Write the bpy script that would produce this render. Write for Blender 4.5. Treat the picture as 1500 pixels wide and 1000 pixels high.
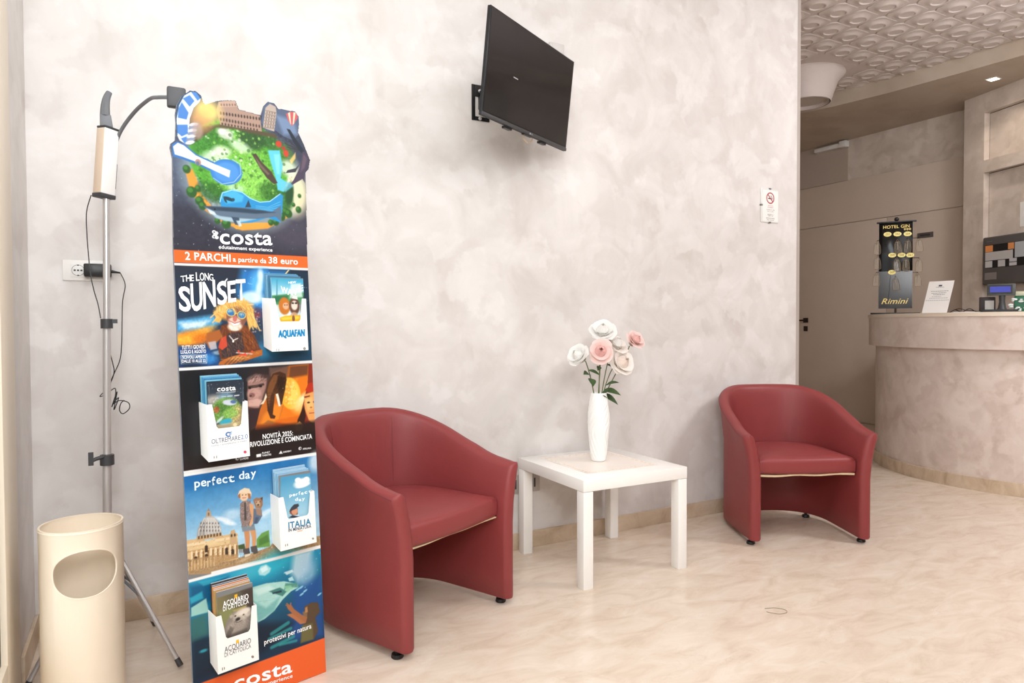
import bpy, bmesh, math, random
import numpy as np
from mathutils import Vector, Matrix

for o in list(bpy.data.objects): bpy.data.objects.remove(o, do_unlink=True)
scene = bpy.context.scene
COL = scene.collection
PI = math.pi
random.seed(7)

# ------------------------------------------------------------------ camera
cam_data = bpy.data.cameras.new('camera')
cam_data.sensor_fit = 'HORIZONTAL'; cam_data.sensor_width = 36.0
cam_data.lens = 36.0 * 1005.84 / 1500.0
cam_data.clip_start = 0.05
cam = bpy.data.objects.new('camera', cam_data); COL.objects.link(cam)
cr = Vector((0.87618812, -0.48195532, -0.00366778)); cu = Vector((0.01464165, 0.01901032, 0.99971207)); cf = Vector((0.48174683, 0.87598954, -0.02371324))
M = Matrix.Identity(4)
for i in range(3):
    M[i][0] = cr[i]; M[i][1] = cu[i]; M[i][2] = -cf[i]
M[2][3] = 1.07754
cam.matrix_world = M
scene.camera = cam

# ------------------------------------------------------------------ world, lamps, exposure
world = bpy.data.worlds.new('world'); scene.world = world
world.use_nodes = True
bg = world.node_tree.nodes['Background']
bg.inputs[0].default_value = (0.95, 0.97, 1.0, 1); bg.inputs[1].default_value = 2.2

def area_light(name, loc, target, size, power, color=(1, 1, 1), size_y=None):
    d = bpy.data.lights.new(name, 'AREA'); d.energy = power; d.color = color
    d.shape = 'RECTANGLE' if size_y else 'SQUARE'; d.size = size
    if size_y: d.size_y = size_y
    o = bpy.data.objects.new(name, d); COL.objects.link(o); o.location = loc
    v = Vector(target) - Vector(loc)
    o.rotation_euler = v.to_track_quat('-Z', 'Y').to_euler()
    return o

area_light('ceiling_lamp_left', (0.35, 0.9, 3.1), (0.1, 2.6, 1.6), 1.1, 31, (0.88, 0.96, 1.0))
area_light('ceiling_lamp_lobby', (2.3, 0.2, 3.15), (2.3, 0.9, 0.0), 1.3, 12, (0.94, 0.975, 1.0))
area_light('fill_lamp_rear', (0.5, -1.6, 2.9), (0.3, 1.6, 0.6), 1.6, 28, (0.90, 0.97, 1.0))  # unseen fill added behind the camera to lift the darker left wall
area_light('camera_side_fill', (-0.15, -0.5, 1.95), (0.3, 2.8, 0.7), 0.8, 50, (0.97, 0.98, 1.0))  # soft fill added beside the camera, brightens the wall left of the display
area_light('ceiling_lamp_reception', (4.3, 0.2, 3.15), (4.9, 1.6, 0.0), 0.9, 88, (0.99, 0.97, 1.0))
area_light('fill_up_lobby', (1.0, -0.9, 2.3), (1.0, -0.7, 3.2), 1.2, 48, (0.91, 0.97, 1.0))  # added fill aimed upward, bounces soft light off the lobby ceiling
area_light('fill_up_reception', (4.5, 1.2, 2.2), (4.7, 1.8, 3.2), 0.8, 14, (0.97, 0.97, 1.0))  # second added upward fill, brightens the tiled ceiling towards the reception

scene.view_settings.view_transform = 'Standard'
scene.view_settings.look = 'None'
scene.view_settings.gamma = 1.0
scene.view_settings.use_curve_mapping = False
scene.view_settings.exposure = 0.05

# ------------------------------------------------------------------ materials
def lin(c):
    return tuple((v / 12.92 if v <= 0.04045 else ((v + 0.055) / 1.055) ** 2.4) for v in (x / 255.0 for x in c))
MATS = {}
def mat(name, rgb, rough=0.5, metal=0.0, spec=0.5, noise=0.0, nscale=20.0, bump=0.0, bscale=60.0, emit=0.0, alpha=1.0, coat=0.0):
    """plain procedural surface: base colour with a little noise and relief"""
    if name in MATS: return MATS[name]
    m = bpy.data.materials.new(name); m.use_nodes = True
    nt = m.node_tree; b = nt.nodes['Principled BSDF']
    c = lin(rgb)
    b.inputs['Base Color'].default_value = (*c, 1)
    b.inputs['Roughness'].default_value = rough; b.inputs['Metallic'].default_value = metal
    b.inputs['Specular IOR Level'].default_value = spec
    if coat: b.inputs['Coat Weight'].default_value = coat; b.inputs['Coat Roughness'].default_value = 0.1
    if emit:
        b.inputs['Emission Color'].default_value = (*c, 1); b.inputs['Emission Strength'].default_value = emit
    if alpha < 1: b.inputs['Alpha'].default_value = alpha
    tc = nt.nodes.new('ShaderNodeTexCoord')
    if noise or not (noise or bump):
        n = nt.nodes.new('ShaderNodeTexNoise'); n.inputs['Scale'].default_value = nscale; n.inputs['Detail'].default_value = 4
        nt.links.new(tc.outputs['Object'], n.inputs['Vector'])
        mx = nt.nodes.new('ShaderNodeMix'); mx.data_type = 'RGBA'; mx.blend_type = 'MULTIPLY'
        k = noise if noise else 0.03
        r = nt.nodes.new('ShaderNodeMapRange'); r.inputs['To Min'].default_value = 1 - k; r.inputs['To Max'].default_value = 1 + k
        nt.links.new(n.outputs['Fac'], r.inputs['Value'])
        mx.inputs[0].default_value = 1.0; mx.inputs[6].default_value = (*c, 1)
        nt.links.new(r.outputs['Result'], mx.inputs[7]); nt.links.new(mx.outputs[2], b.inputs['Base Color'])
    if bump:
        n2 = nt.nodes.new('ShaderNodeTexNoise'); n2.inputs['Scale'].default_value = bscale; n2.inputs['Detail'].default_value = 3
        nt.links.new(tc.outputs['Object'], n2.inputs['Vector'])
        bp = nt.nodes.new('ShaderNodeBump'); bp.inputs['Strength'].default_value = bump; bp.inputs['Distance'].default_value = 0.004
        nt.links.new(n2.outputs['Fac'], bp.inputs['Height']); nt.links.new(bp.outputs['Normal'], b.inputs['Normal'])
    MATS[name] = m
    return m

def plaster(name, base, dark, light, scale=2.6, rough=0.42, amount=1.0):
    """trowelled plaster: overlapping strokes in close tones with a soft sheen"""
    m = bpy.data.materials.new(name); m.use_nodes = True
    nt = m.node_tree; N = nt.nodes; Lk = nt.links; b = N['Principled BSDF']
    tc = N.new('ShaderNodeTexCoord')
    w = N.new('ShaderNodeTexNoise'); w.inputs['Scale'].default_value = scale * 1.3; w.inputs['Detail'].default_value = 5; w.inputs['Roughness'].default_value = 0.6
    Lk.new(tc.outputs['Object'], w.inputs['Vector'])
    add = N.new('ShaderNodeVectorMath'); add.operation = 'MULTIPLY_ADD'
    add.inputs[1].default_value = (0.35, 0.35, 0.35)
    Lk.new(w.outputs['Color'], add.inputs[0]); Lk.new(tc.outputs['Object'], add.inputs[2])
    v = N.new('ShaderNodeTexVoronoi'); v.feature = 'SMOOTH_F1'; v.inputs['Scale'].default_value = scale * 2.6; v.inputs['Smoothness'].default_value = 0.5
    Lk.new(add.outputs[0], v.inputs['Vector'])
    n1 = N.new('ShaderNodeTexNoise'); n1.inputs['Scale'].default_value = scale; n1.inputs['Detail'].default_value = 6; n1.inputs['Roughness'].default_value = 0.55
    n1.inputs['Distortion'].default_value = 1.2
    Lk.new(tc.outputs['Object'], n1.inputs['Vector'])
    sep = N.new('ShaderNodeSeparateColor'); Lk.new(v.outputs['Color'], sep.inputs[0])
    mixf = N.new('ShaderNodeMath'); mixf.operation = 'MULTIPLY_ADD'; mixf.inputs[1].default_value = 0.26
    Lk.new(sep.outputs[0], mixf.inputs[0])
    m2 = N.new('ShaderNodeMath'); m2.operation = 'MULTIPLY'; m2.inputs[1].default_value = 0.80
    Lk.new(n1.outputs['Fac'], m2.inputs[0]); Lk.new(m2.outputs[0], mixf.inputs[2])
    ramp = N.new('ShaderNodeValToRGB')
    e = ramp.color_ramp.elements
    e[0].position = 0.28; e[0].color = (*lin(dark), 1); e[1].position = 0.80; e[1].color = (*lin(light), 1)
    k = ramp.color_ramp.elements.new(0.52); k.color = (*lin(base), 1)
    Lk.new(mixf.outputs[0], ramp.inputs['Fac']); Lk.new(ramp.outputs['Color'], b.inputs['Base Color'])
    b.inputs['Roughness'].default_value = rough; b.inputs['Specular IOR Level'].default_value = 0.3
    bp = N.new('ShaderNodeBump'); bp.inputs['Strength'].default_value = 0.06; bp.inputs['Distance'].default_value = 0.01
    Lk.new(mixf.outputs[0], bp.inputs['Height']); Lk.new(bp.outputs['Normal'], b.inputs['Normal'])
    MATS[name] = m
    return m

def marble(name, base, dark, light, vein, scale=1.0, rough=0.22):
    m = bpy.data.materials.new(name); m.use_nodes = True
    nt = m.node_tree; N = nt.nodes; Lk = nt.links; b = N['Principled BSDF']
    tc = N.new('ShaderNodeTexCoord')
    mp = N.new('ShaderNodeMapping'); mp.inputs['Rotation'].default_value = (0, 0, 0.5); mp.inputs['Scale'].default_value = (1.0, 2.3, 1.0)
    Lk.new(tc.outputs['Object'], mp.inputs['Vector'])
    n1 = N.new('ShaderNodeTexNoise'); n1.inputs['Scale'].default_value = 2.2 * scale; n1.inputs['Detail'].default_value = 9; n1.inputs['Roughness'].default_value = 0.62; n1.inputs['Distortion'].default_value = 0.8
    Lk.new(mp.outputs[0], n1.inputs['Vector'])
    ramp = N.new('ShaderNodeValToRGB'); e = ramp.color_ramp.elements
    e[0].position = 0.30; e[0].color = (*lin(dark), 1); e[1].position = 0.70; e[1].color = (*lin(light), 1)
    k = e.new(0.48); k.color = (*lin(base), 1)
    Lk.new(n1.outputs['Fac'], ramp.inputs['Fac'])
    # thin veins
    n2 = N.new('ShaderNodeTexNoise'); n2.inputs['Scale'].default_value = 3.0 * scale; n2.inputs['Detail'].default_value = 6; n2.inputs['Distortion'].default_value = 1.5
    Lk.new(mp.outputs[0], n2.inputs['Vector'])
    s = N.new('ShaderNodeMath'); s.operation = 'SUBTRACT'; s.inputs[1].default_value = 0.5; Lk.new(n2.outputs['Fac'], s.inputs[0])
    ab = N.new('ShaderNodeMath'); ab.operation = 'ABSOLUTE'; Lk.new(s.outputs[0], ab.inputs[0])
    r = N.new('ShaderNodeMapRange'); r.inputs['From Min'].default_value = 0.0; r.inputs['From Max'].default_value = 0.022; r.inputs['To Min'].default_value = 0.30; r.inputs['To Max'].default_value = 0.0
    Lk.new(ab.outputs[0], r.inputs['Value'])
    n3 = N.new('ShaderNodeTexNoise'); n3.inputs['Scale'].default_value = 1.4 * scale; n3.inputs['Detail'].default_value = 2; Lk.new(mp.outputs[0], n3.inputs['Vector'])
    r3 = N.new('ShaderNodeMapRange'); r3.inputs['From Min'].default_value = 0.5; r3.inputs['From Max'].default_value = 0.68; Lk.new(n3.outputs['Fac'], r3.inputs['Value'])
    mm = N.new('ShaderNodeMath'); mm.operation = 'MULTIPLY'; Lk.new(r.outputs[0], mm.inputs[0]); Lk.new(r3.outputs[0], mm.inputs[1])
    mx = N.new('ShaderNodeMix'); mx.data_type = 'RGBA'; Lk.new(mm.outputs[0], mx.inputs[0]); Lk.new(ramp.outputs['Color'], mx.inputs[6]); mx.inputs[7].default_value = (*lin(vein), 1)
    # grey flecks
    n4 = N.new('ShaderNodeTexNoise'); n4.inputs['Scale'].default_value = 17 * scale; n4.inputs['Detail'].default_value = 3; Lk.new(mp.outputs[0], n4.inputs['Vector'])
    r4 = N.new('ShaderNodeMapRange'); r4.inputs['From Min'].default_value = 0.66; r4.inputs['From Max'].default_value = 0.74; r4.inputs['To Max'].default_value = 0.35; Lk.new(n4.outputs['Fac'], r4.inputs['Value'])
    mx2 = N.new('ShaderNodeMix'); mx2.data_type = 'RGBA'; Lk.new(r4.outputs[0], mx2.inputs[0]); Lk.new(mx.outputs[2], mx2.inputs[6]); mx2.inputs[7].default_value = (*lin(dark), 1)
    Lk.new(mx2.outputs[2], b.inputs['Base Color'])
    b.inputs['Roughness'].default_value = rough; b.inputs['Specular IOR Level'].default_value = 0.4
    MATS[name] = m
    return m

def glassy(name, tint=(1, 1, 1), opacity=0.15, rough=0.05, most=0.7):
    m = bpy.data.materials.new(name); m.use_nodes = True
    nt = m.node_tree; N = nt.nodes; Lk = nt.links
    for n in list(N):
        if n.type == 'BSDF_PRINCIPLED': N.remove(n)
    t = N.new('ShaderNodeBsdfTransparent'); t.inputs[0].default_value = (*tint, 1)
    g = N.new('ShaderNodeBsdfGlossy'); g.inputs['Roughness'].default_value = rough
    f = N.new('ShaderNodeLayerWeight'); f.inputs[0].default_value = 0.3
    r = N.new('ShaderNodeMapRange'); r.inputs['To Min'].default_value = opacity; r.inputs['To Max'].default_value = most; Lk.new(f.outputs['Fresnel'], r.inputs['Value'])
    mx = N.new('ShaderNodeMixShader'); Lk.new(r.outputs[0], mx.inputs[0]); Lk.new(t.outputs[0], mx.inputs[1]); Lk.new(g.outputs[0], mx.inputs[2])
    Lk.new(mx.outputs[0], N['Material Output'].inputs[0])
    MATS[name] = m
    return m

def clear_diffuse(name, rgb, k):
    m = bpy.data.materials.new(name); m.use_nodes = True; nt = m.node_tree
    b = nt.nodes['Principled BSDF']; b.inputs['Base Color'].default_value = (*lin(rgb), 1); b.inputs['Roughness'].default_value = 0.5; b.inputs['Specular IOR Level'].default_value = 0.15
    t = nt.nodes.new('ShaderNodeBsdfTransparent'); mx = nt.nodes.new('ShaderNodeMixShader'); mx.inputs[0].default_value = k
    nt.links.new(t.outputs[0], mx.inputs[1]); nt.links.new(b.outputs[0], mx.inputs[2]); nt.links.new(mx.outputs[0], nt.nodes['Material Output'].inputs[0])
    MATS[name] = m
    return m
def petal_mat(name, rgb):
    if name in MATS: return MATS[name]
    m = mat(name, rgb, 0.6, spec=0.2)
    nt = m.node_tree; b = nt.nodes['Principled BSDF']
    t = nt.nodes.new('ShaderNodeBsdfTranslucent'); t.inputs[0].default_value = (*lin(rgb), 1)
    mx = nt.nodes.new('ShaderNodeMixShader'); mx.inputs[0].default_value = 0.35
    nt.links.new(b.outputs[0], mx.inputs[1]); nt.links.new(t.outputs[0], mx.inputs[2]); nt.links.new(mx.outputs[0], nt.nodes['Material Output'].inputs[0])
    return m
PRINT = bpy.data.materials.new('flat_print'); PRINT.use_nodes = True
_nt = PRINT.node_tree; _b = _nt.nodes['Principled BSDF']
_a = _nt.nodes.new('ShaderNodeVertexColor'); _a.layer_name = 'ink'
_nt.links.new(_a.outputs['Color'], _b.inputs['Base Color'])
_b.inputs['Roughness'].default_value = 0.38; _b.inputs['Specular IOR Level'].default_value = 0.35

# ------------------------------------------------------------------ mesh helpers
class MB:
    """collects shapes and links them as ONE mesh object"""
    def __init__(s): s.v = []; s.f = []
    def add(s, vs, fs):
        o = len(s.v); s.v += [tuple(v) for v in vs]; s.f += [tuple(i + o for i in f) for f in fs]; return s
    def box(s, a, b, mtx=None):
        x0, y0, z0 = a; x1, y1, z1 = b
        vs = [Vector(p) for p in ((x0, y0, z0), (x1, y0, z0), (x1, y1, z0), (x0, y1, z0), (x0, y0, z1), (x1, y0, z1), (x1, y1, z1), (x0, y1, z1))]
        if mtx: vs = [mtx @ v for v in vs]
        return s.add(vs, [(0, 3, 2, 1), (4, 5, 6, 7), (0, 1, 5, 4), (1, 2, 6, 5), (2, 3, 7, 6), (3, 0, 4, 7)])
    def hexa(s, p):
        return s.add(p, [(0, 3, 2, 1), (4, 5, 6, 7), (0, 1, 5, 4), (1, 2, 6, 5), (2, 3, 7, 6), (3, 0, 4, 7)])
    def prism(s, pts, z0, z1, mtx=None):
        n = len(pts)
        vs = [Vector((p[0], p[1], z0)) for p in pts] + [Vector((p[0], p[1], z1)) for p in pts]
        if mtx: vs = [mtx @ v for v in vs]
        fs = [tuple(reversed(range(n))), tuple(range(n, 2 * n))] + [(i, (i + 1) % n, n + (i + 1) % n, n + i) for i in range(n)]
        return s.add(vs, fs)
    def tube(s, pts, r, n=8, closed=False):
        pts = [Vector(p) for p in pts]; m = len(pts)
        rr = r if hasattr(r, '__len__') else [r] * m
        up = Vector((0, 0, 1)); rings = []; prev = None
        for i, p in enumerate(pts):
            a = pts[i - 1] if i > 0 else (pts[-1] if closed else p); b = pts[(i + 1) % m] if (i < m - 1 or closed) else p
            t = (b - a); t = t.normalized() if t.length > 1e-9 else Vector((0, 0, 1))
            if prev is None:
                q = t.cross(up)
                if q.length < 1e-3: q = t.cross(Vector((1, 0, 0)))
            else:
                q = prev - t * prev.dot(t)
            q.normalize(); prev = q; w = t.cross(q)
            rings.append([p + q * (rr[i] * math.cos(2 * PI * k / n)) + w * (rr[i] * math.sin(2 * PI * k / n)) for k in range(n)])
        vs = [v for R in rings for v in R]; fs = []
        for i in range(m if closed else m - 1):
            a = i * n; b = ((i + 1) % m) * n
            for k in range(n): fs.append((a + k, a + (k + 1) % n, b + (k + 1) % n, b + k))
        if not closed: fs += [tuple(reversed(range(n))), tuple(range((m - 1) * n, m * n))]
        return s.add(vs, fs)
    def lathe(s, prof, n=32, c=(0, 0, 0), caps=True):
        vs = []; fs = []
        for r, z in prof:
            for k in range(n): vs.append((c[0] + r * math.cos(2 * PI * k / n), c[1] + r * math.sin(2 * PI * k / n), c[2] + z))
        for i in range(len(prof) - 1):
            for k in range(n): fs.append((i * n + k, i * n + (k + 1) % n, (i + 1) * n + (k + 1) % n, (i + 1) * n + k))
        if caps: fs += [tuple(reversed(range(n))), tuple(range((len(prof) - 1) * n, len(prof) * n))]
        return s.add(vs, fs)
    def sphere(s, c, r, n=10, sc=(1, 1, 1)):
        vs = []; fs = []; m = max(4, n // 2)
        for i in range(1, m):
            t = PI * i / m
            for k in range(n): vs.append((c[0] + sc[0] * r * math.sin(t) * math.cos(2 * PI * k / n), c[1] + sc[1] * r * math.sin(t) * math.sin(2 * PI * k / n), c[2] + sc[2] * r * math.cos(t)))
        vs += [(c[0], c[1], c[2] + sc[2] * r), (c[0], c[1], c[2] - sc[2] * r)]; T = len(vs) - 2; B = T + 1
        for i in range(m - 2):
            for k in range(n): fs.append((i * n + k, (i + 1) * n + k, (i + 1) * n + (k + 1) % n, i * n + (k + 1) % n))
        for k in range(n): fs.append((T, k, (k + 1) % n)); fs.append((B, (m - 2) * n + (k + 1) % n, (m - 2) * n + k))
        return s.add(vs, fs)
    def build(s, name, m, parent=None, smooth=False, bevel=0.0, seg=2, kind=None, label=None, angle=40):
        me = bpy.data.meshes.new(name); me.from_pydata(s.v, [], s.f)
        bm = bmesh.new(); bm.from_mesh(me)
        bmesh.ops.recalc_face_normals(bm, faces=bm.faces)
        if bevel:
            es = [e for e in bm.edges if len(e.link_faces) == 2 and e.calc_face_angle(0) > math.radians(35)]
            bmesh.ops.bevel(bm, geom=es, offset=bevel, segments=seg, affect='EDGES', profile=0.5, clamp_overlap=True)
        if smooth or bevel:
            for f in bm.faces: f.smooth = True
        bm.to_mesh(me); bm.free()
        if (smooth or bevel): me.set_sharp_from_angle(angle=math.radians(angle))
        me.materials.append(m)
        return link(name, me, parent, kind, label)

def link(name, me, parent=None, kind=None, label=None):
    o = bpy.data.objects.new(name, me); COL.objects.link(o)
    if parent: o.parent = parent
    if kind: o['kind'] = kind
    if label: o['label'] = label
    return o
def tag(o, label, cat, group=None, kind=None):
    o['label'] = label; o['category'] = cat
    if group: o['group'] = group
    if kind: o['kind'] = kind
    return o
def thing(name, label, cat, loc=(0, 0, 0), rz=0.0, group=None):
    o = bpy.data.objects.new(name, None); COL.objects.link(o); o.empty_display_size = 0.05
    o.location = loc; o.rotation_euler = (0, 0, rz)
    return tag(o, label, cat, group)
def struct(o): o['kind'] = 'structure'; return o

# flat lettering: real letter shapes from the built-in font
def glyphs(s, bold=0.0, shear=0.0, res=3):
    c = bpy.data.curves.new('text', 'FONT'); c.body = s; c.size = 1.0; c.offset = bold * 0.45; c.shear = shear; c.space_character = 1.0 + bold * 1.2
    c.resolution_u = res; c.fill_mode = 'FRONT'
    o = bpy.data.objects.new('text', c); COL.objects.link(o)
    bpy.context.view_layer.update()
    dg = bpy.context.evaluated_depsgraph_get()
    me = bpy.data.meshes.new_from_object(o.evaluated_get(dg))
    bpy.data.objects.remove(o, do_unlink=True); bpy.data.curves.remove(c)
    n = len(me.vertices); a = np.zeros(n * 3); me.vertices.foreach_get('co', a); a = a.reshape(-1, 3)
    return me, a
CAP = 0.69
def letter_obj(s, p0, p1, height, m, parent, place, bold=0.0, shear=0.0, name='lettering'):
    """place(u, h) -> local point on the printed surface; baseline runs from p0 to p1"""
    me, a = glyphs(s, bold, shear)
    if len(a) == 0: return None
    x0, x1 = a[:, 0].min(), a[:, 0].max()
    W = math.hypot(p1[0] - p0[0], p1[1] - p0[1]); ex = ((p1[0] - p0[0]) / W, (p1[1] - p0[1]) / W); ey = (0.0, 1.0)
    sx = W / max(1e-6, (x1 - x0)); sy = height / CAP
    u = p0[0] + (a[:, 0] - x0) * sx * ex[0] + a[:, 1] * sy * ey[0]
    h = p0[1] + (a[:, 0] - x0) * sx * ex[1] + a[:, 1] * sy * ey[1]
    out = np.array([place(uu, hh) for uu, hh in zip(u, h)])
    me.vertices.foreach_set('co', out.reshape(-1)); me.update()
    me.materials.clear(); me.materials.append(m); me.name = name
    return link(name, me, parent)

# ------------------------------------------------------------------ surfaces
M_WALL = plaster('wall_plaster', (218, 213, 209), (206, 199, 194), (230, 226, 223), scale=3.6)
M_WALL_R = plaster('reception_plaster', (212, 198, 185), (194, 180, 166), (226, 214, 203), scale=3.4)
M_COUNTER = plaster('counter_plaster', (220, 204, 194), (203, 184, 172), (234, 221, 212), scale=4.2)
M_BULK = mat('brown_paint', (188, 172, 158), 0.7)
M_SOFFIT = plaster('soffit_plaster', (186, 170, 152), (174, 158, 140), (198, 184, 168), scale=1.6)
M_FLOOR = marble('floor_marble', (220, 203, 185), (208, 188, 168), (229, 216, 201), (186, 166, 144), scale=2.4)
M_BASE = marble('baseboard_stone', (206, 184, 158), (186, 162, 136), (220, 202, 180), (170, 146, 120), scale=3.0, rough=0.3)
M_CEIL = mat('ceiling_tile', (216, 204, 198), 0.55, noise=0.03)
M_PAINT = mat('white_paint', (236, 232, 226), 0.6)
M_ROOM = mat('dim_room_paint', (76, 78, 82), 0.6)
M_TRIM = mat('grey_corner_trim', (176, 166, 158), 0.5)
M_PANEL = mat('beige_laminate', (216, 200, 184), 0.45, noise=0.04, nscale=6)
M_ALU = mat('cream_aluminium', (238, 226, 206), 0.4, bump=0.05)
M_BLACK = mat('black_plastic', (22, 22, 24), 0.4)
M_DARK = mat('dark_gap', (40, 34, 30), 0.8)
M_GREY = mat('grey_plastic', (112, 114, 118), 0.5)
M_DGREY = mat('dark_grey_plastic', (62, 62, 64), 0.5)
M_WHITE = mat('white_plastic', (240, 238, 234), 0.4)
M_CHROME = mat('brushed_steel', (206, 202, 200), 0.32, metal=0.5, noise=0.04)
M_PAPER = mat('white_card', (240, 237, 232), 0.55, noise=0.02)
M_LEATHER = mat('burgundy_leather', (138, 58, 58), 0.46, noise=0.06, nscale=9, bump=0.12, bscale=320, spec=0.4)
M_LACK = mat('white_lacquer', (244, 241, 236), 0.25, noise=0.01)
M_GLASS = glassy('window_glass', (0.97, 0.99, 0.98), 0.08, 0.02)
M_CLEAR = glassy('clear_acrylic', (0.93, 0.94, 0.94), 0.14, 0.08)
INK = {}
def ink(rgb):
    k = tuple(rgb)
    if k not in INK: INK[k] = mat('ink_%02x%02x%02x' % k, k, 0.45)
    return INK[k]

# ================================================================== SETTING
WY = 2.863          # face of the long wall
CZ = 3.241          # ceiling height
RX = 6.92           # reception back wall
fl = struct(MB().box((-1.0, -3.3, -0.1), (7.3, 6.2, 0.0)).build('floor', M_FLOOR))
struct(MB().box((-0.45, WY, 0), (3.57, WY + 0.12, CZ)).build('wall_back', M_WALL))
struct(MB().box((3.57, WY + 0.006, 0), (3.606, WY + 0.114, CZ)).build('trim_1', M_TRIM))
struct(MB().box((-0.315, WY - 0.010, 0), (3.57, WY, 0.080)).build('baseboard_back', M_BASE, bevel=0.002))
wl = struct(MB().box((-0.47, 2.44, 0), (-0.315, WY, CZ)).box((-0.47, -3.2, 2.9), (-0.315, 2.44, CZ)).box((-0.47, -3.2, 0), (-0.315, 0.6, 2.9)).build('wall_left', M_WALL))
struct(MB().box((-0.315, 2.50, 0), (-0.303, WY - 0.010, 0.085)).build('baseboard_left', M_BASE, bevel=0.002))
struct(MB().box((-0.47, -3.32, 0), (7.05, -3.2, CZ)).build('wall_front', M_ROOM))
wr = struct(MB().box((RX, -3.2, 0), (RX + 0.13, 6.1, CZ)).build('wall_right', M_WALL_R))
struct(MB().box((3.45, 5.98, 0), (RX, 6.1, CZ)).build('wall_far', M_WALL_R))
struct(MB().box((3.45, WY + 0.12, 0), (3.57, 5.98, CZ)).build('wall_passage', M_WALL_R))
ce = struct(MB().box((-0.47, -3.32, CZ), (7.05, 6.1, CZ + 0.1)).build('ceiling', M_CEIL))

# embossed ceiling tiles: one cell each, shared mesh, hung as pieces of the ceiling
def tile_mesh():
    c = 0.2175; h = c / 2; g = 0.004; n = 20; vs = []; fs = []
    prof = [(0.096, 0.0), (0.080, -0.004), (0.066, -0.011), (0.057, -0.016), (0.051, -0.0155), (0.047, -0.009), (0.0, -0.008)]
    out = []
    for k in range(n):
        a = 2 * PI * k / n; ca, sa = math.cos(a), math.sin(a); q = (h - g - 0.004) / max(abs(ca), abs(sa)); out.append((q * ca, q * sa, -0.001))
    lip = []
    for k in range(n):
        a = 2 * PI * k / n; ca, sa = math.cos(a), math.sin(a); q = (h - g) / max(abs(ca), abs(sa)); lip.append((q * ca, q * sa, 0.006))
    vs += lip + out
    for r, z in prof[:-1]: vs += [(r * math.cos(2 * PI * k / n), r * math.sin(2 * PI * k / n), z) for k in range(n)]
    vs.append((0, 0, prof[-1][1])); R = 2 + len(prof) - 1
    for i in range(R - 1):
        for k in range(n): fs.append((i * n + k, (i + 1) * n + k, (i + 1) * n + (k + 1) % n, i * n + (k + 1) % n))
    for k in range(n): fs.append(((R - 1) * n + k, len(vs) - 1, (R - 1) * n + (k + 1) % n))
    me = bpy.data.meshes.new('tile'); me.from_pydata(vs, [], fs)
    bm = bmesh.new(); bm.from_mesh(me); bmesh.ops.recalc_face_normals(bm, faces=bm.faces)
    bm.faces.ensure_lookup_table()
    if sum(f.normal.z for f in bm.faces) > 0: bmesh.ops.reverse_faces(bm, faces=bm.faces)
    for f in bm.faces: f.smooth = True
    bm.to_mesh(me); bm.free(); me.set_sharp_from_angle(angle=math.radians(50)); me.materials.append(M_CEIL)
    return me
TM = tile_mesh()
for i in range(-4, 9):
    for j in range(-4, 12):
        x = 4.08 + 0.2175 * i; y = 2.897 + 0.2175 * j
        if x / y < 0.98 or x > 5.95 or math.hypot(x - 5.17, y - 4.06) < 0.40: continue
        link('tile', TM, ce).location = (x, y, CZ - 0.007)

# soffit over the reception, slightly curved edge
SO = [(5.97, 1.0), (5.95, 2.0), (5.91, 2.71), (5.875, 3.18), (5.82, 3.74), (5.73, 4.2), (5.63, 4.5), (5.45, 5.0), (5.28, 5.5), (5.1, 5.98), (RX, 5.98), (RX, 1.0)]
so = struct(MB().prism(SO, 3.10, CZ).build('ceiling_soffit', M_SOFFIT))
dl = thing('recessed_downlight', 'small rectangular glowing downlight set in the reception soffit', 'light', (6.26, 3.10, 3.10))
MB().box((-0.045, -0.042, -0.004), (0.045, 0.042, 0.0)).build('frame', M_WHITE, dl)
MB().box((-0.034, -0.032, -0.006), (0.034, 0.032, -0.004)).build('diffuser', mat('lamp_glow', (255, 236, 214), emit=5.0), dl)
lp = bpy.data.lights.new('downlight_glow', 'SPOT'); lp.energy = 14; lp.spot_size = 2.2; lp.spot_blend = 0.8; lp.color = (1.0, 0.88, 0.76); lp.shadow_soft_size = 0.04
lo = bpy.data.objects.new('downlight_glow', lp); COL.objects.link(lo); lo.location = (6.26, 3.10, 3.085)

# round lamp shade hanging under the tiled ceiling
cs = thing('ceiling_lamp_shade', 'round off-white conical lamp shade under the embossed ceiling tiles', 'lamp', (5.17, 4.06, CZ - 0.24))
MB().lathe([(0.200, 0.0), (0.208, 0.012), (0.225, 0.07), (0.262, 0.17), (0.318, 0.228), (0.318, 0.24), (0.25, 0.24), (0.20, 0.17), (0.18, 0.07), (0.186, 0.012), (0.19, 0.0)], 40, caps=False).build('shade', M_CEIL, cs, smooth=True)
MB().lathe([(0.184, 0.03), (0.1, 0.026), (0.001, 0.024)], 40, caps=False).build('diffuser', mat('frosted_diffuser', (196, 186, 176), 0.6), cs, smooth=True)

# slim tube light where the soffit meets the wall
tl = thing('tube_light', 'slim white tube light with an end block high on the brown wall', 'light', (RX - 0.012, 5.06, 3.055))
MB().box((-0.05, -0.12, -0.022), (0.0, 0.21, 0.022)).build('tube_cover', M_WHITE, tl, bevel=0.008)
MB().box((-0.07, -0.20, -0.034), (0.0, -0.12, 0.034)).build('end_block', M_WHITE, tl, bevel=0.006)

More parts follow.
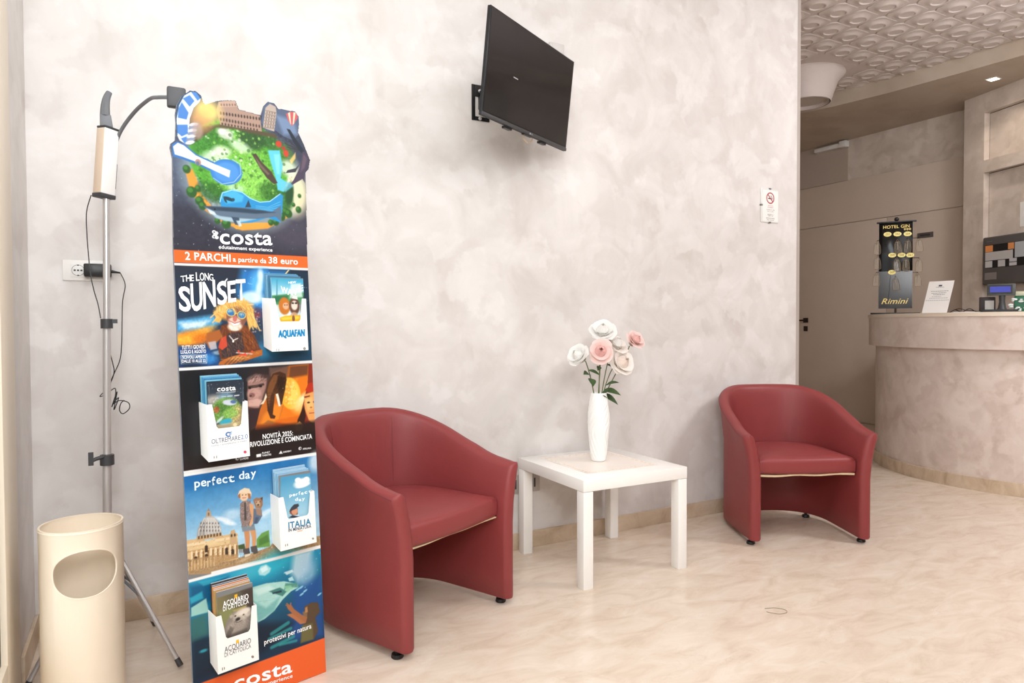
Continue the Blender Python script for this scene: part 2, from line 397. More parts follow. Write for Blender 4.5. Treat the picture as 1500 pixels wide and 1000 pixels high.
# flush laminate panels and door on the reception back wall
MB().box((RX - 0.02, 3.2, 2.192), (RX, 5.95, 2.655)).build('panel', M_PANEL, wr, bevel=0.0015)
MB().box((RX - 0.02, 3.2, 0.0), (RX, 4.412, 2.186)).build('panel', M_PANEL, wr, bevel=0.0015)
MB().box((RX - 0.02, 5.50, 0.0), (RX, 5.95, 2.186)).build('panel', M_PANEL, wr, bevel=0.0015)
MB().box((RX - 0.012, 4.878, 2.66), (RX, 5.95, 3.10)).build('panel', M_BULK, wr)
d1 = struct(MB().box((RX - 0.02, 4.418, 0.012), (RX, 5.494, 2.186)).build('door_1', M_PANEL, bevel=0.0015))
MB().box((RX - 0.03, 5.365, 1.095), (RX - 0.02, 5.425, 1.150)).tube([(RX - 0.03, 5.395, 1.122), (RX - 0.075, 5.395, 1.122), (RX - 0.078, 5.41, 1.122), (RX - 0.078, 5.53, 1.122)], 0.010, 8).build('handle', mat('bronze', (58, 44, 34), 0.4, metal=0.4), d1, smooth=True)
MB().box((RX - 0.028, 5.370, 0.995), (RX - 0.02, 5.422, 1.055)).build('lock', MATS['bronze'], d1, bevel=0.003)
pq = thing('door_plaque', 'small dark grey plaque on the beige panel behind the key rack', 'sign', (RX - 0.02, 4.015, 1.957))
MB().box((-0.008, -0.078, -0.026), (0, 0.078, 0.026)).build('plate', mat('plaque_grey', (92, 86, 84), 0.35), pq, bevel=0.002)
MB().box((-0.009, -0.05, -0.008), (-0.008, 0.05, 0.008)).build('engraved_strip', mat('plaque_dark', (58, 52, 52), 0.4), pq)

# angled reception wall with frame and recessed panels
cb = bpy.data.objects.new('wall_reception', None); COL.objects.link(cb); cb['kind'] = 'structure'
cb.location = (6.65, 3.53, 0)
# local x = along the wall towards the camera, local y = out of the wall
cb.rotation_euler = (0, 0, math.atan2(-0.95106, -0.30902))
sgn = -1.0           # outward is local -y after the rotation
def cbx(s0, s1, n0, n1, z0, z1): return (s0, sgn * n1, z0), (s1, sgn * n0, z1)
MB().box(*cbx(0.0, 0.212, -0.42, 0.0, 0, 3.10)).build('stile', M_WALL_R, cb)
MB().box(*cbx(0.212, 1.60, -0.42, 0.0, 2.93, 3.10)).build('rail', M_WALL_R, cb)
MB().box(*cbx(0.212, 1.60, -0.42, 0.0, 2.405, 2.513)).build('rail', M_WALL_R, cb)
MB().box(*cbx(0.218, 1.60, -0.42, -0.055, 2.52, 2.924)).build('panel', M_WALL_R, cb)
MB().box(*cbx(0.218, 1.60, -0.42, -0.055, 0.0, 2.399)).build('panel', M_WALL_R, cb)
MB().box(*cbx(0.205, 1.60, -0.43, -0.06, 0.0, 3.0)).build('backing', M_DARK, cb)

# curved reception counter
def ring(R, r, n=40, x_end=RX, th0=90):
    cx, cy = 5.8, 2.55
    o = [(cx + R * math.cos(a), cy + R * math.sin(a)) for a in np.linspace(PI / 2, 3 * PI / 2, n)]
    i = [(cx + r * math.cos(a), cy + r * math.sin(a)) for a in np.linspace(3 * PI / 2, PI / 2, n)]
    return [(6.45, cy + R)] + o + [(6.9, cy - R), (6.9, cy - r)] + i + [(6.45, cy + r)]
def ring_obj(mb, R, r, z0, z1):
    pts = ring(R, r); n = len(pts); h = n // 2
    vs = [(p[0], p[1], z0) for p in pts] + [(p[0], p[1], z1) for p in pts]; fs = []
    for i in range(n): fs.append((i, (i + 1) % n, n + (i + 1) % n, n + i))
    for i in range(h - 1):
        a, b, c, d = i, i + 1, n - 2 - i, n - 1 - i
        fs.append((a, d, c, b)); fs.append((n + a, n + b, n + c, n + d))
    return mb.add(vs, fs)
ct = thing('reception_counter', 'curved plastered reception desk with a stone base and pale top', 'desk', (0, 0, 0))
ring_obj(MB(), 1.050, 0.72, 0.0, 0.93).build('body', M_COUNTER, ct, smooth=True)
ring_obj(MB(), 1.100, 0.70, 0.912, 1.124).build('upper_band', M_COUNTER, ct, smooth=True)
ring_obj(MB(), 1.068, 1.045, 0.0, 0.085).build('base_strip', M_BASE, ct, smooth=True)
ring_obj(MB(), 1.107, 0.69, 1.124, 1.150).build('top_slab', mat('pale_stone', (232, 218, 200), 0.3, noise=0.03), ct, smooth=True)

# glazed street door at the far left
d2 = bpy.data.objects.new('door_2', None); COL.objects.link(d2); d2['kind'] = 'structure'; d2.location = (-0.30, 0, 0)
MB().box((-0.06, 2.18, 0.0), (0.0, 2.40, 2.9)).build('stile', M_ALU, d2, bevel=0.004)
MB().box((-0.06, 0.7, 0.0), (0.0, 0.82, 2.9)).build('stile', M_ALU, d2, bevel=0.004)
MB().box((-0.06, 0.82, 0.0), (0.0, 2.18, 0.20)).build('rail', M_ALU, d2, bevel=0.004)
MB().box((-0.06, 0.82, 2.78), (0.0, 2.18, 2.9)).build('rail', M_ALU, d2, bevel=0.004)
MB().box((-0.045, 2.168, 0.20), (-0.015, 2.18, 2.78)).box((-0.045, 0.82, 0.20), (-0.015, 2.168, 0.212)).build('gasket', M_BLACK, d2)
MB().box((-0.034, 0.83, 0.205), (-0.028, 2.17, 2.78)).build('pane', M_GLASS, d2)
MB().box((-0.12, 2.40, 0.0), (-0.035, 2.44, 2.9)).build('gap_filler', M_DARK, d2)
struct(MB().box((-1.0, -3.3, -0.02), (-0.47, 6.0, -0.01)).build('ground_outside', M_PAINT))  # unseen ground plate outside the street door

# ================================================================== FURNITURE
# ------------------------------------------------------------------ tub armchair
def armchair(label, loc, rz, seam=True, lining=0.004):
    t = thing('tub_armchair', label, 'armchair', loc, rz, 'burgundy tub armchairs')
    T = 0.056; A = 0.272                     # shell thickness, half width of its middle line
    Y0, YS, YB = -0.035, 0.235, 0.515        # front edge, start of the bend, back of the middle line
    path = []
    for k in range(10): path.append((A, Y0 + (YS - Y0) * k / 10))
    nb = 28
    for k in range(nb + 1):
        a = PI * k / nb; ca, sa = math.cos(a), math.sin(a)
        e = 0.82
        path.append((A * math.copysign(abs(ca) ** e, ca), YS + (YB - YS) * abs(sa) ** e))
    for k in range(9, -1, -1): path.append((-A, Y0 + (YS - Y0) * k / 10))
    n = len(path); L = [0.0]
    for i in range(1, n): L.append(L[-1] + math.dist(path[i - 1], path[i]))
    tot = L[-1]
    def ss(x): x = max(0.0, min(1.0, x)); return x * x * (3 - 2 * x)
    def top(i):
        d = min(L[i], tot - L[i]); v = d / (tot / 2)
        return 0.548 + 0.032 * min(1, v / 0.25) + 0.158 * ss((v - 0.10) / 0.72)
    zb = 0.028
    def flare(z, zt, i):
        v = min(L[i], tot - L[i]) / (tot / 2)
        q = max(0.0, (z - (zt - 0.24)) / 0.24)
        return (0.042 * (1 - ss(v / 0.8)) + 0.030 * ss(v / 0.8)) * q ** 1.9
    def section(i, k_th=1.0, shift=0.0):
        x, y = path[i]
        a = path[max(0, i - 1)]; b = path[min(n - 1, i + 1)]
        tx, ty = b[0] - a[0], b[1] - a[1]; l = math.hypot(tx, ty); tx /= l; ty /= l
        nx, ny = ty, -tx                       # outward
        zt = top(i); h = T / 2 * k_th; pts = []
        zs = [zb, zb + 0.006, 0.12, 0.22, 0.32, 0.40, 0.46, zt - 0.075, zt - 0.045, zt - 0.026]
        zs = sorted(set(min(z, zt - 0.02) for z in zs))
        for q, z in enumerate(zs):
            w = h - (0.005 * k_th if q == 0 else 0)
            f = flare(z, zt, i); pts.append((w + f, z))
        m = 8; rz_ = 0.022
        for k in range(1, m):
            a_ = PI * k / m; f = flare(zt - 0.026 + rz_ * math.sin(a_), zt, i)
            pts.append((h * math.cos(a_) + f, zt - 0.026 + rz_ * 1.15 * math.sin(a_)))
        for q, z in reversed(list(enumerate(zs))):
            w = h - (0.005 * k_th if q == 0 else 0)
            f = flare(z, zt, i); pts.append((-w + f, z))
        return [(x + nx * p[0] + tx * shift, y + ny * p[0] + ty * shift, p[1]) for p in pts]
    rings = []
    r = T / 2
    for a in (80, 60, 40, 20): rings.append(section(0, math.cos(math.radians(a)) * 0.999, -r * 0.75 * math.sin(math.radians(a))))
    rings += [section(i) for i in range(n)]
    for a in (20, 40, 60, 80): rings.append(section(n - 1, math.cos(math.radians(a)) * 0.999, r * 0.75 * math.sin(math.radians(a))))
    ns = min(len(x) for x in rings)
    rings = [x for x in rings]
    vs = [v for R in rings for v in R]; fs = []; K = len(rings[0])
    for i in range(len(rings) - 1):
        for k in range(K): fs.append((i * K + k, i * K + (k + 1) % K, (i + 1) * K + (k + 1) % K, (i + 1) * K + k))
    fs += [tuple(range(K)), tuple(range((len(rings) - 1) * K, len(rings) * K))]
    sh = MB().add(vs, fs).build('shell', M_LEATHER, t, smooth=True, angle=60)
    # seam piping on the top of the left and right arm, outer side
    ms = mat('seam_thread', (112, 44, 50), 0.6)
    def on_shell(i, off, dz):
        x, y = path[i]; a = path[max(0, i - 1)]; b = path[min(n - 1, i + 1)]
        tx, ty = b[0] - a[0], b[1] - a[1]; l = math.hypot(tx, ty); nx, ny = ty / l, -tx / l
        zt = top(i); f = flare(zt + dz, zt, i)
        return (x + nx * (off + f), y + ny * (off + f), zt + dz)
    MB().tube([on_shell(i, T / 2 - 0.0015, -0.020) for i in range(0, n)], 0.0017, 5).build('seam', ms, sh, smooth=True)
    if seam:
        for i in (19, n - 20):
            x, y = path[i]; a = path[i - 1]; b = path[i + 1]; tx, ty = b[0] - a[0], b[1] - a[1]; l = math.hypot(tx, ty); nx, ny = ty / l, -tx / l
            MB().tube([(x + nx * (-T / 2 + flare(z, top(i), i)), y + ny * (-T / 2 + flare(z, top(i), i)), z) for z in np.linspace(0.44, top(i) - 0.035, 10)], 0.0012, 4).build('seam', ms, sh, smooth=True)
    # seat cushion
    inn = A - T / 2 - 0.003
    out = [(inn, -0.012)]
    for k in range(1, 6): out.append((inn, -0.012 + (YS + 0.012) * k / 6))
    for k in range(nb + 1):
        a = PI * k / nb; ca, sa = math.cos(a), math.sin(a)
        out.append((inn * math.copysign(abs(ca) ** 0.82, ca), YS + (YB - T / 2 - 0.003 - YS) * abs(sa) ** 0.82))
    for k in range(5, 0, -1): out.append((-inn, -0.012 + (YS + 0.012) * k / 6))
    out.append((-inn, -0.012))
    nf = 12
    front = [(-inn + 2 * inn * k / nf, -0.012 - 0.016 * math.sin(PI * k / nf)) for k in range(1, nf)]
    out += front
    cxm, cym = 0.0, 0.2
    lev = [(0.97, 0.345), (0.995, 0.352), (1.0, 0.370), (1.0, 0.398), (0.985, 0.412), (0.955, 0.420), (0.80, 0.429), (0.5, 0.437), (0.2, 0.440)]
    vs = []; fs = []; K = len(out)
    for s_, z in lev: vs += [(cxm + (p[0] - cxm) * s_, cym + (p[1] - cym) * s_, z) for p in out]
    for i in range(len(lev) - 1):
        for k in range(K): fs.append((i * K + k, i * K + (k + 1) % K, (i + 1) * K + (k + 1) % K, (i + 1) * K + k))
    fs += [tuple(range(K)), tuple(range((len(lev) - 1) * K, len(lev) * K))]
    MB().add(vs, fs).build('seat_cushion', M_LEATHER, t, smooth=True, angle=60)
    # pale torn lining board under the cushion
    lb = MB()
    N_ = 14
    for k in range(N_):
        x0 = -inn + 0.006 + (2 * inn - 0.012) * k / N_; x1 = -inn + 0.006 + (2 * inn - 0.012) * (k + 1) / N_
        f = lambda x: 0.345 - lining * 0.6 * (0.5 - x / (2 * inn)) - lining * 0.25 * math.sin(x * 30)
        lb.hexa([(x0, -0.012, f(x0) - lining), (x1, -0.012, f(x1) - lining), (x1, 0.42, 0.335), (x0, 0.42, 0.335), (x0, -0.014, f(x0)), (x1, -0.014, f(x1)), (x1, 0.42, 0.344), (x0, 0.42, 0.344)])
    o = lb.build('lining_board', mat('pale_lining', (226, 200, 164), 0.8, noise=0.15, nscale=30), t, label='torn pale lining board under the seat')
    # dark fabric under the seat
    for x, y in ((0.278, 0.0), (-0.278, 0.0), (0.21, 0.44), (-0.21, 0.44)):
        MB().lathe([(0.008, 0.03), (0.008, 0.016), (0.019, 0.014), (0.021, 0.004), (0.018, 0.0)], 14, (x, y, 0)).build('foot', M_BLACK, t, smooth=True)
    return t
armchair('burgundy leather tub armchair beside the tall leaflet display', (0.986, 2.2325, 0), math.radians(25.0))
armchair('burgundy leather tub armchair near the curved reception desk', (2.8895, 2.250, 0), math.radians(-26.2), seam=False, lining=0.009)

# ------------------------------------------------------------------ low table
tb = thing('low_table', 'square white lacquered low table between the two burgundy armchairs', 'table', (1.5808, 2.2803, 0), -0.0136)
MB().box((0, 0, 0.400), (0.55, 0.55, 0.45)).build('tabletop', M_LACK, tb, bevel=0.002)
for x, y in ((0, 0), (0.5, 0), (0, 0.5), (0.5, 0.5)):
    MB().box((x + 0.001, y + 0.001, 0.0), (x + 0.049, y + 0.049, 0.3985)).build('leg', M_LACK, tb, bevel=0.0015)
mt = thing('table_mat', 'thin pale ornamental mat with a dotted lace border under the vase', 'mat', (1.856, 2.562, 0.4502), -0.0136)
MB().box((-0.19, -0.20, 0), (0.19, 0.20, 0.0012)).build('sheet', mat('mat_sheet', (242, 232, 222), 0.3), mt)
lace = MB(); rnd = random.Random(3)
for k in range(30):
    for q, (ux, uy) in enumerate(((1, 0), (-1, 0), (0, 1), (0, -1))):
        s_ = -0.18 + 0.36 * k / 29; d = 0.172 + rnd.uniform(-0.010, 0.010)
        x, y = (d * ux, s_) if ux else (s_, (d + 0.008) * uy)
        r_ = rnd.uniform(0.003, 0.008)
        lace.lathe([(r_, 0.0012), (r_ * 0.8, 0.0016)], 7, (x, y, 0))
o = lace.build('lace_border', mat('mat_lace', (232, 214, 196), 0.4), mt); o['kind'] = 'stuff'

# ------------------------------------------------------------------ vase with roses
VX, VY = 1.868, 2.572
VB = 0.4516
vz = thing('vase', 'tall white ceramic vase with slanted fluted relief on the low table', 'vase', (VX, VY, VB))
nv = 96; pr = [(0.026, 0.0), (0.033, 0.003), (0.036, 0.02), (0.042, 0.08), (0.0475, 0.14), (0.050, 0.18), (0.0485, 0.22), (0.043, 0.265), (0.038, 0.295), (0.0365, 0.308), (0.0365, 0.312)]
zz = np.linspace(0, 0.312, 70); rr_ = np.interp(zz, [p[1] for p in pr], [p[0] for p in pr])
vs = []; fs = []
for i, z in enumerate(zz):
    tw = 0.9 * math.sin(z / 0.312 * PI * 1.3) * 1.4
    amp = 0.0036 * min(1, z / 0.03, (0.312 - z) / 0.02 if z < 0.312 else 0)
    for k in range(nv):
        a = 2 * PI * k / nv; w = abs(math.sin(7 * (a + tw) + 0.6 * math.sin(z * 60)))
        r_ = rr_[i] + amp * (w - 0.6); vs.append((r_ * math.cos(a), r_ * math.sin(a), z))
R0 = len(zz)
for r_, z in ((0.034, 0.314), (0.0315, 0.310), (0.032, 0.25), (0.030, 0.2)):
    vs += [(r_ * math.cos(2 * PI * k / nv), r_ * math.sin(2 * PI * k / nv), z) for k in range(nv)]
for i in range(R0 + 3):
    for k in range(nv): fs.append((i * nv + k, i * nv + (k + 1) % nv, (i + 1) * nv + (k + 1) % nv, (i + 1) * nv + k))
fs += [tuple(range(nv)), tuple(range((R0 + 3) * nv, (R0 + 4) * nv))]
MB().add(vs, fs).build('body', mat('white_ceramic', (246, 244, 240), 0.3), vz, smooth=True, angle=70)

M_STEM = mat('stem_green', (96, 108, 58), 0.55); M_LEAF = mat('leaf_green', (58, 84, 40), 0.5, noise=0.2, nscale=40)
def petal(mb, c, ax, rad, size, open_, ang, twist):
    """one cupped petal, axis ax, unfolded by open_ (0 closed .. 1 flat)"""
    z = Vector(ax).normalized(); x = z.cross(Vector((0.3, 0.8, 0.1))).normalized(); y = z.cross(x)
    d = x * math.cos(ang) + y * math.sin(ang); s = z.cross(d)
    nu, nv_ = 5, 4; vs = []; fs = []
    for i in range(nv_ + 1):
        v = i / nv_
        lean = open_ * (0.2 + 1.05 * v); w = size * (0.35 + 0.85 * math.sin(PI * min(1, 0.12 + 0.62 * v)))
        cr_ = rad + size * v * math.sin(lean * 1.1); h = size * 1.15 * v * math.cos(lean * 0.9) - 0.15 * size
        for k in range(nu + 1):
            u = (k / nu - 0.5) * 2
            curl = (0.30 * (1 - open_) + 0.12) * u * u * w
            tip = -0.12 * size * u * u * v
            vs.append(Vector(c) + d * (cr_ - curl) + s * (u * w * 0.52) + z * (h + tip))
    for i in range(nv_):
        for k in range(nu): fs.append((i * (nu + 1) + k, i * (nu + 1) + k + 1, (i + 1) * (nu + 1) + k + 1, (i + 1) * (nu + 1) + k))
    mb.add(vs, fs)
def bud_petal(mb, c, ax, R, H, ang, spread):
    """a petal wrapped round the bud: it bulges and closes over the middle"""
    z = Vector(ax).normalized(); x = z.cross(Vector((0.3, 0.8, 0.1))).normalized(); y = z.cross(x)
    nu, nv_ = 6, 6; vs = []; fs = []
    for i in range(nv_ + 1):
        v = i / nv_
        for k in range(nu + 1):
            u = (k / nu - 0.5) * 2; a = ang + u * spread
            r = R * (0.30 + 0.75 * math.sin(PI * min(1.0, 0.12 + 0.70 * v)) - 0.22 * v * v) * (1.0 - 0.07 * u)
            h = H * (v - 0.16 * u * u * v)
            vs.append(Vector(c) + (x * math.cos(a) + y * math.sin(a)) * r + z * h)
    for i in range(nv_):
        for k in range(nu): fs.append((i * (nu + 1) + k, i * (nu + 1) + k + 1, (i + 1) * (nu + 1) + k + 1, (i + 1) * (nu + 1) + k))
    mb.add(vs, fs)
def leaf(name, base, tip, width, parent, nrm=(0, -0.6, 0.8)):
    b, t_ = Vector(base), Vector(tip); d = t_ - b; s = d.cross(Vector(nrm)).normalized(); up = s.cross(d).normalized()
    vs = []; fs = []; m = 6
    for i in range(m + 1):
        v = i / m; w = width * math.sin(PI * (0.06 + 0.94 * v) ** 0.8) * 0.5
        c = b + d * v + up * (-0.25 * d.length * (v - 0.4) ** 2)
        vs += [c - s * w + up * w * 0.3, c, c + s * w + up * w * 0.3]
    for i in range(m):
        a = i * 3; fs += [(a, a + 1, a + 4, a + 3), (a + 1, a + 2, a + 5, a + 4)]
    o = MB().add(vs, fs).build(name, M_LEAF, parent, smooth=True)
    return o
def rose(label, head, ax, size, outer, inner, leaves, bend=(0, 0, 0), seed=0):
    t = thing('rose', label, 'flower', (VX, VY, VB + 0.20), 0, 'artificial roses in the vase')
    o = Vector((VX, VY, VB + 0.20)); h = Vector(head) - o; ax = Vector(ax).normalized()
    r0 = random.Random(seed)
    a0 = Vector((r0.uniform(-0.012, 0.012), r0.uniform(-0.012, 0.012), 0.0))
    rimp = Vector((max(-0.022, min(0.022, h.x * 0.22)), max(-0.02, min(0.02, h.y * 0.22)), 0.115))
    pts = []
    P_ = [a0, rimp, h * 0.55 + Vector((0, 0, 0.07)) + Vector(bend), h - ax * size * 0.5]
    for k in range(13):
        u = k / 12; q = (1 - u)
        pts.append(P_[0] * q ** 3 + P_[1] * 3 * q * q * u + P_[2] * 3 * q * u * u + P_[3] * u ** 3)
    MB().tube(pts, 0.0024, 6).build('stem', M_STEM, t, smooth=True)
    mo, mi = petal_mat('petal_' + outer[0], outer[1]), petal_mat('petal_' + inner[0], inner[1])
    bo = MB(); n_o = 7
    for k in range(n_o): petal(bo, h - ax * size * 0.05, ax, size * 0.12, size * r0.uniform(0.85, 1.0), 0.74 + r0.uniform(-0.1, 0.12), 2 * PI * k / n_o + r0.uniform(-.2, .2), 0)
    for k in range(6): petal(bo, h, ax, size * 0.10, size * r0.uniform(0.85, 0.98), 0.50 + r0.uniform(-0.08, 0.08), 2 * PI * k / 6 + 0.4, 0)
    ob = bo.build('outer_petals', mo, t, smooth=True, angle=80); ob['kind'] = 'stuff'
    bi = MB()
    bi.sphere(tuple(h + ax * size * 0.42), size * 0.20, 10)
    for k in range(5): bud_petal(bi, h - ax * size * 0.04, ax, size * 0.42, size * (0.86 + r0.uniform(-.04, .04)), 2 * PI * k / 5 + 0.3, 0.85)
    for k in range(4): bud_petal(bi, h, ax, size * 0.31, size * (0.93 + r0.uniform(-.04, .04)), 2 * PI * k / 4 + 0.9, 1.0)
    for k in range(3): bud_petal(bi, h, ax, size * 0.20, size * 1.0, 2 * PI * k / 3, 1.2)
    ob = bi.build('inner_petals', mi, t, smooth=True, angle=80); ob['kind'] = 'stuff'
    cal = MB().lathe([(0.003, -0.4), (0.4, -0.2), (0.42, 0.0), (0.2, 0.05)], 10).build('calyx', M_STEM, t, smooth=True)
    cal.location = h - ax * size * 0.05; cal.rotation_euler = ax.to_track_quat('Z', 'Y').to_euler(); cal.scale = (size * 0.75, size * 0.75, size * 0.75)
    for (u, dx, dy, dz, w) in leaves:
        b = pts[int(u * 12)]; leaf('leaf', b, b + Vector((dx, dy, dz)), w, t)
    return t
WHT = ('ivory', (252, 251, 248)); WH2 = ('cream', (252, 250, 246)); PNK = ('pale_pink', (251, 226, 220)); PK2 = ('coral_pink', (249, 206, 200)); CRM = ('blush_cream', (252, 246, 240)); CR2 = ('pale_peach', (251, 238, 228))
cam_dir = Vector((-0.58, -0.80, 0.1))
rose('white rose at the top of the bunch', (1.917, 2.611, 1.028), (-0.35, -0.6, 0.75), 0.074, WHT, WH2, [(0.7, -0.03, -0.02, 0.0, 0.02)], seed=1)
rose('open pale pink rose facing the front in the middle of the bunch', (1.865, 2.555, 0.948), (-0.5, -0.8, 0.30), 0.066, PNK, PK2, [(0.75, -0.03, -0.03, -0.015, 0.024)], seed=2)
rose('ivory rose leaning out at the far left of the bunch', (1.785, 2.590, 0.928), (-0.8, -0.2, 0.45), 0.062, WHT, WH2, [(0.72, -0.055, -0.035, 0.005, 0.038), (0.8, 0.03, -0.05, -0.02, 0.028), (0.66, -0.02, -0.05, -0.03, 0.038)], seed=3)
rose('large cream rose at the lower right of the bunch', (1.992, 2.590, 0.888), (0.05, -0.85, 0.40), 0.078, CRM, CR2, [(0.45, 0.06, -0.05, -0.02, 0.044), (0.35, 0.07, -0.03, -0.045, 0.046), (0.5, 0.03, -0.06, 0.02, 0.038), (0.3, -0.02, -0.05, 0.03, 0.036)], seed=4)
rose('pink rose on a long stem apart at the upper right', (2.090, 2.600, 0.992), (0.10, -0.75, 0.55), 0.054, PNK, PK2, [(0.92, -0.02, -0.02, -0.03, 0.02), (0.9, -0.03, 0.0, 0.025, 0.016)], bend=(0.02, 0, -0.038), seed=5)
rose('ivory rose behind the pink one on its right side', (1.985, 2.615, 0.965), (0.1, -0.6, 0.7), 0.066, CRM, WH2, [(0.8, 0.04, -0.03, -0.02, 0.022), (0.3, 0.01, -0.045, 0.05, 0.038)], seed=6)

# ------------------------------------------------------------------ television on its wall bracket
tvM = Matrix.Identity(4)
_ya, _ti, _ro = 0.51144, -0.11726, 0.01025
d = Vector((math.cos(_ya), math.sin(_ya), 0)); nrm = Vector((-math.sin(_ya), math.cos(_ya), 0))
up = Vector((0, 0, 1)) * math.cos(_ti) + nrm * math.sin(_ti)
d2v = d * math.cos(_ro) + up * math.sin(_ro); u2v = up * math.cos(_ro) - d * math.sin(_ro); bk = u2v.cross(d2v)   # away from the viewer
for i in range(3): tvM[i][0] = d2v[i]; tvM[i][1] = bk[i]; tvM[i][2] = u2v[i]
tvM.translation = Vector((1.5018, 2.5419, 2.0970))
tv = thing('television', 'flat black television swivelled out from the long wall', 'television')
tv.matrix_world = tvM
W2, H2 = 0.35, 0.2047
MB().box((-W2, 0.0, -H2), (W2, 0.016, H2)).build('cabinet', M_BLACK, tv, bevel=0.002)
M_SCR = mat('dark_screen', (20, 20, 24), 0.12, spec=0.5, coat=0.15)
MB().box((-W2 + 0.006, -0.0012, -H2 + 0.018), (W2 - 0.006, 0.0, H2 - 0.006)).build('screen', M_SCR, tv)
MB().box((-W2, -0.003, -H2), (W2, 0.014, -H2 + 0.014)).build('bottom_bezel', M_DGREY, tv, bevel=0.002)
MB().prism([(-0.27, 0.016), (0.27, 0.016), (0.22, 0.05), (-0.22, 0.05)], -H2 + 0.012, 0.06).build('rear_housing', M_BLACK, tv, bevel=0.003)
MB().box((-0.035, -0.0035, -H2 - 0.006), (0.035, 0.012, -H2)).build('receiver_bar', M_BLACK, tv, bevel=0.001)
for x in (-0.17, 0.12): MB().box((x, 0.006, -H2 - 0.010), (x + 0.05, 0.024, -H2)).build('stand_socket', M_BLACK, tv)
lm = ink((176, 176, 180))
MB().box((-0.152, -0.0018, -0.010), (-0.118, -0.0012, -0.006)).build('pale_dash', lm, tv)  # thin pale bar on the screen
lg = lambda u, h: (u, -0.0036, h)
lgd = MB().lathe([(0.004, 0), (0.004, 0.0006)], 14).build('logo_disc', ink((196, 196, 200)), tv); lgd.location = (0.012, -0.003, -H2 + 0.007); lgd.rotation_euler = (PI / 2, 0, 0)
letter_obj('LG', (0.02, -H2 + 0.004), (0.034, -H2 + 0.004), 0.007, lm, tv, lg)
tc1 = MB().tube([(0.02, 0.03, -H2 + 0.02), (0.015, 0.03, -H2 - 0.012), (0.05, 0.032, -H2 - 0.022), (0.085, 0.03, -H2 - 0.008), (0.09, 0.03, -H2 + 0.02)], 0.0025, 6).build('cable', mat('pale_cable', (226, 200, 160), 0.5), tv, smooth=True)

wb = thing('tv_wall_bracket', 'black steel swivel bracket behind the television', 'bracket', (1.412, WY, 2.098))
MB().box((-0.045, -0.006, -0.080), (-0.028, 0, 0.082)).box((0.028, -0.006, -0.080), (0.045, 0, 0.082)).box((-0.028, -0.006, -0.080), (0.028, 0, -0.062)).box((-0.028, -0.006, 0.028), (0.028, 0, 0.082)).build('wall_plate', M_BLACK, wb, bevel=0.001)
for z in (0.055, -0.071): o = MB().lathe([(0.008, 0), (0.008, 0.004), (0.004, 0.006)], 10).build('bolt', M_CHROME, wb, smooth=True); o.location = (-0.005, -0.006, z); o.rotation_euler = (PI / 2, 0, 0)
MB().tube([(0.0, -0.02, -0.05), (0.0, -0.02, 0.05)], 0.012, 10).box((-0.012, -0.03, -0.03), (0.012, -0.004, 0.03)).build('pivot', M_BLACK, wb, smooth=True)
e0 = Vector((0, -0.02, 0)); e1 = tvM @ Vector((-0.02, 0.075, 0.0)) - Vector((1.412, WY, 2.098))
e0b = e0 + Vector((0.16, -0.05, 0.0))
MB().tube([e0, e0b], 0.013, 8).tube([e0b, e1], 0.013, 8).build('arm', M_CHROME, wb, smooth=True)
hm = tvM.copy()
hb = MB(); hb.box((-0.12, 0.052, -0.11), (0.10, 0.062, 0.11), Matrix.Translation(-Vector((1.412, WY, 2.098))) @ tvM)
hb.build('head_plate', M_BLACK, wb)
wbx = thing('wall_connection_box', 'small pale grey connection box on the wall behind the television', 'socket', (1.835, WY, 2.43))
MB().box((-0.055, -0.018, -0.045), (0.028, 0, 0.018)).build('box', mat('grey_box', (206, 202, 198), 0.5), wbx, bevel=0.004)
MB().box((-0.04, -0.021, -0.035), (0.02, -0.018, 0.010)).build('cover', MATS['grey_box'], wbx, bevel=0.001)

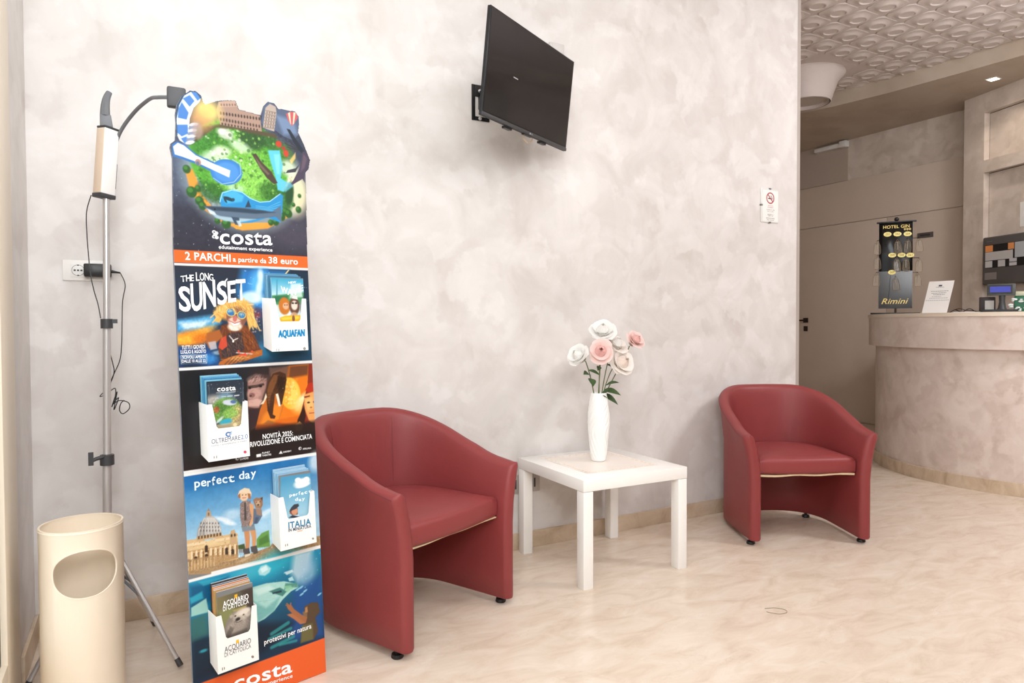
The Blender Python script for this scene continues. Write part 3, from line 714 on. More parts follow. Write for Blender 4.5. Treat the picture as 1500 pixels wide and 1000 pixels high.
# ------------------------------------------------------------------ no-smoking notice on the long wall
def nosmoke(parent, cx, cz, r, place_y, m_red, m_blk):
    def disc(pts, m, name, y):
        MB().prism([(p[0], p[1]) for p in pts], 0, 0.0004, Matrix(((1, 0, 0, 0), (0, 0, -1, y), (0, 1, 0, 0), (0, 0, 0, 1)))).build(name, m, parent)
    n = 28; vs = []; fs = []
    for k in range(n):
        a = 2 * PI * k / n
        vs += [(cx + r * math.cos(a), place_y - 0.0006, cz + r * math.sin(a)), (cx + r * 0.80 * math.cos(a), place_y - 0.0006, cz + r * 0.80 * math.sin(a))]
    for k in range(n): fs.append((2 * k, 2 * ((k + 1) % n), 2 * ((k + 1) % n) + 1, 2 * k + 1))
    q = r * 0.86; w = r * 0.10
    a = math.radians(-45); dx, dz = math.cos(a), math.sin(a)
    o = len(vs); vs += [(cx - dx * q - dz * w, place_y - 0.0007, cz - dz * q + dx * w), (cx + dx * q - dz * w, place_y - 0.0007, cz + dz * q + dx * w), (cx + dx * q + dz * w, place_y - 0.0007, cz + dz * q - dx * w), (cx - dx * q + dz * w, place_y - 0.0007, cz - dz * q - dx * w)]
    fs.append((o, o + 1, o + 2, o + 3))
    mb = MB().add(vs, fs); mb.build('prohibition_ring', m_red, parent)
    c = MB(); hh = r * 0.09
    c.box((cx - r * .55, place_y - 0.0005, cz - hh - r * 0.08), (cx + r * .35, place_y - 0.0003, cz + hh - r * 0.08)).box((cx + r * .39, place_y - 0.0005, cz - hh - r * .08), (cx + r * .46, place_y - 0.0003, cz + hh - r * .08)).box((cx + r * .50, place_y - 0.0005, cz - hh - r * .08), (cx + r * .57, place_y - 0.0003, cz + hh - r * .08))
    c.tube([(cx + r * .45, place_y - 0.0004, cz + r * .08), (cx + r * .40, place_y - 0.0004, cz + r * .2), (cx + r * .25, place_y - 0.0004, cz + r * .22), (cx + r * .15, place_y - 0.0004, cz + r * .3), (cx + r * .12, place_y - 0.0004, cz + r * .48)], r * 0.045, 5)
    c.build('cigarette_symbol', m_blk, parent)
ns = thing('no_smoking_sign', 'white no-smoking notice in a clear holder at the right end of the long wall', 'sign', (3.327, WY, 1.7835))
MB().box((-0.074, -0.006, -0.101), (0.074, 0, 0.101)).build('holder', mat('clear_white', (226, 224, 220), 0.15), ns, bevel=0.002)
MB().box((-0.061, -0.007, -0.094), (0.070, -0.006, 0.090)).build('sheet', M_PAPER, ns)
for x, z in ((0.0, 0.099), (0.0, -0.100), (-0.072, 0.0)): MB().box((x - 0.008, -0.009, z - 0.004), (x + 0.008, 0, z + 0.004)).build('clip', M_GREY, ns)
nosmoke(ns, 0.002, 0.044, 0.034, -0.007, ink((176, 60, 70)), ink((50, 40, 44)))
pn = lambda u, h: (u, -0.0074, h)
for s_, z, w_, c_ in (('VIETATO', -0.004, 0.022, (176, 60, 70)), ('FUMARE', -0.014, 0.024, (176, 60, 70)), ('LEGGE N. 584', -0.028, 0.034, (70, 70, 78)), ('DEL 11.11.1975', -0.038, 0.026, (70, 70, 78)), ('LEGGE N. 3', -0.056, 0.026, (70, 70, 78)), ('ART. 51', -0.064, 0.02, (70, 70, 78)), ('RESPONSABILE', -0.078, 0.036, (70, 70, 78)), ('DELLA VIGILANZA', -0.088, 0.03, (70, 70, 78))):
    letter_obj(s_, (0.004 - w_, z), (0.004 + w_, z), 0.0055, ink(c_), ns, pn)

# ------------------------------------------------------------------ wall sockets, charger and its cable
sk = thing('wall_socket', 'white wall socket plate behind the silver lamp stand', 'socket', (-0.150, WY, 1.276))
MB().box((-0.066, -0.007, -0.036), (0.066, 0, 0.036)).build('plate', M_WHITE, sk, bevel=0.002)
MB().box((-0.042, -0.009, -0.024), (0.004, -0.007, 0.024)).build('socket_module', M_WHITE, sk, bevel=0.001)
hp = MB()
for x, z in ((-0.030, 0), (-0.020, 0), (-0.010, 0)): hp.box((x - 0.003, -0.0096, z - 0.003), (x + 0.003, -0.009, z + 0.003))
for z in (0.018, -0.018): hp.box((-0.023, -0.0096, z - 0.002), (-0.017, -0.009, z + 0.002))
hp.tube([(-0.02 + 0.019 * math.cos(a), -0.0092, 0.019 * math.sin(a)) for a in np.linspace(0, 2 * PI, 24)], 0.0006, 4)
hp.build('socket_holes', M_DGREY, sk)
ch = thing('power_adapter', 'black power adapter plugged into the wall socket with a long thin cable', 'adapter', (-0.146, WY - 0.009, 1.276))
MB().box((-0.006, -0.036, -0.023), (0.078, 0.0, 0.023)).build('body', M_BLACK, ch, bevel=0.005)
MB().tube([(0.078, -0.018, -0.002), (0.092, -0.018, -0.004), (0.105, -0.018, -0.006)], [0.006, 0.004, 0.003], 8).build('strain_relief', M_BLACK, ch, smooth=True)
def curve(pts, m=6):
    """smooth curve through the points"""
    P_ = [Vector(p) for p in pts]; out = []
    for i in range(len(P_) - 1):
        p0 = P_[max(0, i - 1)]; p1 = P_[i]; p2 = P_[i + 1]; p3 = P_[min(len(P_) - 1, i + 2)]
        for k in range(m):
            t_ = k / m
            out.append(0.5 * ((2 * p1) + (p2 - p0) * t_ + (2 * p0 - 5 * p1 + 4 * p2 - p3) * t_ ** 2 + (3 * p1 - p0 - 3 * p2 + p3) * t_ ** 3))
    out.append(P_[-1]); return out
cb_ = curve([(0.105, -0.018, -0.006), (0.120, -0.06, -0.05), (0.112, -0.11, -0.11), (0.110, -0.15, -0.18), (0.108, -0.16, -0.25), (0.102, -0.16, -0.31), (0.085, -0.18, -0.355), (0.065, -0.23, -0.400), (0.045, -0.255, -0.425), (0.064, -0.255, -0.418), (0.088, -0.262, -0.40), (0.088, -0.27, -0.43), (0.078, -0.27, -0.46), (0.094, -0.27, -0.41), (0.084, -0.27, -0.47), (0.098, -0.27, -0.43), (0.082, -0.275, -0.45), (0.100, -0.27, -0.44), (0.125, -0.27, -0.448), (0.128, -0.27, -0.468), (0.110, -0.27, -0.484), (0.100, -0.27, -0.472), (0.104, -0.268, -0.450), (0.114, -0.268, -0.440)])
MB().tube(cb_, 0.0016, 5).build('cable', M_BLACK, ch, smooth=True)
MB().tube(curve([(0.072, -0.252, -0.27), (0.082, -0.255, -0.315), (0.086, -0.258, -0.35), (0.070, -0.258, -0.395), (0.055, -0.258, -0.418)]), 0.0016, 5).build('cable', M_BLACK, ch, smooth=True)

# ------------------------------------------------------------------ silver tripod stand with the box lamp
st = thing('lamp_stand', 'silver tripod stand carrying a white and beige box lamp with a gooseneck', 'stand', (-0.09, 2.50, 0))
px_ = lambda z: (0.001 + 0.0125 * z, 0, z)
MB().tube([px_(0.28), px_(0.67)], 0.0125, 16).build('lower_tube', M_CHROME, st, smooth=True)
MB().tube([px_(0.65), px_(1.10)], 0.0112, 16).build('middle_tube', M_CHROME, st, smooth=True)
MB().tube([px_(1.08), px_(1.50)], 0.0098, 16).build('upper_tube', M_CHROME, st, smooth=True)
cl = MB(); cl.lathe([(0.010, -0.016), (0.017, -0.016), (0.017, 0.014), (0.010, 0.014)], 16, px_(1.088)).box((0.012, -0.008, 1.088), (0.044, 0.006, 1.101)).box((0.010, -0.006, 1.074), (0.03, 0.006, 1.082)).build('clamp', M_DGREY, st, smooth=True, angle=30)
cl = MB(); cl.lathe([(0.011, -0.02), (0.020, -0.02), (0.020, 0.012), (0.012, 0.014)], 16, px_(0.663)).tube([(0.0, -0.015, 0.672), (-0.02, -0.022, 0.668), (-0.030, -0.026, 0.664)], 0.006, 8).box((-0.04, -0.032, 0.650), (-0.026, -0.02, 0.690)).box((0.012, -0.01, 0.655), (0.026, 0.01, 0.676)).build('clamp', M_DGREY, st, smooth=True, angle=30)
MB().lathe([(0.013, 0.37), (0.020, 0.37), (0.020, 0.41), (0.013, 0.412)], 16, (0.005, 0, 0)).build('collar', M_DGREY, st, smooth=True, angle=30)
MB().lathe([(0.013, 0.30), (0.017, 0.30), (0.017, 0.325), (0.013, 0.325)], 16, (0.004, 0, 0)).build('collar', M_DGREY, st, smooth=True, angle=30)
for fx, fy in ((0.203, -0.117), (0.140, 0.262), (-0.208, -0.055)):
    l_ = math.hypot(fx, fy); ux, uy = fx / l_, fy / l_
    a0 = Vector((0.005 + ux * 0.018, uy * 0.018, 0.392)); f0 = Vector((fx, fy, 0.008))
    lg_ = MB().tube([a0, f0], 0.0075, 10).build('leg', M_CHROME, st, smooth=True)
    MB().tube([f0 + (a0 - f0) * 0.06, f0], [0.0085, 0.009], 10).build('leg_tip', M_DGREY, lg_, smooth=True)
    MB().tube([(0.004 + ux * 0.016, uy * 0.016, 0.312), a0 * 0.55 + f0 * 0.45], 0.0042, 8).build('brace', M_GREY, st, smooth=True)
# lamp box (white front, beige side, grey ends)
bl = MB()
Mx = Matrix.Translation((0.010, 0.0, 1.478)) @ Matrix.Rotation(math.radians(4), 4, 'Y') @ Matrix.Rotation(math.radians(40), 4, 'Z')
def lampbox(a, b, name, m, bev=0.002): return MB().box(a, b, Mx).build(name, m, st, bevel=bev)
lampbox((-0.022, -0.020, 0.012), (0.026, 0.016, 0.215), 'lamp_housing', mat('white_shell', (246, 244, 240), 0.4))
lampbox((-0.0235, -0.0185, 0.014), (-0.022, 0.0145, 0.213), 'side_panel', mat('beige_shell', (226, 204, 182), 0.45), 0.0004)
lampbox((-0.024, -0.022, 0.0), (0.028, 0.018, 0.013), 'end_cap', M_DGREY)
lampbox((-0.023, -0.021, 0.215), (0.027, 0.017, 0.222), 'end_cap', M_DGREY)
lampbox((0.026, -0.014, 0.035), (0.033, 0.012, 0.115), 'switch_panel', M_GREY)
for k in range(3): lampbox((0.033, -0.010, 0.042 + k * 0.024), (0.0342, 0.008, 0.060 + k * 0.024), 'button', M_DGREY, 0.0005)
hd = MB().hexa([(0.006, -0.01, 1.694), (0.042, -0.01, 1.694), (0.042, 0.012, 1.694), (0.006, 0.012, 1.694), (0.006, -0.01, 1.738), (0.036, -0.01, 1.738), (0.036, 0.012, 1.738), (0.006, 0.012, 1.738)])
hd.build('clip_base', M_GREY, st, bevel=0.003)
MB().tube(curve([(0.020, 0, 1.735), (0.021, 0, 1.765), (0.025, 0, 1.79), (0.033, 0, 1.810)], 4), [0.014, 0.0138, 0.0135, 0.013, 0.0125, 0.012, 0.0115, 0.011, 0.0105, 0.010, 0.0095, 0.009, 0.008][:13], 8).build('clip_arm', M_GREY, st, smooth=True)
MB().tube(curve([(0.034, 0.022, 1.61), (0.046, 0.018, 1.655), (0.068, -0.02, 1.700), (0.104, -0.09, 1.738), (0.140, -0.19, 1.750), (0.160, -0.27, 1.735), (0.190, -0.355, 1.715)]), 0.0055, 8).build('gooseneck', M_GREY, st, smooth=True)
MB().box((0.178, -0.385, 1.682), (0.225, -0.360, 1.738)).build('clip_head', M_DGREY, st, bevel=0.005)
MB().tube(curve([(-0.022, 0.03, 1.49), (-0.036, 0.05, 1.44), (-0.037, 0.06, 1.375), (-0.036, 0.12, 1.30), (-0.032, 0.11, 1.25), (-0.022, 0.09, 1.195), (-0.010, 0.05, 1.15), (-0.002, 0.014, 1.105)]), 0.0016, 5).build('cable', M_BLACK, st, smooth=True)

# ------------------------------------------------------------------ cream ash bin with an oval opening
def shell_with_hole(R, H, n_r, name, m):
    t = 0.0035
    bm = bmesh.new(); n = 72
    me = bpy.data.meshes.new(name)
    prof = [(R - 0.004, 0.0), (R, 0.004), (R, H - 0.008), (R + 0.0015, H - 0.003), (R, H), (R - t, H), (R - t, 0.006)]
    mb = MB(); vs = []; fs = []
    for r_, z in prof: vs += [(r_ * math.cos(2 * PI * k / n), r_ * math.sin(2 * PI * k / n), z) for k in range(n)]
    for i in range(len(prof) - 1):
        for k in range(n): fs.append((i * n + k, i * n + (k + 1) % n, (i + 1) * n + (k + 1) % n, (i + 1) * n + k))
    fs += [tuple(reversed(range(n))), tuple(range((len(prof) - 1) * n, len(prof) * n))]
    return mb.add(vs, fs).build(name, m, None, smooth=True, angle=40)
bn = thing('ash_bin', 'tall cream cylindrical bin with an oval opening in its side', 'bin', (-0.137, 2.250, 0))
BR, BH = 0.1015, 0.528
bo_ = shell_with_hole(BR, BH, 72, 'body', mat('cream_metal', (240, 224, 202), 0.38, noise=0.02))
ca_ = MB(); n = 48
ang = math.radians(-81)       # the opening looks this way
ax = Vector((math.cos(ang), math.sin(ang), 0)); sx = Vector((-math.sin(ang), math.cos(ang), 0))
ring0 = []; ring1 = []
for k in range(n):
    a = 2 * PI * k / n; e = 0.86
    p = sx * (0.074 * math.copysign(abs(math.cos(a)) ** e, math.cos(a))) + Vector((0, 0, 0.414 + 0.064 * math.copysign(abs(math.sin(a)) ** e, math.sin(a))))
    ring0.append(p + ax * 0.02); ring1.append(p + ax * 0.2)
cut = MB().add(ring0 + ring1, [tuple(range(n)), tuple(range(n, 2 * n))] + [(k, (k + 1) % n, n + (k + 1) % n, n + k) for k in range(n)]).build('cutter', M_WHITE)
mod = bo_.modifiers.new('hole', 'BOOLEAN'); mod.object = cut; mod.operation = 'DIFFERENCE'; mod.solver = 'EXACT'
bpy.context.view_layer.update()
dg = bpy.context.evaluated_depsgraph_get()
me = bpy.data.meshes.new_from_object(bo_.evaluated_get(dg))
bo_.modifiers.clear(); bo_.data = me
bpy.data.objects.remove(cut, do_unlink=True)
me.set_sharp_from_angle(angle=math.radians(40))
bo_.parent = bn
MB().lathe([(BR - 0.006, 0.040), (0.06, 0.036), (0.001, 0.036)], 48, caps=False).build('inner_floor', MATS['cream_metal'], bn, smooth=True)
MB().lathe([(BR + 0.0004, BH - 0.0005), (BR + 0.0004, BH + 0.003), (BR - 0.0045, BH + 0.003), (BR - 0.0045, BH - 0.0005)], 72, caps=False).build('rim', MATS['cream_metal'], bn, smooth=True)
nE = 48; rl = []
for k in range(nE + 1):
    a = 2 * PI * k / nE; e = 0.86
    u = 0.0745 * math.copysign(abs(math.cos(a)) ** e, math.cos(a)); z = 0.414 + 0.0645 * math.copysign(abs(math.sin(a)) ** e, math.sin(a))
    rr = BR - 0.001; b_ = math.asin(u / rr)
    rl.append((rr * math.cos(ang + b_), rr * math.sin(ang + b_), z))
MB().tube(rl[:-1], 0.0022, 6, closed=True).build('opening_edge', MATS['cream_metal'], bn, smooth=True)

# ================================================================== LEAFLET DISPLAY
ART = [
('G','B',(61,67,84),(52,52,63),[1964,15825,1838,13046],1.0,0,[78,17359,4416,18343,4138,12690,-128,12497]),
('E','B',(111,127,150),0.5,713,[292,15179,772,772,0]),
('N','B',0.1,83,1,[78,17359,4416,18343,4138,12690,-128,12497]),
('S','B',(232,238,246),0.8,90,4,11,3,[102,15530,4057,15165,3960,13176,42,12935]),
('E','B',(93,86,99),0.5,535,[3456,13631,891,535,0]),
('E','B',(185,210,208),0.6,416,[2080,15147,1723,1557,0]),
('E','B',(231,239,217),0.6,357,[3332,15073,624,832,0]),
('E','B',(240,230,184),0.8,297,[3646,14868,416,654,0]),
('P','B',(232,153,60),1.0,48,[396,15194,632,15201,817,14535,1205,14075,1696,13723,2220,13710,2900,13946,3228,14216,3350,14107,2704,13721,1921,13599,1359,13779,878,14098,525,14555]),
('P','B',(233,160,67),1.0,24,[1584,13771,2227,13856,2961,13921,2460,13701,1749,13625]),
('E','B',(87,163,54),1.0,83,[1983,15596,1456,1248,0]),
('E','B',(124,192,74),0.8,357,[1943,15360,891,891,0]),
('E','B',(143,208,92),0.7,297,[2223,15050,654,535,0]),
('E','B',(63,125,44),0.8,178,[1296,16113,535,357,0]),
('E','B',(63,130,48),0.8,178,[952,15776,357,535,0]),
('E','B',(44,77,42),0.85,149,[2342,16352,416,357,0]),
('E','B',(51,92,48),0.8,119,[2829,16378,416,238,20]),
('E','B',(68,112,47),0.7,149,[3309,15916,357,475,0]),
('E','B',(56,107,42),0.8,149,[2880,14838,416,297,0]),
('E','B',(47,97,40),0.8,149,[1119,14626,416,267,20]),
('E','B',(51,106,44),0.9,119,[3312,14648,238,357,0]),
('N','B',0.22,42,5,[714,16455,3618,17002,3556,14370,663,14076]),
('E','B',(217,237,210),0.85,149,[1220,15650,386,178,-20]),
('E','B',(230,242,218),0.8,107,[1452,15857,238,131,0]),
('E','B',(211,232,204),0.8,119,[1975,16057,297,149,15]),
('E','B',(201,210,192),0.9,83,[1559,16358,238,166,10]),
('E','B',(232,224,216),0.9,36,[1476,16400,107,83,0]),
('E','B',(222,214,206),0.9,36,[1643,16344,95,71,0]),
('E','B',(198,232,200),0.8,83,[1803,14823,238,95,0]),
('E','B',(227,236,217),0.8,149,[3423,15631,238,238,0]),
('S','B',(44,90,36),0.55,120,18,53,51,[765,16409,3355,16892,3245,14580,726,14303]),
('S','B',(165,214,106),0.6,70,12,42,52,[917,16215,3088,16602,3003,14792,1007,14557]),
('S','B',(238,244,230),0.5,30,18,53,53,[922,16327,2353,16588,2304,15528,878,15319]),
('F','B',(47,106,38),0.35,70,154,70,25,12,54,[1724,15615,2801,15779,2753,14763,1680,14636]),
('F','B',(182,224,122),0.4,60,178,75,25,12,55,[1724,15615,2801,15779,2753,14763,1680,14636]),
('P','B',(95,198,223),1.0,36,[2815,16078,3192,16139,3265,15668,3184,15295,3370,15199,3259,14883,3071,14921,3025,15274,2891,15733]),
('P','B',(143,220,236),0.7,48,[2997,15988,3186,16018,3158,15412,3063,15399]),
('P','B',(77,64,56),1.0,18,[2320,15881,2442,15930,2613,15691,2908,15437,3081,15132,2954,15085,2744,15236,2543,15504]),
('P','B',(122,106,92),0.8,24,[2408,15836,2579,15627,2843,15369,2780,15330,2516,15559]),
('E','B',(197,64,44),1.0,36,[3170,16328,95,95,0]),
('E','B',(200,69,47),1.0,36,[3393,16081,83,107,0]),
('E','B',(168,58,40),1.0,24,[3323,16221,59,59,0]),
('P','B',(240,205,122),0.8,36,[3500,15885,3708,16162,3699,15977,3559,15772]),
('L','B',(59,52,48),1.0,0,24,[3496,16493,3843,16245]),
('L','B',(59,52,48),1.0,0,24,[3454,16273,3843,16245]),
('L','B',(59,52,48),1.0,0,24,[3599,16602,3941,16199]),
('L','B',(59,52,48),1.0,0,24,[3395,16384,3714,16285]),
('E','B',(47,90,42),1.0,36,[447,15174,107,118,0]),
('E','B',(79,138,60),0.8,30,[421,15210,53,53,0]),
('E','B',(47,90,42),1.0,36,[552,14558,143,157,0]),
('E','B',(79,138,60),0.8,30,[516,14607,71,71,0]),
('E','B',(47,90,42),1.0,36,[726,14673,89,98,0]),
('E','B',(79,138,60),0.8,30,[704,14703,45,45,0]),
('E','B',(47,90,42),1.0,36,[754,14334,119,131,0]),
('E','B',(79,138,60),0.8,30,[724,14375,59,59,0]),
('E','B',(47,90,42),1.0,36,[829,14203,107,118,0]),
('E','B',(79,138,60),0.8,30,[802,14240,53,53,0]),
('E','B',(47,90,42),1.0,36,[3295,14283,107,118,0]),
('E','B',(79,138,60),0.8,30,[3262,14323,53,53,0]),
('E','B',(47,90,42),1.0,36,[3388,14232,119,131,0]),
('E','B',(79,138,60),0.8,30,[3352,14277,59,59,0]),
('E','B',(47,90,42),1.0,36,[3160,14119,119,131,0]),
('E','B',(79,138,60),0.8,30,[3124,14164,59,59,0]),
('E','B',(47,90,42),1.0,36,[3721,14387,95,105,0]),
('E','B',(79,138,60),0.8,30,[3691,14423,48,48,0]),
('E','B',(47,90,42),1.0,36,[3774,14822,59,65,0]),
('E','B',(79,138,60),0.8,30,[3756,14845,30,30,0]),
('E','B',(47,90,42),1.0,36,[2963,13951,107,118,0]),
('E','B',(79,138,60),0.8,30,[2931,13992,53,53,0]),
('E','B',(47,90,42),1.0,36,[1470,13761,131,144,0]),
('E','B',(79,138,60),0.8,30,[1435,13808,65,65,0]),
('E','B',(47,90,42),1.0,36,[1222,13823,83,92,0]),
('E','B',(79,138,60),0.8,30,[1200,13853,42,42,0]),
('E','B',(47,90,42),1.0,36,[2805,13908,83,92,0]),
('E','B',(79,138,60),0.8,30,[2781,13939,42,42,0]),
('E','B',(47,90,42),1.0,36,[3564,14523,59,65,0]),
('E','B',(79,138,60),0.8,30,[3545,14546,30,30,0]),
('E','B',(40,79,44),1.0,59,[3450,14845,131,357,10]),
('P','B',(91,74,56),0.9,59,[927,16439,1486,16629,2059,16621,2596,16633,3088,16602,3146,16492,2468,16492,1881,16531,1312,16483,748,16019,636,15890,672,16116]),
('P','B',(169,141,125),1.0,12,[1401,17235,1602,17317,1890,17367,1977,17126,2229,17119,2617,17079,2656,16614,1999,16593,1428,16589,1334,16967]),
('P','B',(194,165,147),0.8,18,[1401,17235,1890,17367,1940,17205,1423,17087]),
('E','B',(74,58,52),1.0,12,[1454,16923,27,48,0]),
('E','B',(74,58,52),1.0,12,[1539,16928,27,48,0]),
('E','B',(74,58,52),1.0,12,[1624,16932,27,48,0]),
('E','B',(74,58,52),1.0,12,[1709,16936,27,48,0]),
('E','B',(74,58,52),1.0,12,[1795,16941,27,48,0]),
('E','B',(74,58,52),1.0,12,[1882,16945,27,48,0]),
('E','B',(74,58,52),1.0,12,[1969,16950,27,48,0]),
('E','B',(74,58,52),1.0,12,[2057,16955,27,48,0]),
('E','B',(74,58,52),1.0,12,[2145,16959,27,48,0]),
('E','B',(74,58,52),1.0,12,[2234,16964,27,48,0]),
('E','B',(74,58,52),1.0,12,[2323,16968,27,48,0]),
('E','B',(74,58,52),1.0,12,[2413,16973,27,48,0]),
('E','B',(74,58,52),1.0,12,[2503,16978,27,48,0]),
('E','B',(74,58,52),1.0,12,[2594,16983,27,48,0]),
('E','B',(84,66,58),1.0,12,[1447,16752,27,48,0]),
('E','B',(84,66,58),1.0,12,[1531,16752,27,48,0]),
('E','B',(84,66,58),1.0,12,[1616,16752,27,48,0]),
('E','B',(84,66,58),1.0,12,[1701,16753,27,48,0]),
('E','B',(84,66,58),1.0,12,[1787,16753,27,48,0]),
('E','B',(84,66,58),1.0,12,[1873,16754,27,48,0]),
('E','B',(84,66,58),1.0,12,[1960,16754,27,48,0]),
('E','B',(84,66,58),1.0,12,[2048,16755,27,48,0]),
('E','B',(84,66,58),1.0,12,[2136,16755,27,48,0]),
('E','B',(84,66,58),1.0,12,[2224,16756,27,48,0]),
('E','B',(84,66,58),1.0,12,[2313,16756,27,48,0]),
('E','B',(84,66,58),1.0,12,[2403,16757,27,48,0]),
('E','B',(84,66,58),1.0,12,[2493,16757,27,48,0]),
('E','B',(84,66,58),1.0,12,[2583,16758,27,48,0]),
('E','B',(74,58,52),1.0,12,[1486,16623,24,36,0]),
('E','B',(74,58,52),1.0,12,[1576,16624,24,36,0]),
('E','B',(74,58,52),1.0,12,[1667,16625,24,36,0]),
('E','B',(74,58,52),1.0,12,[1758,16626,24,36,0]),
('E','B',(74,58,52),1.0,12,[1850,16628,24,36,0]),
('E','B',(74,58,52),1.0,12,[1943,16629,24,36,0]),
('E','B',(74,58,52),1.0,12,[2036,16630,24,36,0]),
('E','B',(74,58,52),1.0,12,[2130,16631,24,36,0]),
('E','B',(74,58,52),1.0,12,[2224,16632,24,36,0]),
('E','B',(74,58,52),1.0,12,[2319,16633,24,36,0]),
('E','B',(74,58,52),1.0,12,[2415,16635,24,36,0]),
('E','B',(74,58,52),1.0,12,[2511,16636,24,36,0]),
('E','B',(125,100,89),1.0,12,[1482,17167,21,36,0]),
('E','B',(125,100,89),1.0,12,[1562,17184,21,36,0]),
('E','B',(125,100,89),1.0,12,[1642,17200,21,36,0]),
('E','B',(125,100,89),1.0,12,[1722,17217,21,36,0]),
('E','B',(125,100,89),1.0,12,[1803,17234,21,36,0]),
('E','B',(125,100,89),1.0,12,[1884,17251,21,36,0]),
('E','B',(242,211,124),0.95,297,[1084,16916,368,327,0]),
('E','B',(233,174,106),0.7,267,[853,16592,297,267,0]),
('P','B',(223,232,244),1.0,18,[228,16092,221,16524,304,16921,457,17227,648,17378,808,17392,919,17244,876,17124,707,16923,587,16596,542,16148,583,15881,426,15881,299,15941]),
('P','B',(77,130,200),1.0,18,[427,17122,616,17261,743,17123,602,16928]),
('P','B',(77,130,200),1.0,18,[647,17367,808,17392,919,17244,823,17140]),
('P','B',(77,130,200),1.0,18,[300,16812,397,17022,568,16757,507,16553,274,16562]),
('P','B',(77,130,200),1.0,18,[240,16365,527,16420,532,16174,355,16060,241,16148]),
('P','B',(77,130,200),1.0,18,[327,16001,541,16120,573,15906,426,15881]),
('L','B',(53,80,110),1.0,0,42,[228,16092,221,16524,304,16921,457,17227,648,17378,808,17392,919,17244]),
('E','B',(223,228,238),1.0,18,[687,16450,131,48,-20]),
('E','B',(138,147,168),1.0,18,[667,16363,131,48,-20]),
('E','B',(223,228,238),1.0,18,[647,16277,131,48,-20]),
('E','B',(138,147,168),1.0,18,[628,16191,131,48,-20]),
('E','B',(223,228,238),1.0,18,[608,16105,131,48,-20]),
('E','B',(138,147,168),1.0,18,[589,16019,131,48,-20]),
('E','B',(223,228,238),1.0,18,[569,15933,131,48,-20]),
('E','B',(181,154,146),0.7,83,[787,16302,143,238,0]),
('P','B',(58,116,184),1.0,12,[88,15797,220,15901,424,15854,731,15629,1212,15481,1258,15262,1144,15190,719,15351,354,15434,99,15475]),
('P','B',(238,243,248),1.0,18,[121,15749,244,15867,397,15822,703,15597,1210,15424,1176,15279,748,15411,357,15505,153,15538]),
('E','B',(60,127,198),1.0,18,[1548,15247,463,368,-15]),
('E','B',(86,151,218),0.8,83,[1548,15247,368,285,-15]),
('L','B',(168,205,238),1.0,0,18,[1165,15025,1408,14887,1753,14989,1961,15247,1951,15534,1725,15644]),
('P','B',(242,246,250),1.0,24,[754,15550,1653,15307,1615,15102,721,15407]),
('E','B',(176,138,128),1.0,24,[764,15413,83,95,0]),
('E','B',(93,111,140),1.0,18,[752,15378,48,59,0]),
('P','B',(86,99,124),1.0,18,[2638,16876,2752,17373,2883,17543,3069,17528,3157,17396,3508,17407,3769,17430,3880,17267,3834,16735,3660,16521,3341,16587,3094,16723,2843,16678]),
('P','B',(125,148,180),0.8,119,[3117,17208,3690,17138,3801,16730,3343,16648]),
('P','B',(183,167,155),1.0,12,[2800,17353,2943,17502,3128,17451,3145,17274,3042,16684,2692,16739]),
('L','B',(123,106,96),1.0,0,18,[2809,17278,3132,17271]),
('L','B',(123,106,96),1.0,0,18,[2792,17173,3115,17172]),
('L','B',(123,106,96),1.0,0,18,[2775,17069,3098,17072]),
('L','B',(123,106,96),1.0,0,18,[2758,16965,3081,16973]),
('L','B',(123,106,96),1.0,0,18,[2741,16861,3063,16874]),
('L','B',(123,106,96),1.0,0,18,[2724,16757,3046,16775]),
('E','B',(109,92,83),1.0,6,[2844,17225,15,30,0]),
('E','B',(109,92,83),1.0,6,[2924,17229,15,30,0]),
('E','B',(109,92,83),1.0,6,[3005,17234,15,30,0]),
('E','B',(109,92,83),1.0,6,[3087,17238,15,30,0]),
('E','B',(109,92,83),1.0,6,[2826,17121,15,30,0]),
('E','B',(109,92,83),1.0,6,[2907,17125,15,30,0]),
('E','B',(109,92,83),1.0,6,[2988,17129,15,30,0]),
('E','B',(109,92,83),1.0,6,[3069,17133,15,30,0]),
('E','B',(109,92,83),1.0,6,[2809,17016,15,30,0]),
('E','B',(109,92,83),1.0,6,[2890,17020,15,30,0]),
('E','B',(109,92,83),1.0,6,[2971,17024,15,30,0]),
('E','B',(109,92,83),1.0,6,[3052,17027,15,30,0]),
('E','B',(109,92,83),1.0,6,[2792,16912,15,30,0]),
('E','B',(109,92,83),1.0,6,[2872,16915,15,30,0]),
('E','B',(109,92,83),1.0,6,[2953,16919,15,30,0]),
('E','B',(109,92,83),1.0,6,[3034,16922,15,30,0]),
('E','B',(109,92,83),1.0,6,[2775,16808,15,30,0]),
('E','B',(109,92,83),1.0,6,[2855,16811,15,30,0]),
('E','B',(109,92,83),1.0,6,[2936,16814,15,30,0]),
('E','B',(109,92,83),1.0,6,[3017,16817,15,30,0]),
('P','B',(201,92,98),1.0,18,[3452,17305,3604,17396,3801,17405,3840,17259,3684,17015,3617,16971,3495,17131]),
('P','B',(240,217,184),1.0,12,[3517,17336,3584,17374,3604,16987,3569,17054]),
('P','B',(240,217,184),1.0,12,[3702,17404,3768,17399,3698,17048,3657,17010]),
('P','B',(39,48,58),1.0,24,[3449,16849,3558,16839,3729,16594,3947,16323,4008,16210,3906,16163,3657,16459]),
('P','B',(75,66,84),1.0,18,[3942,16230,4107,16195,4151,15984,4084,15726,3977,15587,3981,15248,3900,15361,3662,15207,3394,15020,3601,15290,3816,15687]),
('P','B',(109,91,104),0.8,48,[3971,16142,4086,16036,3983,15712,3844,15568]),
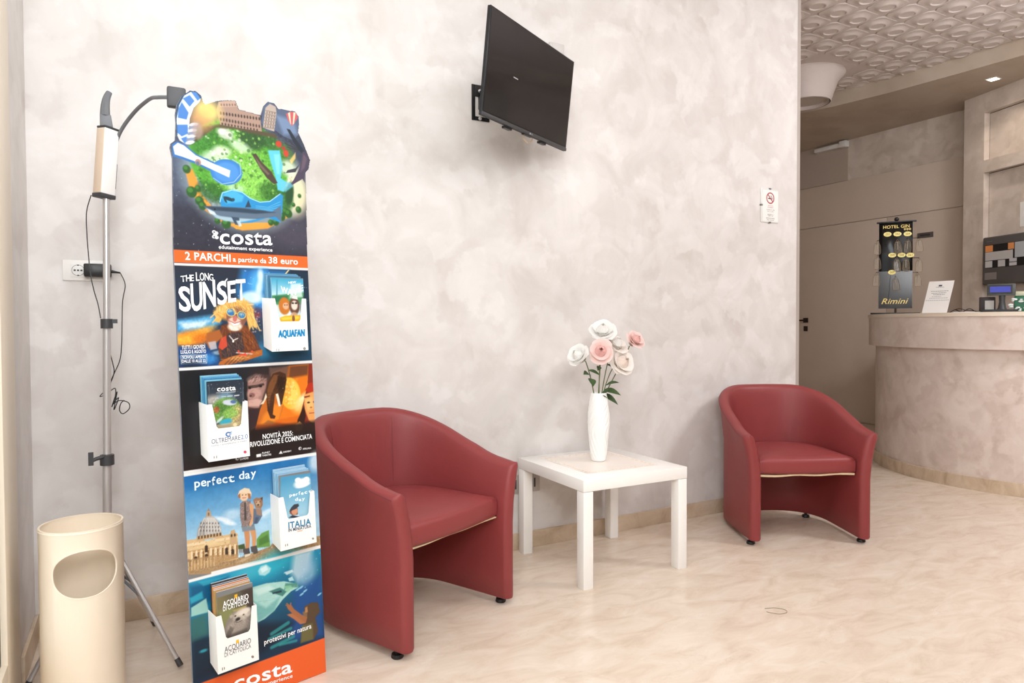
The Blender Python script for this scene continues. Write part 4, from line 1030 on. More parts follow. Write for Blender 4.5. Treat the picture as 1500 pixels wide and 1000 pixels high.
('P','B',(62,63,72),1.0,18,[3420,15570,3684,15668,3822,15811,3678,15545,3351,15469]),
('P','B',(110,196,226),0.7,48,[3146,15170,3467,15212,3592,15106,3324,14891,3198,14936]),
('P','B',(47,143,201),1.0,24,[1305,14451,1398,14660,1686,14769,1973,14729,2201,14582,2497,14498,2805,14561,3161,14823,3241,14760,3179,14272,3119,13935,2720,14048,2227,13856,1756,13786,1373,14091]),
('P','B',(83,183,224),0.8,59,[1362,14486,1482,14659,1742,14747,2026,14619,1960,14439,1496,14331]),
('L','B',(169,224,242),1.0,0,24,[1318,14368,1397,14631,1685,14751,1972,14717,2201,14570,2496,14486,2804,14543,3142,14809]),
('L','B',(143,214,238),0.7,6,12,[2370,14367,2734,14358,3130,14567]),
('L','B',(143,214,238),0.7,6,12,[2368,14320,2732,14322,3126,14483]),
('L','B',(143,214,238),0.7,6,12,[2366,14272,2731,14286,3122,14398]),
('L','B',(143,214,238),0.7,6,12,[2364,14225,2729,14251,3118,14314]),
('L','B',(143,214,238),0.7,6,12,[2361,14178,2727,14215,3114,14229]),
('E','B',(38,64,79),1.0,18,[1571,14481,154,53,15]),
('E','B',(38,64,79),1.0,18,[1472,14430,83,30,60]),
('E','B',(48,80,94),1.0,12,[1701,14479,48,42,0]),
('P','B',(94,113,133),1.0,18,[856,14206,1157,14227,1435,14239,1778,14258,2069,14277,2486,14261,2852,14239,3144,14448,3151,13938,2970,14101,2473,13996,1933,13859,1418,13841,1142,13900,985,14053]),
('P','B',(47,63,79),0.85,48,[883,14198,1777,14246,2485,14249,2976,14228,2359,14131,1657,14120,1097,14109]),
('P','B',(182,210,222),0.8,42,[996,14054,1197,13894,1473,13829,1933,13847,2352,13967,1763,13947,1311,13961]),
('P','B',(53,70,86),1.0,12,[2040,14285,2151,14518,2224,14305]),
('P','B',(61,80,98),1.0,18,[1622,13974,1726,13755,1870,13738,1851,13967]),
('P','B',(207,228,234),0.8,24,[1760,13872,1839,13707,1916,13731,1876,13883]),
('P','B',(232,246,250),0.8,30,[935,14148,1150,14069,1201,13984,1037,14002]),
('E','B',(16,22,28),1.0,12,[1164,14138,24,24,0]),
('E','B',(255,255,255),1.0,6,[1113,13494,53,48,0]),
('E','B',(255,255,255),1.0,6,[1178,13466,53,48,0]),
('E','B',(255,255,255),1.0,6,[1107,13359,53,48,0]),
('E','B',(255,255,255),1.0,6,[1184,13343,53,48,0]),
('E','B',(255,255,255),1.0,6,[1143,13418,53,48,0]),
('E','B',(58,58,70),1.0,0,[1119,13489,24,24,0]),
('E','B',(58,58,70),1.0,0,[1113,13354,24,24,0]),
('P','B',(244,242,239),1.0,0,[-126,12561,4066,12613,4061,12501,-129,12486]),
('P','B',(238,106,44),1.0,0,[-110,12926,4083,12948,4065,12588,-125,12583]),
('G','B',(43,47,59),(35,64,92),[1862,12573,1728,9639],1.0,0,[-58,12504,4252,12516,4111,9663,-178,9680]),
('E','B',(39,69,108),0.9,467,[151,10369,779,584,0]),
('P','B',(47,132,200),0.95,234,[1857,12459,3297,12479,3011,11722,2497,11136,1946,11064,1676,11815]),
('P','B',(45,111,181),0.9,156,[1931,12424,2640,12491,2444,11714,1975,11707]),
('E','B',(95,185,238),0.9,234,[2342,12057,273,428,15]),
('E','B',(234,246,255),0.9,86,[2412,12290,86,195,0]),
('E','B',(240,250,255),0.85,86,[2356,11943,93,234,10]),
('E','B',(230,244,251),0.95,136,[2166,11653,292,175,0]),
('E','B',(191,230,251),0.8,117,[1972,11631,195,156,0]),
('P','B',(34,55,74),0.85,156,[3297,12479,4072,12469,3936,9713,2353,9756,2270,10526,2591,11445,3026,12036]),
('P','B',(32,70,95),0.8,117,[2310,10524,3982,10642,3934,9672,2272,9722]),
('E','B',(45,122,163),0.8,234,[2367,10062,467,234,0]),
('L','B',(217,180,106),1.0,0,39,[3306,12499,3143,12315]),
('L','B',(240,220,168),1.0,0,16,[3306,12499,3209,12396]),
('S','B',(223,242,255),0.6,40,6,16,56,[1702,12378,4027,12467,3974,11371,1807,11366]),
('P','B',(93,177,224),0.9,117,[11,11008,489,11075,985,11144,1192,10922,788,10710,265,10650,9,10585]),
('P','B',(233,244,250),0.8,101,[75,10937,554,10967,907,10999,687,10821,202,10758]),
('P','B',(58,143,208),0.8,78,[17,10762,405,10718,127,10582,6,10515]),
('E','B',(238,138,38),1.0,156,[327,10506,506,214,-8]),
('E','B',(247,178,60),0.9,97,[223,10473,273,117,0]),
('E','B',(246,166,52),0.8,97,[681,10676,351,117,-20]),
('E','B',(207,106,30),0.7,117,[638,10497,234,136,0]),
('P','B',(31,74,134),0.9,117,[-3,10304,872,10199,1138,9710,-11,9723]),
('E','B',(125,182,230),0.6,78,[305,10007,234,93,0]),
('E','B',(63,143,208),0.8,97,[753,9913,273,136,0]),
('E','B',(191,224,244),0.6,47,[1082,10080,156,55,0]),
('N','B',0.12,39,9,[-116,11150,2417,11137,2346,9603,-177,9715]),
('E','B',(74,61,88),0.9,93,[2261,11176,214,195,0]),
('E','B',(140,58,58),0.7,39,[2260,11138,97,70,0]),
('S','B',(217,169,160),0.6,25,12,31,11,[2114,11367,2428,11367,2392,10599,2079,10607]),
('P','B',(107,58,36),1.0,31,[1189,10849,1486,10918,1935,10837,2153,10529,2276,10219,2365,10024,1889,9818,1177,9782,1083,10117,1138,10519]),
('P','B',(138,74,40),0.9,78,[1819,10801,2114,10530,2214,10145,1939,10081,1799,10350]),
('P','B',(58,49,54),0.95,39,[1399,10623,1774,10651,1828,10161,1591,9946,1184,9928,1159,10187]),
('P','B',(202,74,52),1.0,23,[1172,10481,1322,10551,1345,10254,1194,10149,1088,10227]),
('P','B',(168,96,47),1.0,39,[785,10637,1147,10739,1210,10517,1021,10339,836,10200,772,10348]),
('P','B',(189,182,187),0.9,31,[809,10383,1024,10412,1051,10191,870,10162]),
('P','B',(181,101,44),1.0,23,[1107,9822,1442,9953,1899,10044,2370,10120,2362,9948,1889,9818,1583,9760,1284,9709,1066,9733]),
('P','B',(213,138,72),0.9,31,[1366,9901,1706,9978,1818,9935,1511,9819]),
('L','B',(106,74,52),1.0,0,35,[1248,9733,1440,9908]),
('L','B',(106,74,52),1.0,0,35,[1366,9745,1568,9928]),
('L','B',(106,74,52),1.0,0,35,[1486,9757,1697,9948]),
('L','B',(106,74,52),1.0,0,35,[1606,9770,1827,9969]),
('L','B',(106,74,52),1.0,0,35,[1727,9782,1958,9989]),
('E','B',(217,154,76),1.0,101,[1596,11291,545,292,-8]),
('P','B',(232,176,88),1.0,39,[1054,11071,988,11217,1213,11401,1439,11513,1665,11571,1968,11555,2149,11290,2178,11062,2240,10717,2090,10834,2005,10684,1942,10988,1315,11217,1156,10923,1013,10961]),
('L','B',(240,194,116),0.9,12,35,[1210,11327,910,11072]),
('L','B',(240,194,116),0.9,12,35,[1243,11254,958,10925]),
('L','B',(240,194,116),0.9,12,35,[2031,11253,2224,10794]),
('L','B',(240,194,116),0.9,12,35,[2105,11176,2317,10678]),
('L','B',(240,194,116),0.9,12,35,[1662,11515,1518,11626]),
('L','B',(240,194,116),0.9,12,35,[1814,11516,1895,11630]),
('L','B',(240,194,116),0.9,12,35,[1963,11442,2156,11443]),
('L','B',(240,194,116),0.9,12,35,[1984,11063,2123,10720]),
('P','B',(138,90,74),1.0,23,[1356,11328,1657,11403,1937,11290,1942,10988,1819,10801,1625,10692,1442,10770,1351,11031]),
('E','B',(240,228,214),1.0,47,[1585,10805,203,125,0]),
('E','B',(233,194,176),1.0,47,[1581,10954,179,132,0]),
('E','B',(196,116,106),1.0,23,[1596,11036,62,93,10]),
('P','B',(255,255,255),1.0,12,[1443,10964,1578,10899,1742,10934,1678,10856,1538,10843]),
('L','B',(165,80,63),1.0,0,23,[1415,10986,1578,10899,1758,10952]),
('E','B',(233,207,106),1.0,8,[1492,11224,140,125,15]),
('E','B',(47,120,184),1.0,12,[1492,11224,117,101,15]),
('E','B',(143,208,238),0.8,31,[1464,11253,55,39,0]),
('E','B',(233,207,106),1.0,8,[1797,11140,129,121,15]),
('E','B',(52,132,194),1.0,12,[1797,11140,105,97,15]),
('E','B',(164,220,242),0.8,31,[1775,11163,47,35,0]),
('L','B',(233,207,106),1.0,0,23,[1592,11197,1685,11178]),
('F','B',(246,214,138),0.8,120,234,-62,35,12,57,[1057,11144,1142,11438,1590,11571,2149,11290,2167,10833,1989,11177,1318,11291,1123,10997]),
('F','B',(184,122,48),0.6,90,195,-66,35,12,58,[1057,11144,1142,11438,1590,11571,2149,11290,2167,10833,1989,11177,1318,11291,1123,10997]),
('F','B',(201,130,72),0.4,130,156,-70,40,12,59,[1187,10812,1934,10799,2221,10298,1894,9931,1186,9965]),
('F','B',(60,32,20),0.6,60,156,-65,30,12,60,[1776,10689,2153,10529,2253,10144,1899,10044]),
('F','B',(242,180,106),0.5,50,140,-12,20,12,61,[1108,9859,1819,9973,2367,10062,1812,9822]),
('F','B',(122,74,44),0.4,40,86,-80,40,12,62,[1392,11291,1916,11253,1866,10989,1419,11068]),
('L','B',(232,224,214),1.0,0,23,[1414,10548,1519,10415,1653,10467]),
('E','B',(242,236,224),1.0,4,[1518,10389,27,35,0]),
('L','B',(201,194,184),1.0,0,31,[1596,10058,2051,10000]),
('S','B',(224,74,58),1.0,12,16,31,21,[1599,10114,2054,10057,2049,9962,1594,10002]),
('L','B',(255,255,255),1.0,0,12,[80,10046,758,10036]),
('L','B',(255,255,255),1.0,0,12,[758,10036,752,9805]),
('L','B',(255,255,255),1.0,0,12,[752,9805,74,9817]),
('L','B',(255,255,255),1.0,0,12,[74,9817,80,10046]),
('P','B',(240,239,237),1.0,0,[-44,9714,4202,9707,4198,9618,-48,9630]),
('P','B',(246,246,246),1.0,0,[1324,12086,1425,12200,1438,12164,1368,12076]),
('G','B',(38,38,42),(46,34,32),[712,9702,592,6969],1.0,0,[-86,9639,4189,9646,4049,6821,-144,6898]),
('E','B',(26,26,28),0.8,279,[346,8446,558,1464,0]),
('P','B',(78,58,54),1.0,35,[1870,9163,2089,9418,2377,9571,2629,9591,2489,8910,2318,8307,2087,7854,1910,7774,1847,8288]),
('P','B',(46,39,38),0.9,49,[2022,9457,2237,9580,2557,9595,2528,9355,2229,9409]),
('P','B',(160,122,112),1.0,49,[1891,9229,2154,9312,2469,9256,2421,8984,2261,8586,2181,8389,1855,8456]),
('E','B',(199,155,144),0.9,70,[2063,8843,209,174,-10]),
('E','B',(217,174,162),0.6,77,[2100,9282,209,98,-10]),
('E','B',(138,95,88),1.0,28,[1991,8798,91,70,0]),
('E','B',(43,32,32),1.0,10,[1956,8777,31,24,0]),
('P','B',(59,44,42),0.9,24,[1884,9077,2144,9091,2357,9126,2389,9062,2140,9006,1880,8993]),
('E','B',(21,16,15),1.0,10,[2264,9038,45,35,0]),
('E','B',(21,16,15),1.0,10,[1943,9012,38,35,0]),
('P','B',(224,180,166),0.8,42,[1864,8657,2160,8681,2298,8617,2185,8457,1857,8489]),
('L','B',(90,58,54),1.0,0,21,[1866,8461,2042,8396,2200,8404]),
('P','B',(56,40,42),0.9,49,[1870,8403,2216,8385,2088,7888,1877,7812]),
('F','B',(58,40,38),0.6,120,118,50,30,10,63,[1922,9531,2555,9561,2502,9185,1939,9158]),
('F','B',(216,171,158),0.35,60,91,10,30,7,64,[1911,9295,2432,9224,2264,8654,1880,8622]),
('F','B',(106,70,64),0.4,50,84,8,30,7,65,[1905,9160,2427,9121,2299,8651,1877,8555]),
('P','B',(198,106,37),1.0,14,[2215,8351,2489,8910,2621,9418,3180,9594,3071,8862,2893,8247,2649,7718,2049,7791]),
('P','B',(109,83,72),0.9,70,[2555,9561,3180,9594,3087,9213,2580,9317]),
('P','B',(240,144,44),0.8,105,[2613,8484,2901,8421,2764,7843,2156,7846,2312,8170]),
('P','B',(232,122,30),1.0,10,[3180,9594,3832,9611,3760,8950,3488,8115,3309,7567,2649,7718,2893,8247,3071,8862]),
('P','B',(92,58,44),0.85,84,[3198,9576,3831,9593,3776,9273,3143,9209]),
('E','B',(246,181,58),1.0,35,[3177,8748,331,488,-8]),
('E','B',(251,214,104),0.9,139,[3254,8776,209,348,-8]),
('E','B',(217,138,42),0.6,84,[3071,8862,139,209,0]),
('S','B',(231,154,48),0.5,22,21,56,31,[2936,9153,3422,9118,3384,8339,2900,8387]),
('E','B',(255,243,200),0.95,105,[3525,8486,105,244,35]),
('E','B',(248,210,122),0.7,174,[3460,8332,244,209,0]),
('P','B',(217,105,28),0.9,56,[2662,7994,3446,8048,3309,7567,2648,7701]),
('P','B',(124,51,22),0.75,70,[2090,7922,2659,7925,3357,7774,3308,7549,2011,7728]),
('P','B',(140,90,52),0.7,35,[2301,7932,2447,8018,2660,7942,2548,7868]),
('P','B',(74,44,28),1.0,10,[2500,9150,2655,9382,2876,9437,3057,9355,3086,9178,3015,8867,2903,8456,2808,8396,2699,8788,2649,8481,2598,8174,2686,8113,2646,8037,2521,8061,2442,8294,2423,8640,2437,8948]),
('P','B',(125,79,46),0.9,35,[2534,9113,2689,9345,2835,9335,2711,9031,2551,8697,2500,8391,2455,8568,2460,8912]),
('P','B',(47,28,20),0.85,42,[2797,9303,3052,9250,3015,8867,2845,8776,2783,9025]),
('L','B',(56,34,26),0.6,3,14,[2456,8809,2600,8824]),
('L','B',(56,34,26),0.6,3,14,[2452,8727,2596,8742]),
('L','B',(56,34,26),0.6,3,14,[2448,8644,2592,8659]),
('L','B',(56,34,26),0.6,3,14,[2444,8562,2588,8576]),
('L','B',(56,34,26),0.6,3,14,[2440,8480,2584,8494]),
('L','B',(56,34,26),0.6,3,14,[2436,8398,2580,8411]),
('L','B',(56,34,26),0.6,3,14,[2433,8316,2577,8328]),
('F','B',(160,112,62),0.45,80,77,60,60,7,66,[2541,9251,3055,9320,2993,8798,2699,8788,2535,8353,2470,8498]),
('F','B',(31,18,12),0.45,60,84,75,50,7,67,[2650,9278,3052,9250,2992,8763,2701,8823]),
('S','B',(253,224,138),0.5,30,14,42,68,[2933,9083,3422,9118,3350,8413,2973,8379]),
('P','B',(242,230,208),1.0,7,[2717,8769,2790,8781,2829,8603,2856,8391,2790,8397]),
('P','B',(234,216,188),1.0,7,[2413,8813,2444,8707,2328,8511,2222,8504,2333,8614]),
('P','B',(138,48,32),1.0,10,[3832,9611,4148,9612,4065,7545,3346,7562,3488,8115,3760,8950]),
('P','B',(184,51,28),1.0,17,[3676,8813,3803,9019,4119,9031,4105,8741,3750,8735]),
('P','B',(238,162,92),1.0,35,[3630,8673,4106,8778,4049,7620,3746,7872,3611,8281]),
('P','B',(246,192,120),0.8,63,[3662,8527,3899,8578,3920,8214,3722,8162]),
('E','B',(59,36,24),1.0,10,[3765,8417,49,28,0]),
('E','B',(59,36,24),1.0,10,[3962,8420,45,28,0]),
('P','B',(124,61,34),1.0,14,[3628,8620,3823,8638,3821,8592,3633,8565]),
('E','B',(192,106,64),1.0,14,[3844,8258,42,28,0]),
('L','B',(156,63,42),1.0,0,24,[3776,8085,3953,8080]),
('P','B',(42,26,20),0.9,28,[3371,7914,3615,8352,3657,8025,3540,7609,3369,7630]),
('P','B',(232,160,80),1.0,17,[3289,7782,3438,7871,3566,7749,3500,7579,3310,7602]),
('L','B',(138,74,36),1.0,0,14,[3324,7724,3469,7739]),
('L','B',(138,74,36),1.0,0,14,[3321,7664,3474,7682]),
('P','B',(36,26,24),0.92,125,[1911,7808,4100,7832,4049,6821,1867,6835]),
('E','B',(242,242,242),1.0,3,[1485,7028,52,49,0]),
('E','B',(46,34,32),1.0,0,[1495,7026,28,28,0]),
('P','B',(242,242,242),1.0,0,[2043,7062,2190,7064,2186,6973,2046,6977]),
('P','B',(242,242,242),1.0,0,[2730,6978,2800,7065,2854,6967]),
('E','B',(242,242,242),1.0,0,[3417,7045,49,45,0]),
('E','B',(46,34,32),1.0,0,[3428,7043,24,24,0]),
('P','B',(239,237,234),1.0,0,[-24,9707,4193,9712,4188,9625,-27,9632]),
('P','B',(239,237,234),1.0,0,[-24,6903,4090,6844,4087,6772,-28,6816]),
('G','B',(31,111,174),(169,208,230),[1676,6760,1737,4937],1.0,0,[-76,6757,4135,6772,3993,3895,-126,4124]),
('P','B',(26,99,164),0.7,221,[-29,6749,2040,6774,2025,6453,-30,6366]),
('E','B',(226,238,245),0.8,184,[3914,6555,221,295,0]),
('E','B',(207,227,238),0.5,96,[2193,5269,221,111,0]),
('E','B',(242,247,249),0.8,52,[1016,5375,258,59,25]),
('E','B',(238,245,248),0.8,44,[1183,5235,184,52,20]),
('E','B',(219,234,242),0.5,125,[1263,5463,258,148,0]),
('E','B',(233,241,244),0.6,59,[2270,5325,221,66,-20]),
('N','B',0.05,111,13,[-76,6757,4135,6772,3993,3895,-126,4124]),
('P','B',(169,138,99),1.0,11,[-22,4330,1417,4200,2335,4295,2376,4358,3968,4246,3951,3905,614,3959,-32,4099]),
('N','B',0.2,30,17,[-16,4462,3966,4208,3949,3867,-32,4099]),
('P','B',(106,154,74),1.0,22,[1940,4605,2094,4749,2320,4788,2335,4295,1928,4357]),
('P','B',(77,122,56),0.9,44,[2013,4588,2277,4671,2323,4443,2004,4393]),
('P','B',(68,88,47),1.0,18,[1380,4560,1576,4566,1604,4400,1393,4452]),
('P','B',(216,179,130),1.0,7,[-8,5027,297,5006,555,4878,962,4937,1396,4908,1394,4487,1380,4174,7,4255]),
('P','B',(230,207,166),1.0,7,[-12,4928,1393,4838,1389,4762,-6,4853]),
('P','B',(194,154,104),1.0,7,[-5,4726,1394,4645,1392,4603,-7,4680]),
('P','B',(221,191,143),1.0,7,[-1,4818,1399,4739,1395,4655,-5,4732]),
('P','B',(227,198,149),1.0,7,[351,4740,886,4748,622,4896]),
('P','B',(236,217,180),1.0,4,[106,4699,151,4694,136,4356,91,4360]),
('P','B',(138,98,56),1.0,7,[162,4645,200,4642,188,4369,149,4366]),
('P','B',(236,217,180),1.0,4,[232,4691,277,4687,262,4347,217,4351]),
('P','B',(138,98,56),1.0,7,[288,4637,327,4634,315,4360,276,4357]),
('P','B',(236,217,180),1.0,4,[358,4684,404,4679,389,4337,343,4342]),
('P','B',(138,98,56),1.0,7,[415,4629,455,4626,442,4351,403,4348]),
('P','B',(236,217,180),1.0,4,[486,4676,533,4672,518,4328,471,4333]),
('P','B',(138,98,56),1.0,7,[544,4621,584,4618,571,4342,531,4338]),
('P','B',(236,217,180),1.0,4,[616,4669,662,4664,647,4319,601,4324]),
('P','B',(138,98,56),1.0,7,[674,4614,714,4611,701,4333,661,4329]),
('P','B',(236,217,180),1.0,4,[746,4661,793,4656,778,4310,731,4315]),
('P','B',(138,98,56),1.0,7,[805,4606,845,4603,833,4323,792,4320]),
('P','B',(236,217,180),1.0,4,[878,4653,926,4649,910,4300,863,4305]),
('P','B',(138,98,56),1.0,7,[937,4598,978,4595,965,4314,924,4311]),
('P','B',(236,217,180),1.0,4,[1011,4645,1059,4641,1043,4291,995,4296]),
('P','B',(138,98,56),1.0,7,[1071,4589,1112,4586,1099,4304,1058,4301]),
('P','B',(236,217,180),1.0,4,[1145,4638,1194,4633,1178,4281,1130,4286]),
('P','B',(138,98,56),1.0,7,[1205,4581,1247,4578,1234,4295,1192,4291]),
('P','B',(236,217,180),1.0,4,[1281,4630,1330,4625,1314,4271,1265,4277]),
('P','B',(138,98,56),1.0,7,[1342,4573,1384,4570,1371,4285,1328,4282]),
('P','B',(61,44,34),1.0,7,[10,4485,50,4508,90,4471,82,4299,3,4313]),
('P','B',(61,44,34),1.0,7,[477,4757,518,4781,559,4744,551,4568,469,4582]),
('P','B',(61,44,34),1.0,7,[466,4521,507,4545,549,4508,541,4333,459,4347]),
('P','B',(61,44,34),1.0,7,[1194,4479,1237,4504,1281,4465,1272,4285,1186,4300]),
('P','B',(61,44,34),1.0,7,[1024,4556,1067,4580,1110,4542,1102,4363,1016,4377]),
('P','B',(61,44,34),1.0,7,[189,4523,229,4547,269,4510,262,4337,181,4351]),
('P','B',(176,138,92),0.8,15,[1,4491,670,4457,1386,4313,1382,4209,625,4195,3,4173]),
('L','B',(226,202,160),1.0,0,18,[30,4433,20,4202]),
('L','B',(226,202,160),1.0,0,18,[113,4428,103,4196]),
('L','B',(226,202,160),1.0,0,18,[197,4424,187,4191]),
('L','B',(226,202,160),1.0,0,18,[281,4419,271,4186]),
('L','B',(226,202,160),1.0,0,18,[366,4414,356,4180]),
('L','B',(226,202,160),1.0,0,18,[452,4410,441,4175]),
('L','B',(226,202,160),1.0,0,18,[538,4405,527,4169]),
('L','B',(226,202,160),1.0,0,18,[624,4400,613,4164]),
('L','B',(226,202,160),1.0,0,18,[711,4395,700,4158]),
('P','B',(185,182,178),1.0,7,[283,5060,315,5255,380,5410,484,5523,619,5580,751,5518,879,5353,944,5149,945,4941]),
('P','B',(143,140,138),0.8,66,[283,5060,315,5255,414,5436,551,5543,524,5310,495,5011]),
('L','B',(233,228,218),1.0,0,15,[346,5224,501,5526]),
('L','B',(233,228,218),1.0,0,15,[428,5213,537,5519]),
('L','B',(233,228,218),1.0,0,15,[510,5201,573,5511]),
('L','B',(233,228,218),1.0,0,15,[592,5190,609,5503]),
('L','B',(233,228,218),1.0,0,15,[675,5171,646,5496]),
('L','B',(233,228,218),1.0,0,15,[758,5146,682,5488]),
('L','B',(233,228,218),1.0,0,15,[841,5120,719,5480]),
('L','B',(233,228,218),1.0,0,15,[925,5094,755,5472]),
('L','B',(220,213,200),1.0,0,15,[327,5083,347,5248]),
('L','B',(220,213,200),1.0,0,15,[414,5063,428,5230]),
('L','B',(220,213,200),1.0,0,15,[503,5043,510,5211]),
('L','B',(220,213,200),1.0,0,15,[591,5023,592,5193]),
('L','B',(220,213,200),1.0,0,15,[681,5002,675,5175]),
('L','B',(220,213,200),1.0,0,15,[771,4981,758,5156]),
('L','B',(220,213,200),1.0,0,15,[861,4961,842,5137]),
('E','B',(90,80,72),1.0,7,[400,5405,15,26,0]),
('E','B',(90,80,72),1.0,7,[478,5388,15,26,0]),
('E','B',(90,80,72),1.0,7,[557,5371,15,26,0]),
('E','B',(90,80,72),1.0,7,[636,5354,15,26,0]),
('E','B',(90,80,72),1.0,7,[716,5337,15,26,0]),
('E','B',(90,80,72),1.0,7,[796,5319,15,26,0]),
('E','B',(90,80,72),1.0,7,[876,5302,15,26,0]),
('E','B',(90,80,72),1.0,7,[395,5305,15,26,0]),
('E','B',(90,80,72),1.0,7,[474,5288,15,26,0]),
('E','B',(90,80,72),1.0,7,[552,5270,15,26,0]),
('E','B',(90,80,72),1.0,7,[632,5253,15,26,0]),
('E','B',(90,80,72),1.0,7,[711,5235,15,26,0]),
('E','B',(90,80,72),1.0,7,[791,5217,15,26,0]),
('E','B',(90,80,72),1.0,7,[872,5199,15,26,0]),
('E','B',(90,80,72),1.0,7,[391,5204,15,26,0]),
('E','B',(90,80,72),1.0,7,[469,5187,15,26,0]),
('E','B',(90,80,72),1.0,7,[548,5169,15,26,0]),
('E','B',(90,80,72),1.0,7,[627,5151,15,26,0]),
('E','B',(90,80,72),1.0,7,[707,5133,15,26,0]),
('E','B',(90,80,72),1.0,7,[787,5115,15,26,0]),
('E','B',(90,80,72),1.0,7,[867,5097,15,26,0]),
('P','B',(201,166,122),1.0,7,[267,5063,949,5016,961,4903,269,4945]),
('F','B',(125,106,80),0.45,70,81,90,8,7,69,[-6,4693,1394,4627,1373,4176,7,4255]),
('S','B',(242,226,192),0.5,80,6,15,70,[6,4990,1393,4838,1383,4244,9,4322]),
('S','B',(110,82,56),0.5,70,6,15,71,[6,4990,1393,4838,1383,4244,9,4322]),
('P','B',(91,70,48),1.0,7,[307,5071,352,5067,349,4984,303,4988]),
('P','B',(91,70,48),1.0,7,[388,5066,434,5062,430,4978,385,4982]),
('P','B',(91,70,48),1.0,7,[470,5061,516,5057,513,4973,467,4977]),
('P','B',(91,70,48),1.0,7,[553,5055,599,5051,596,4967,549,4971]),
('P','B',(91,70,48),1.0,7,[636,5050,683,5046,679,4961,632,4965]),
('P','B',(91,70,48),1.0,7,[719,5045,766,5041,763,4956,716,4960]),
('P','B',(91,70,48),1.0,7,[804,5039,851,5035,847,4950,800,4954]),
('P','B',(91,70,48),1.0,7,[888,5034,936,5030,932,4944,884,4948]),
('P','B',(179,154,124),1.0,7,[545,5561,556,5661,592,5722,652,5710,682,5635,684,5532]),
('P','B',(141,122,102),1.0,4,[591,5705,625,5794,651,5693]),
('E','B',(93,80,68),1.0,7,[617,5614,18,44,0]),
('P','B',(199,166,124),1.0,7,[1166,4856,1208,5020,1313,5032,1358,4846,1381,4595,1174,4645]),
('E','B',(74,58,44),1.0,7,[1222,4878,26,44,0]),
('E','B',(74,58,44),1.0,7,[1313,4874,26,44,0]),
('L','B',(107,76,52),1.0,0,18,[1423,4346,1428,4443]),
('L','B',(107,76,52),1.0,0,18,[1458,4337,1463,4435]),
('L','B',(107,76,52),1.0,0,18,[1493,4329,1498,4426]),
('L','B',(107,76,52),1.0,0,18,[1529,4320,1533,4418]),
('L','B',(107,76,52),1.0,0,18,[1564,4311,1568,4409]),
('P','B',(201,138,92),1.0,11,[1576,4973,1737,4937,1742,4651,1711,4374,1604,4400,1599,4685]),
('P','B',(213,154,104),1.0,11,[1737,4955,1917,4897,1936,4678,1892,4366,1802,4388,1799,4709]),
('P','B',(127,138,146),1.0,11,[1510,5093,1888,5064,1916,4879,1735,4902,1538,4911]),
('P','B',(141,122,116),1.0,11,[1504,5730,1633,5811,1810,5741,1872,5514,1839,5200,1741,5043,1527,5055,1486,5345]),
('N','B',0.3,18,23,[1509,5835,1884,5762,1848,4984,1474,5066]),
('P','B',(74,65,62),1.0,11,[1622,5742,1672,5732,1671,5236,1605,5214]),
('P','B',(217,160,112),1.0,11,[1771,5677,1879,5656,1931,5359,1863,5159,1776,5000,1743,5078,1825,5274,1780,5497]),
('P','B',(95,111,134),1.0,15,[1890,5510,2126,5427,2136,5244,1998,5058,1851,5054]),
('P','B',(74,86,107),0.9,22,[1933,5251,2042,5228,1960,5048,1889,5082]),
('P','B',(154,115,88),1.0,15,[1884,5762,1978,5815,2068,5780,2173,5796,2169,5562,2109,5466,1946,5535]),
('P','B',(207,174,140),0.9,22,[1954,5712,2083,5705,2095,5559,1984,5563]),
('E','B',(43,35,32),1.0,7,[2030,5590,33,22,0]),
('E','B',(43,35,32),1.0,4,[1990,5677,15,15,0]),
('E','B',(43,35,32),1.0,4,[2089,5668,15,15,0]),
('P','B',(92,68,54),1.0,11,[2105,5773,2180,5791,2160,5672]),
('P','B',(165,130,106),0.9,18,[1946,5535,2120,5464,2117,5248,1973,5314]),
('E','B',(232,196,160),1.0,22,[1631,5945,133,162,0]),
('P','B',(233,211,180),1.0,11,[1444,5970,1503,6100,1648,6155,1790,6108,1849,5965,1834,5871,1748,5984,1571,6035]),
('P','B',(169,105,62),1.0,15,[1455,5986,1517,6027,1522,5885,1465,5896]),
('P','B',(169,105,62),1.0,15,[1731,5987,1819,5953,1819,5792,1759,5822]),
('E','B',(58,42,32),1.0,0,[1586,5961,18,15,0]),
('E','B',(58,42,32),1.0,0,[1682,5950,18,15,0]),
('L','B',(181,82,62),1.0,0,18,[1582,5877,1678,5866]),
('P','B',(79,74,74),1.0,11,[1533,4418,1712,4410,1733,4227,1593,4173,1553,4236]),
('P','B',(85,80,78),1.0,11,[1750,4436,1932,4428,1965,4205,1848,4191,1761,4291]),
('P','B',(221,208,184),1.0,7,[1561,4252,1741,4243,1738,4190,1575,4167]),
('E','B',(201,179,148),0.6,30,[1555,4112,184,37,-10]),
('P','B',(241,240,237),1.0,0,[-16,6831,4138,6829,4134,6753,-13,6757]),
('P','B',(241,240,237),1.0,0,[617,4009,3996,3956,3992,3880,613,3925]),
('G','B',(28,147,184),(18,48,74),[1783,3842,2083,1483],1.0,0,[-241,3894,4242,3843,4072,463,-371,857]),
('E','B',(43,182,204),0.8,328,[2442,3791,738,328,-15]),
('E','B',(92,200,212),0.6,246,[1295,3581,656,246,-20]),
('P','B',(15,79,120),0.8,164,[18,3784,542,3750,1070,3758,592,3205,3,3009]),
('P','B',(55,192,210),0.7,57,[22,3449,350,3540,378,3344,50,3292]),
('P','B',(63,176,196),0.7,41,[253,3830,1071,3777,614,3692,392,3679]),
('P','B',(210,226,234),0.8,205,[3053,3923,3682,3893,3514,3263,3143,3030,2937,3334]),
('E','B',(159,194,218),0.7,246,[3465,3192,287,492,15]),
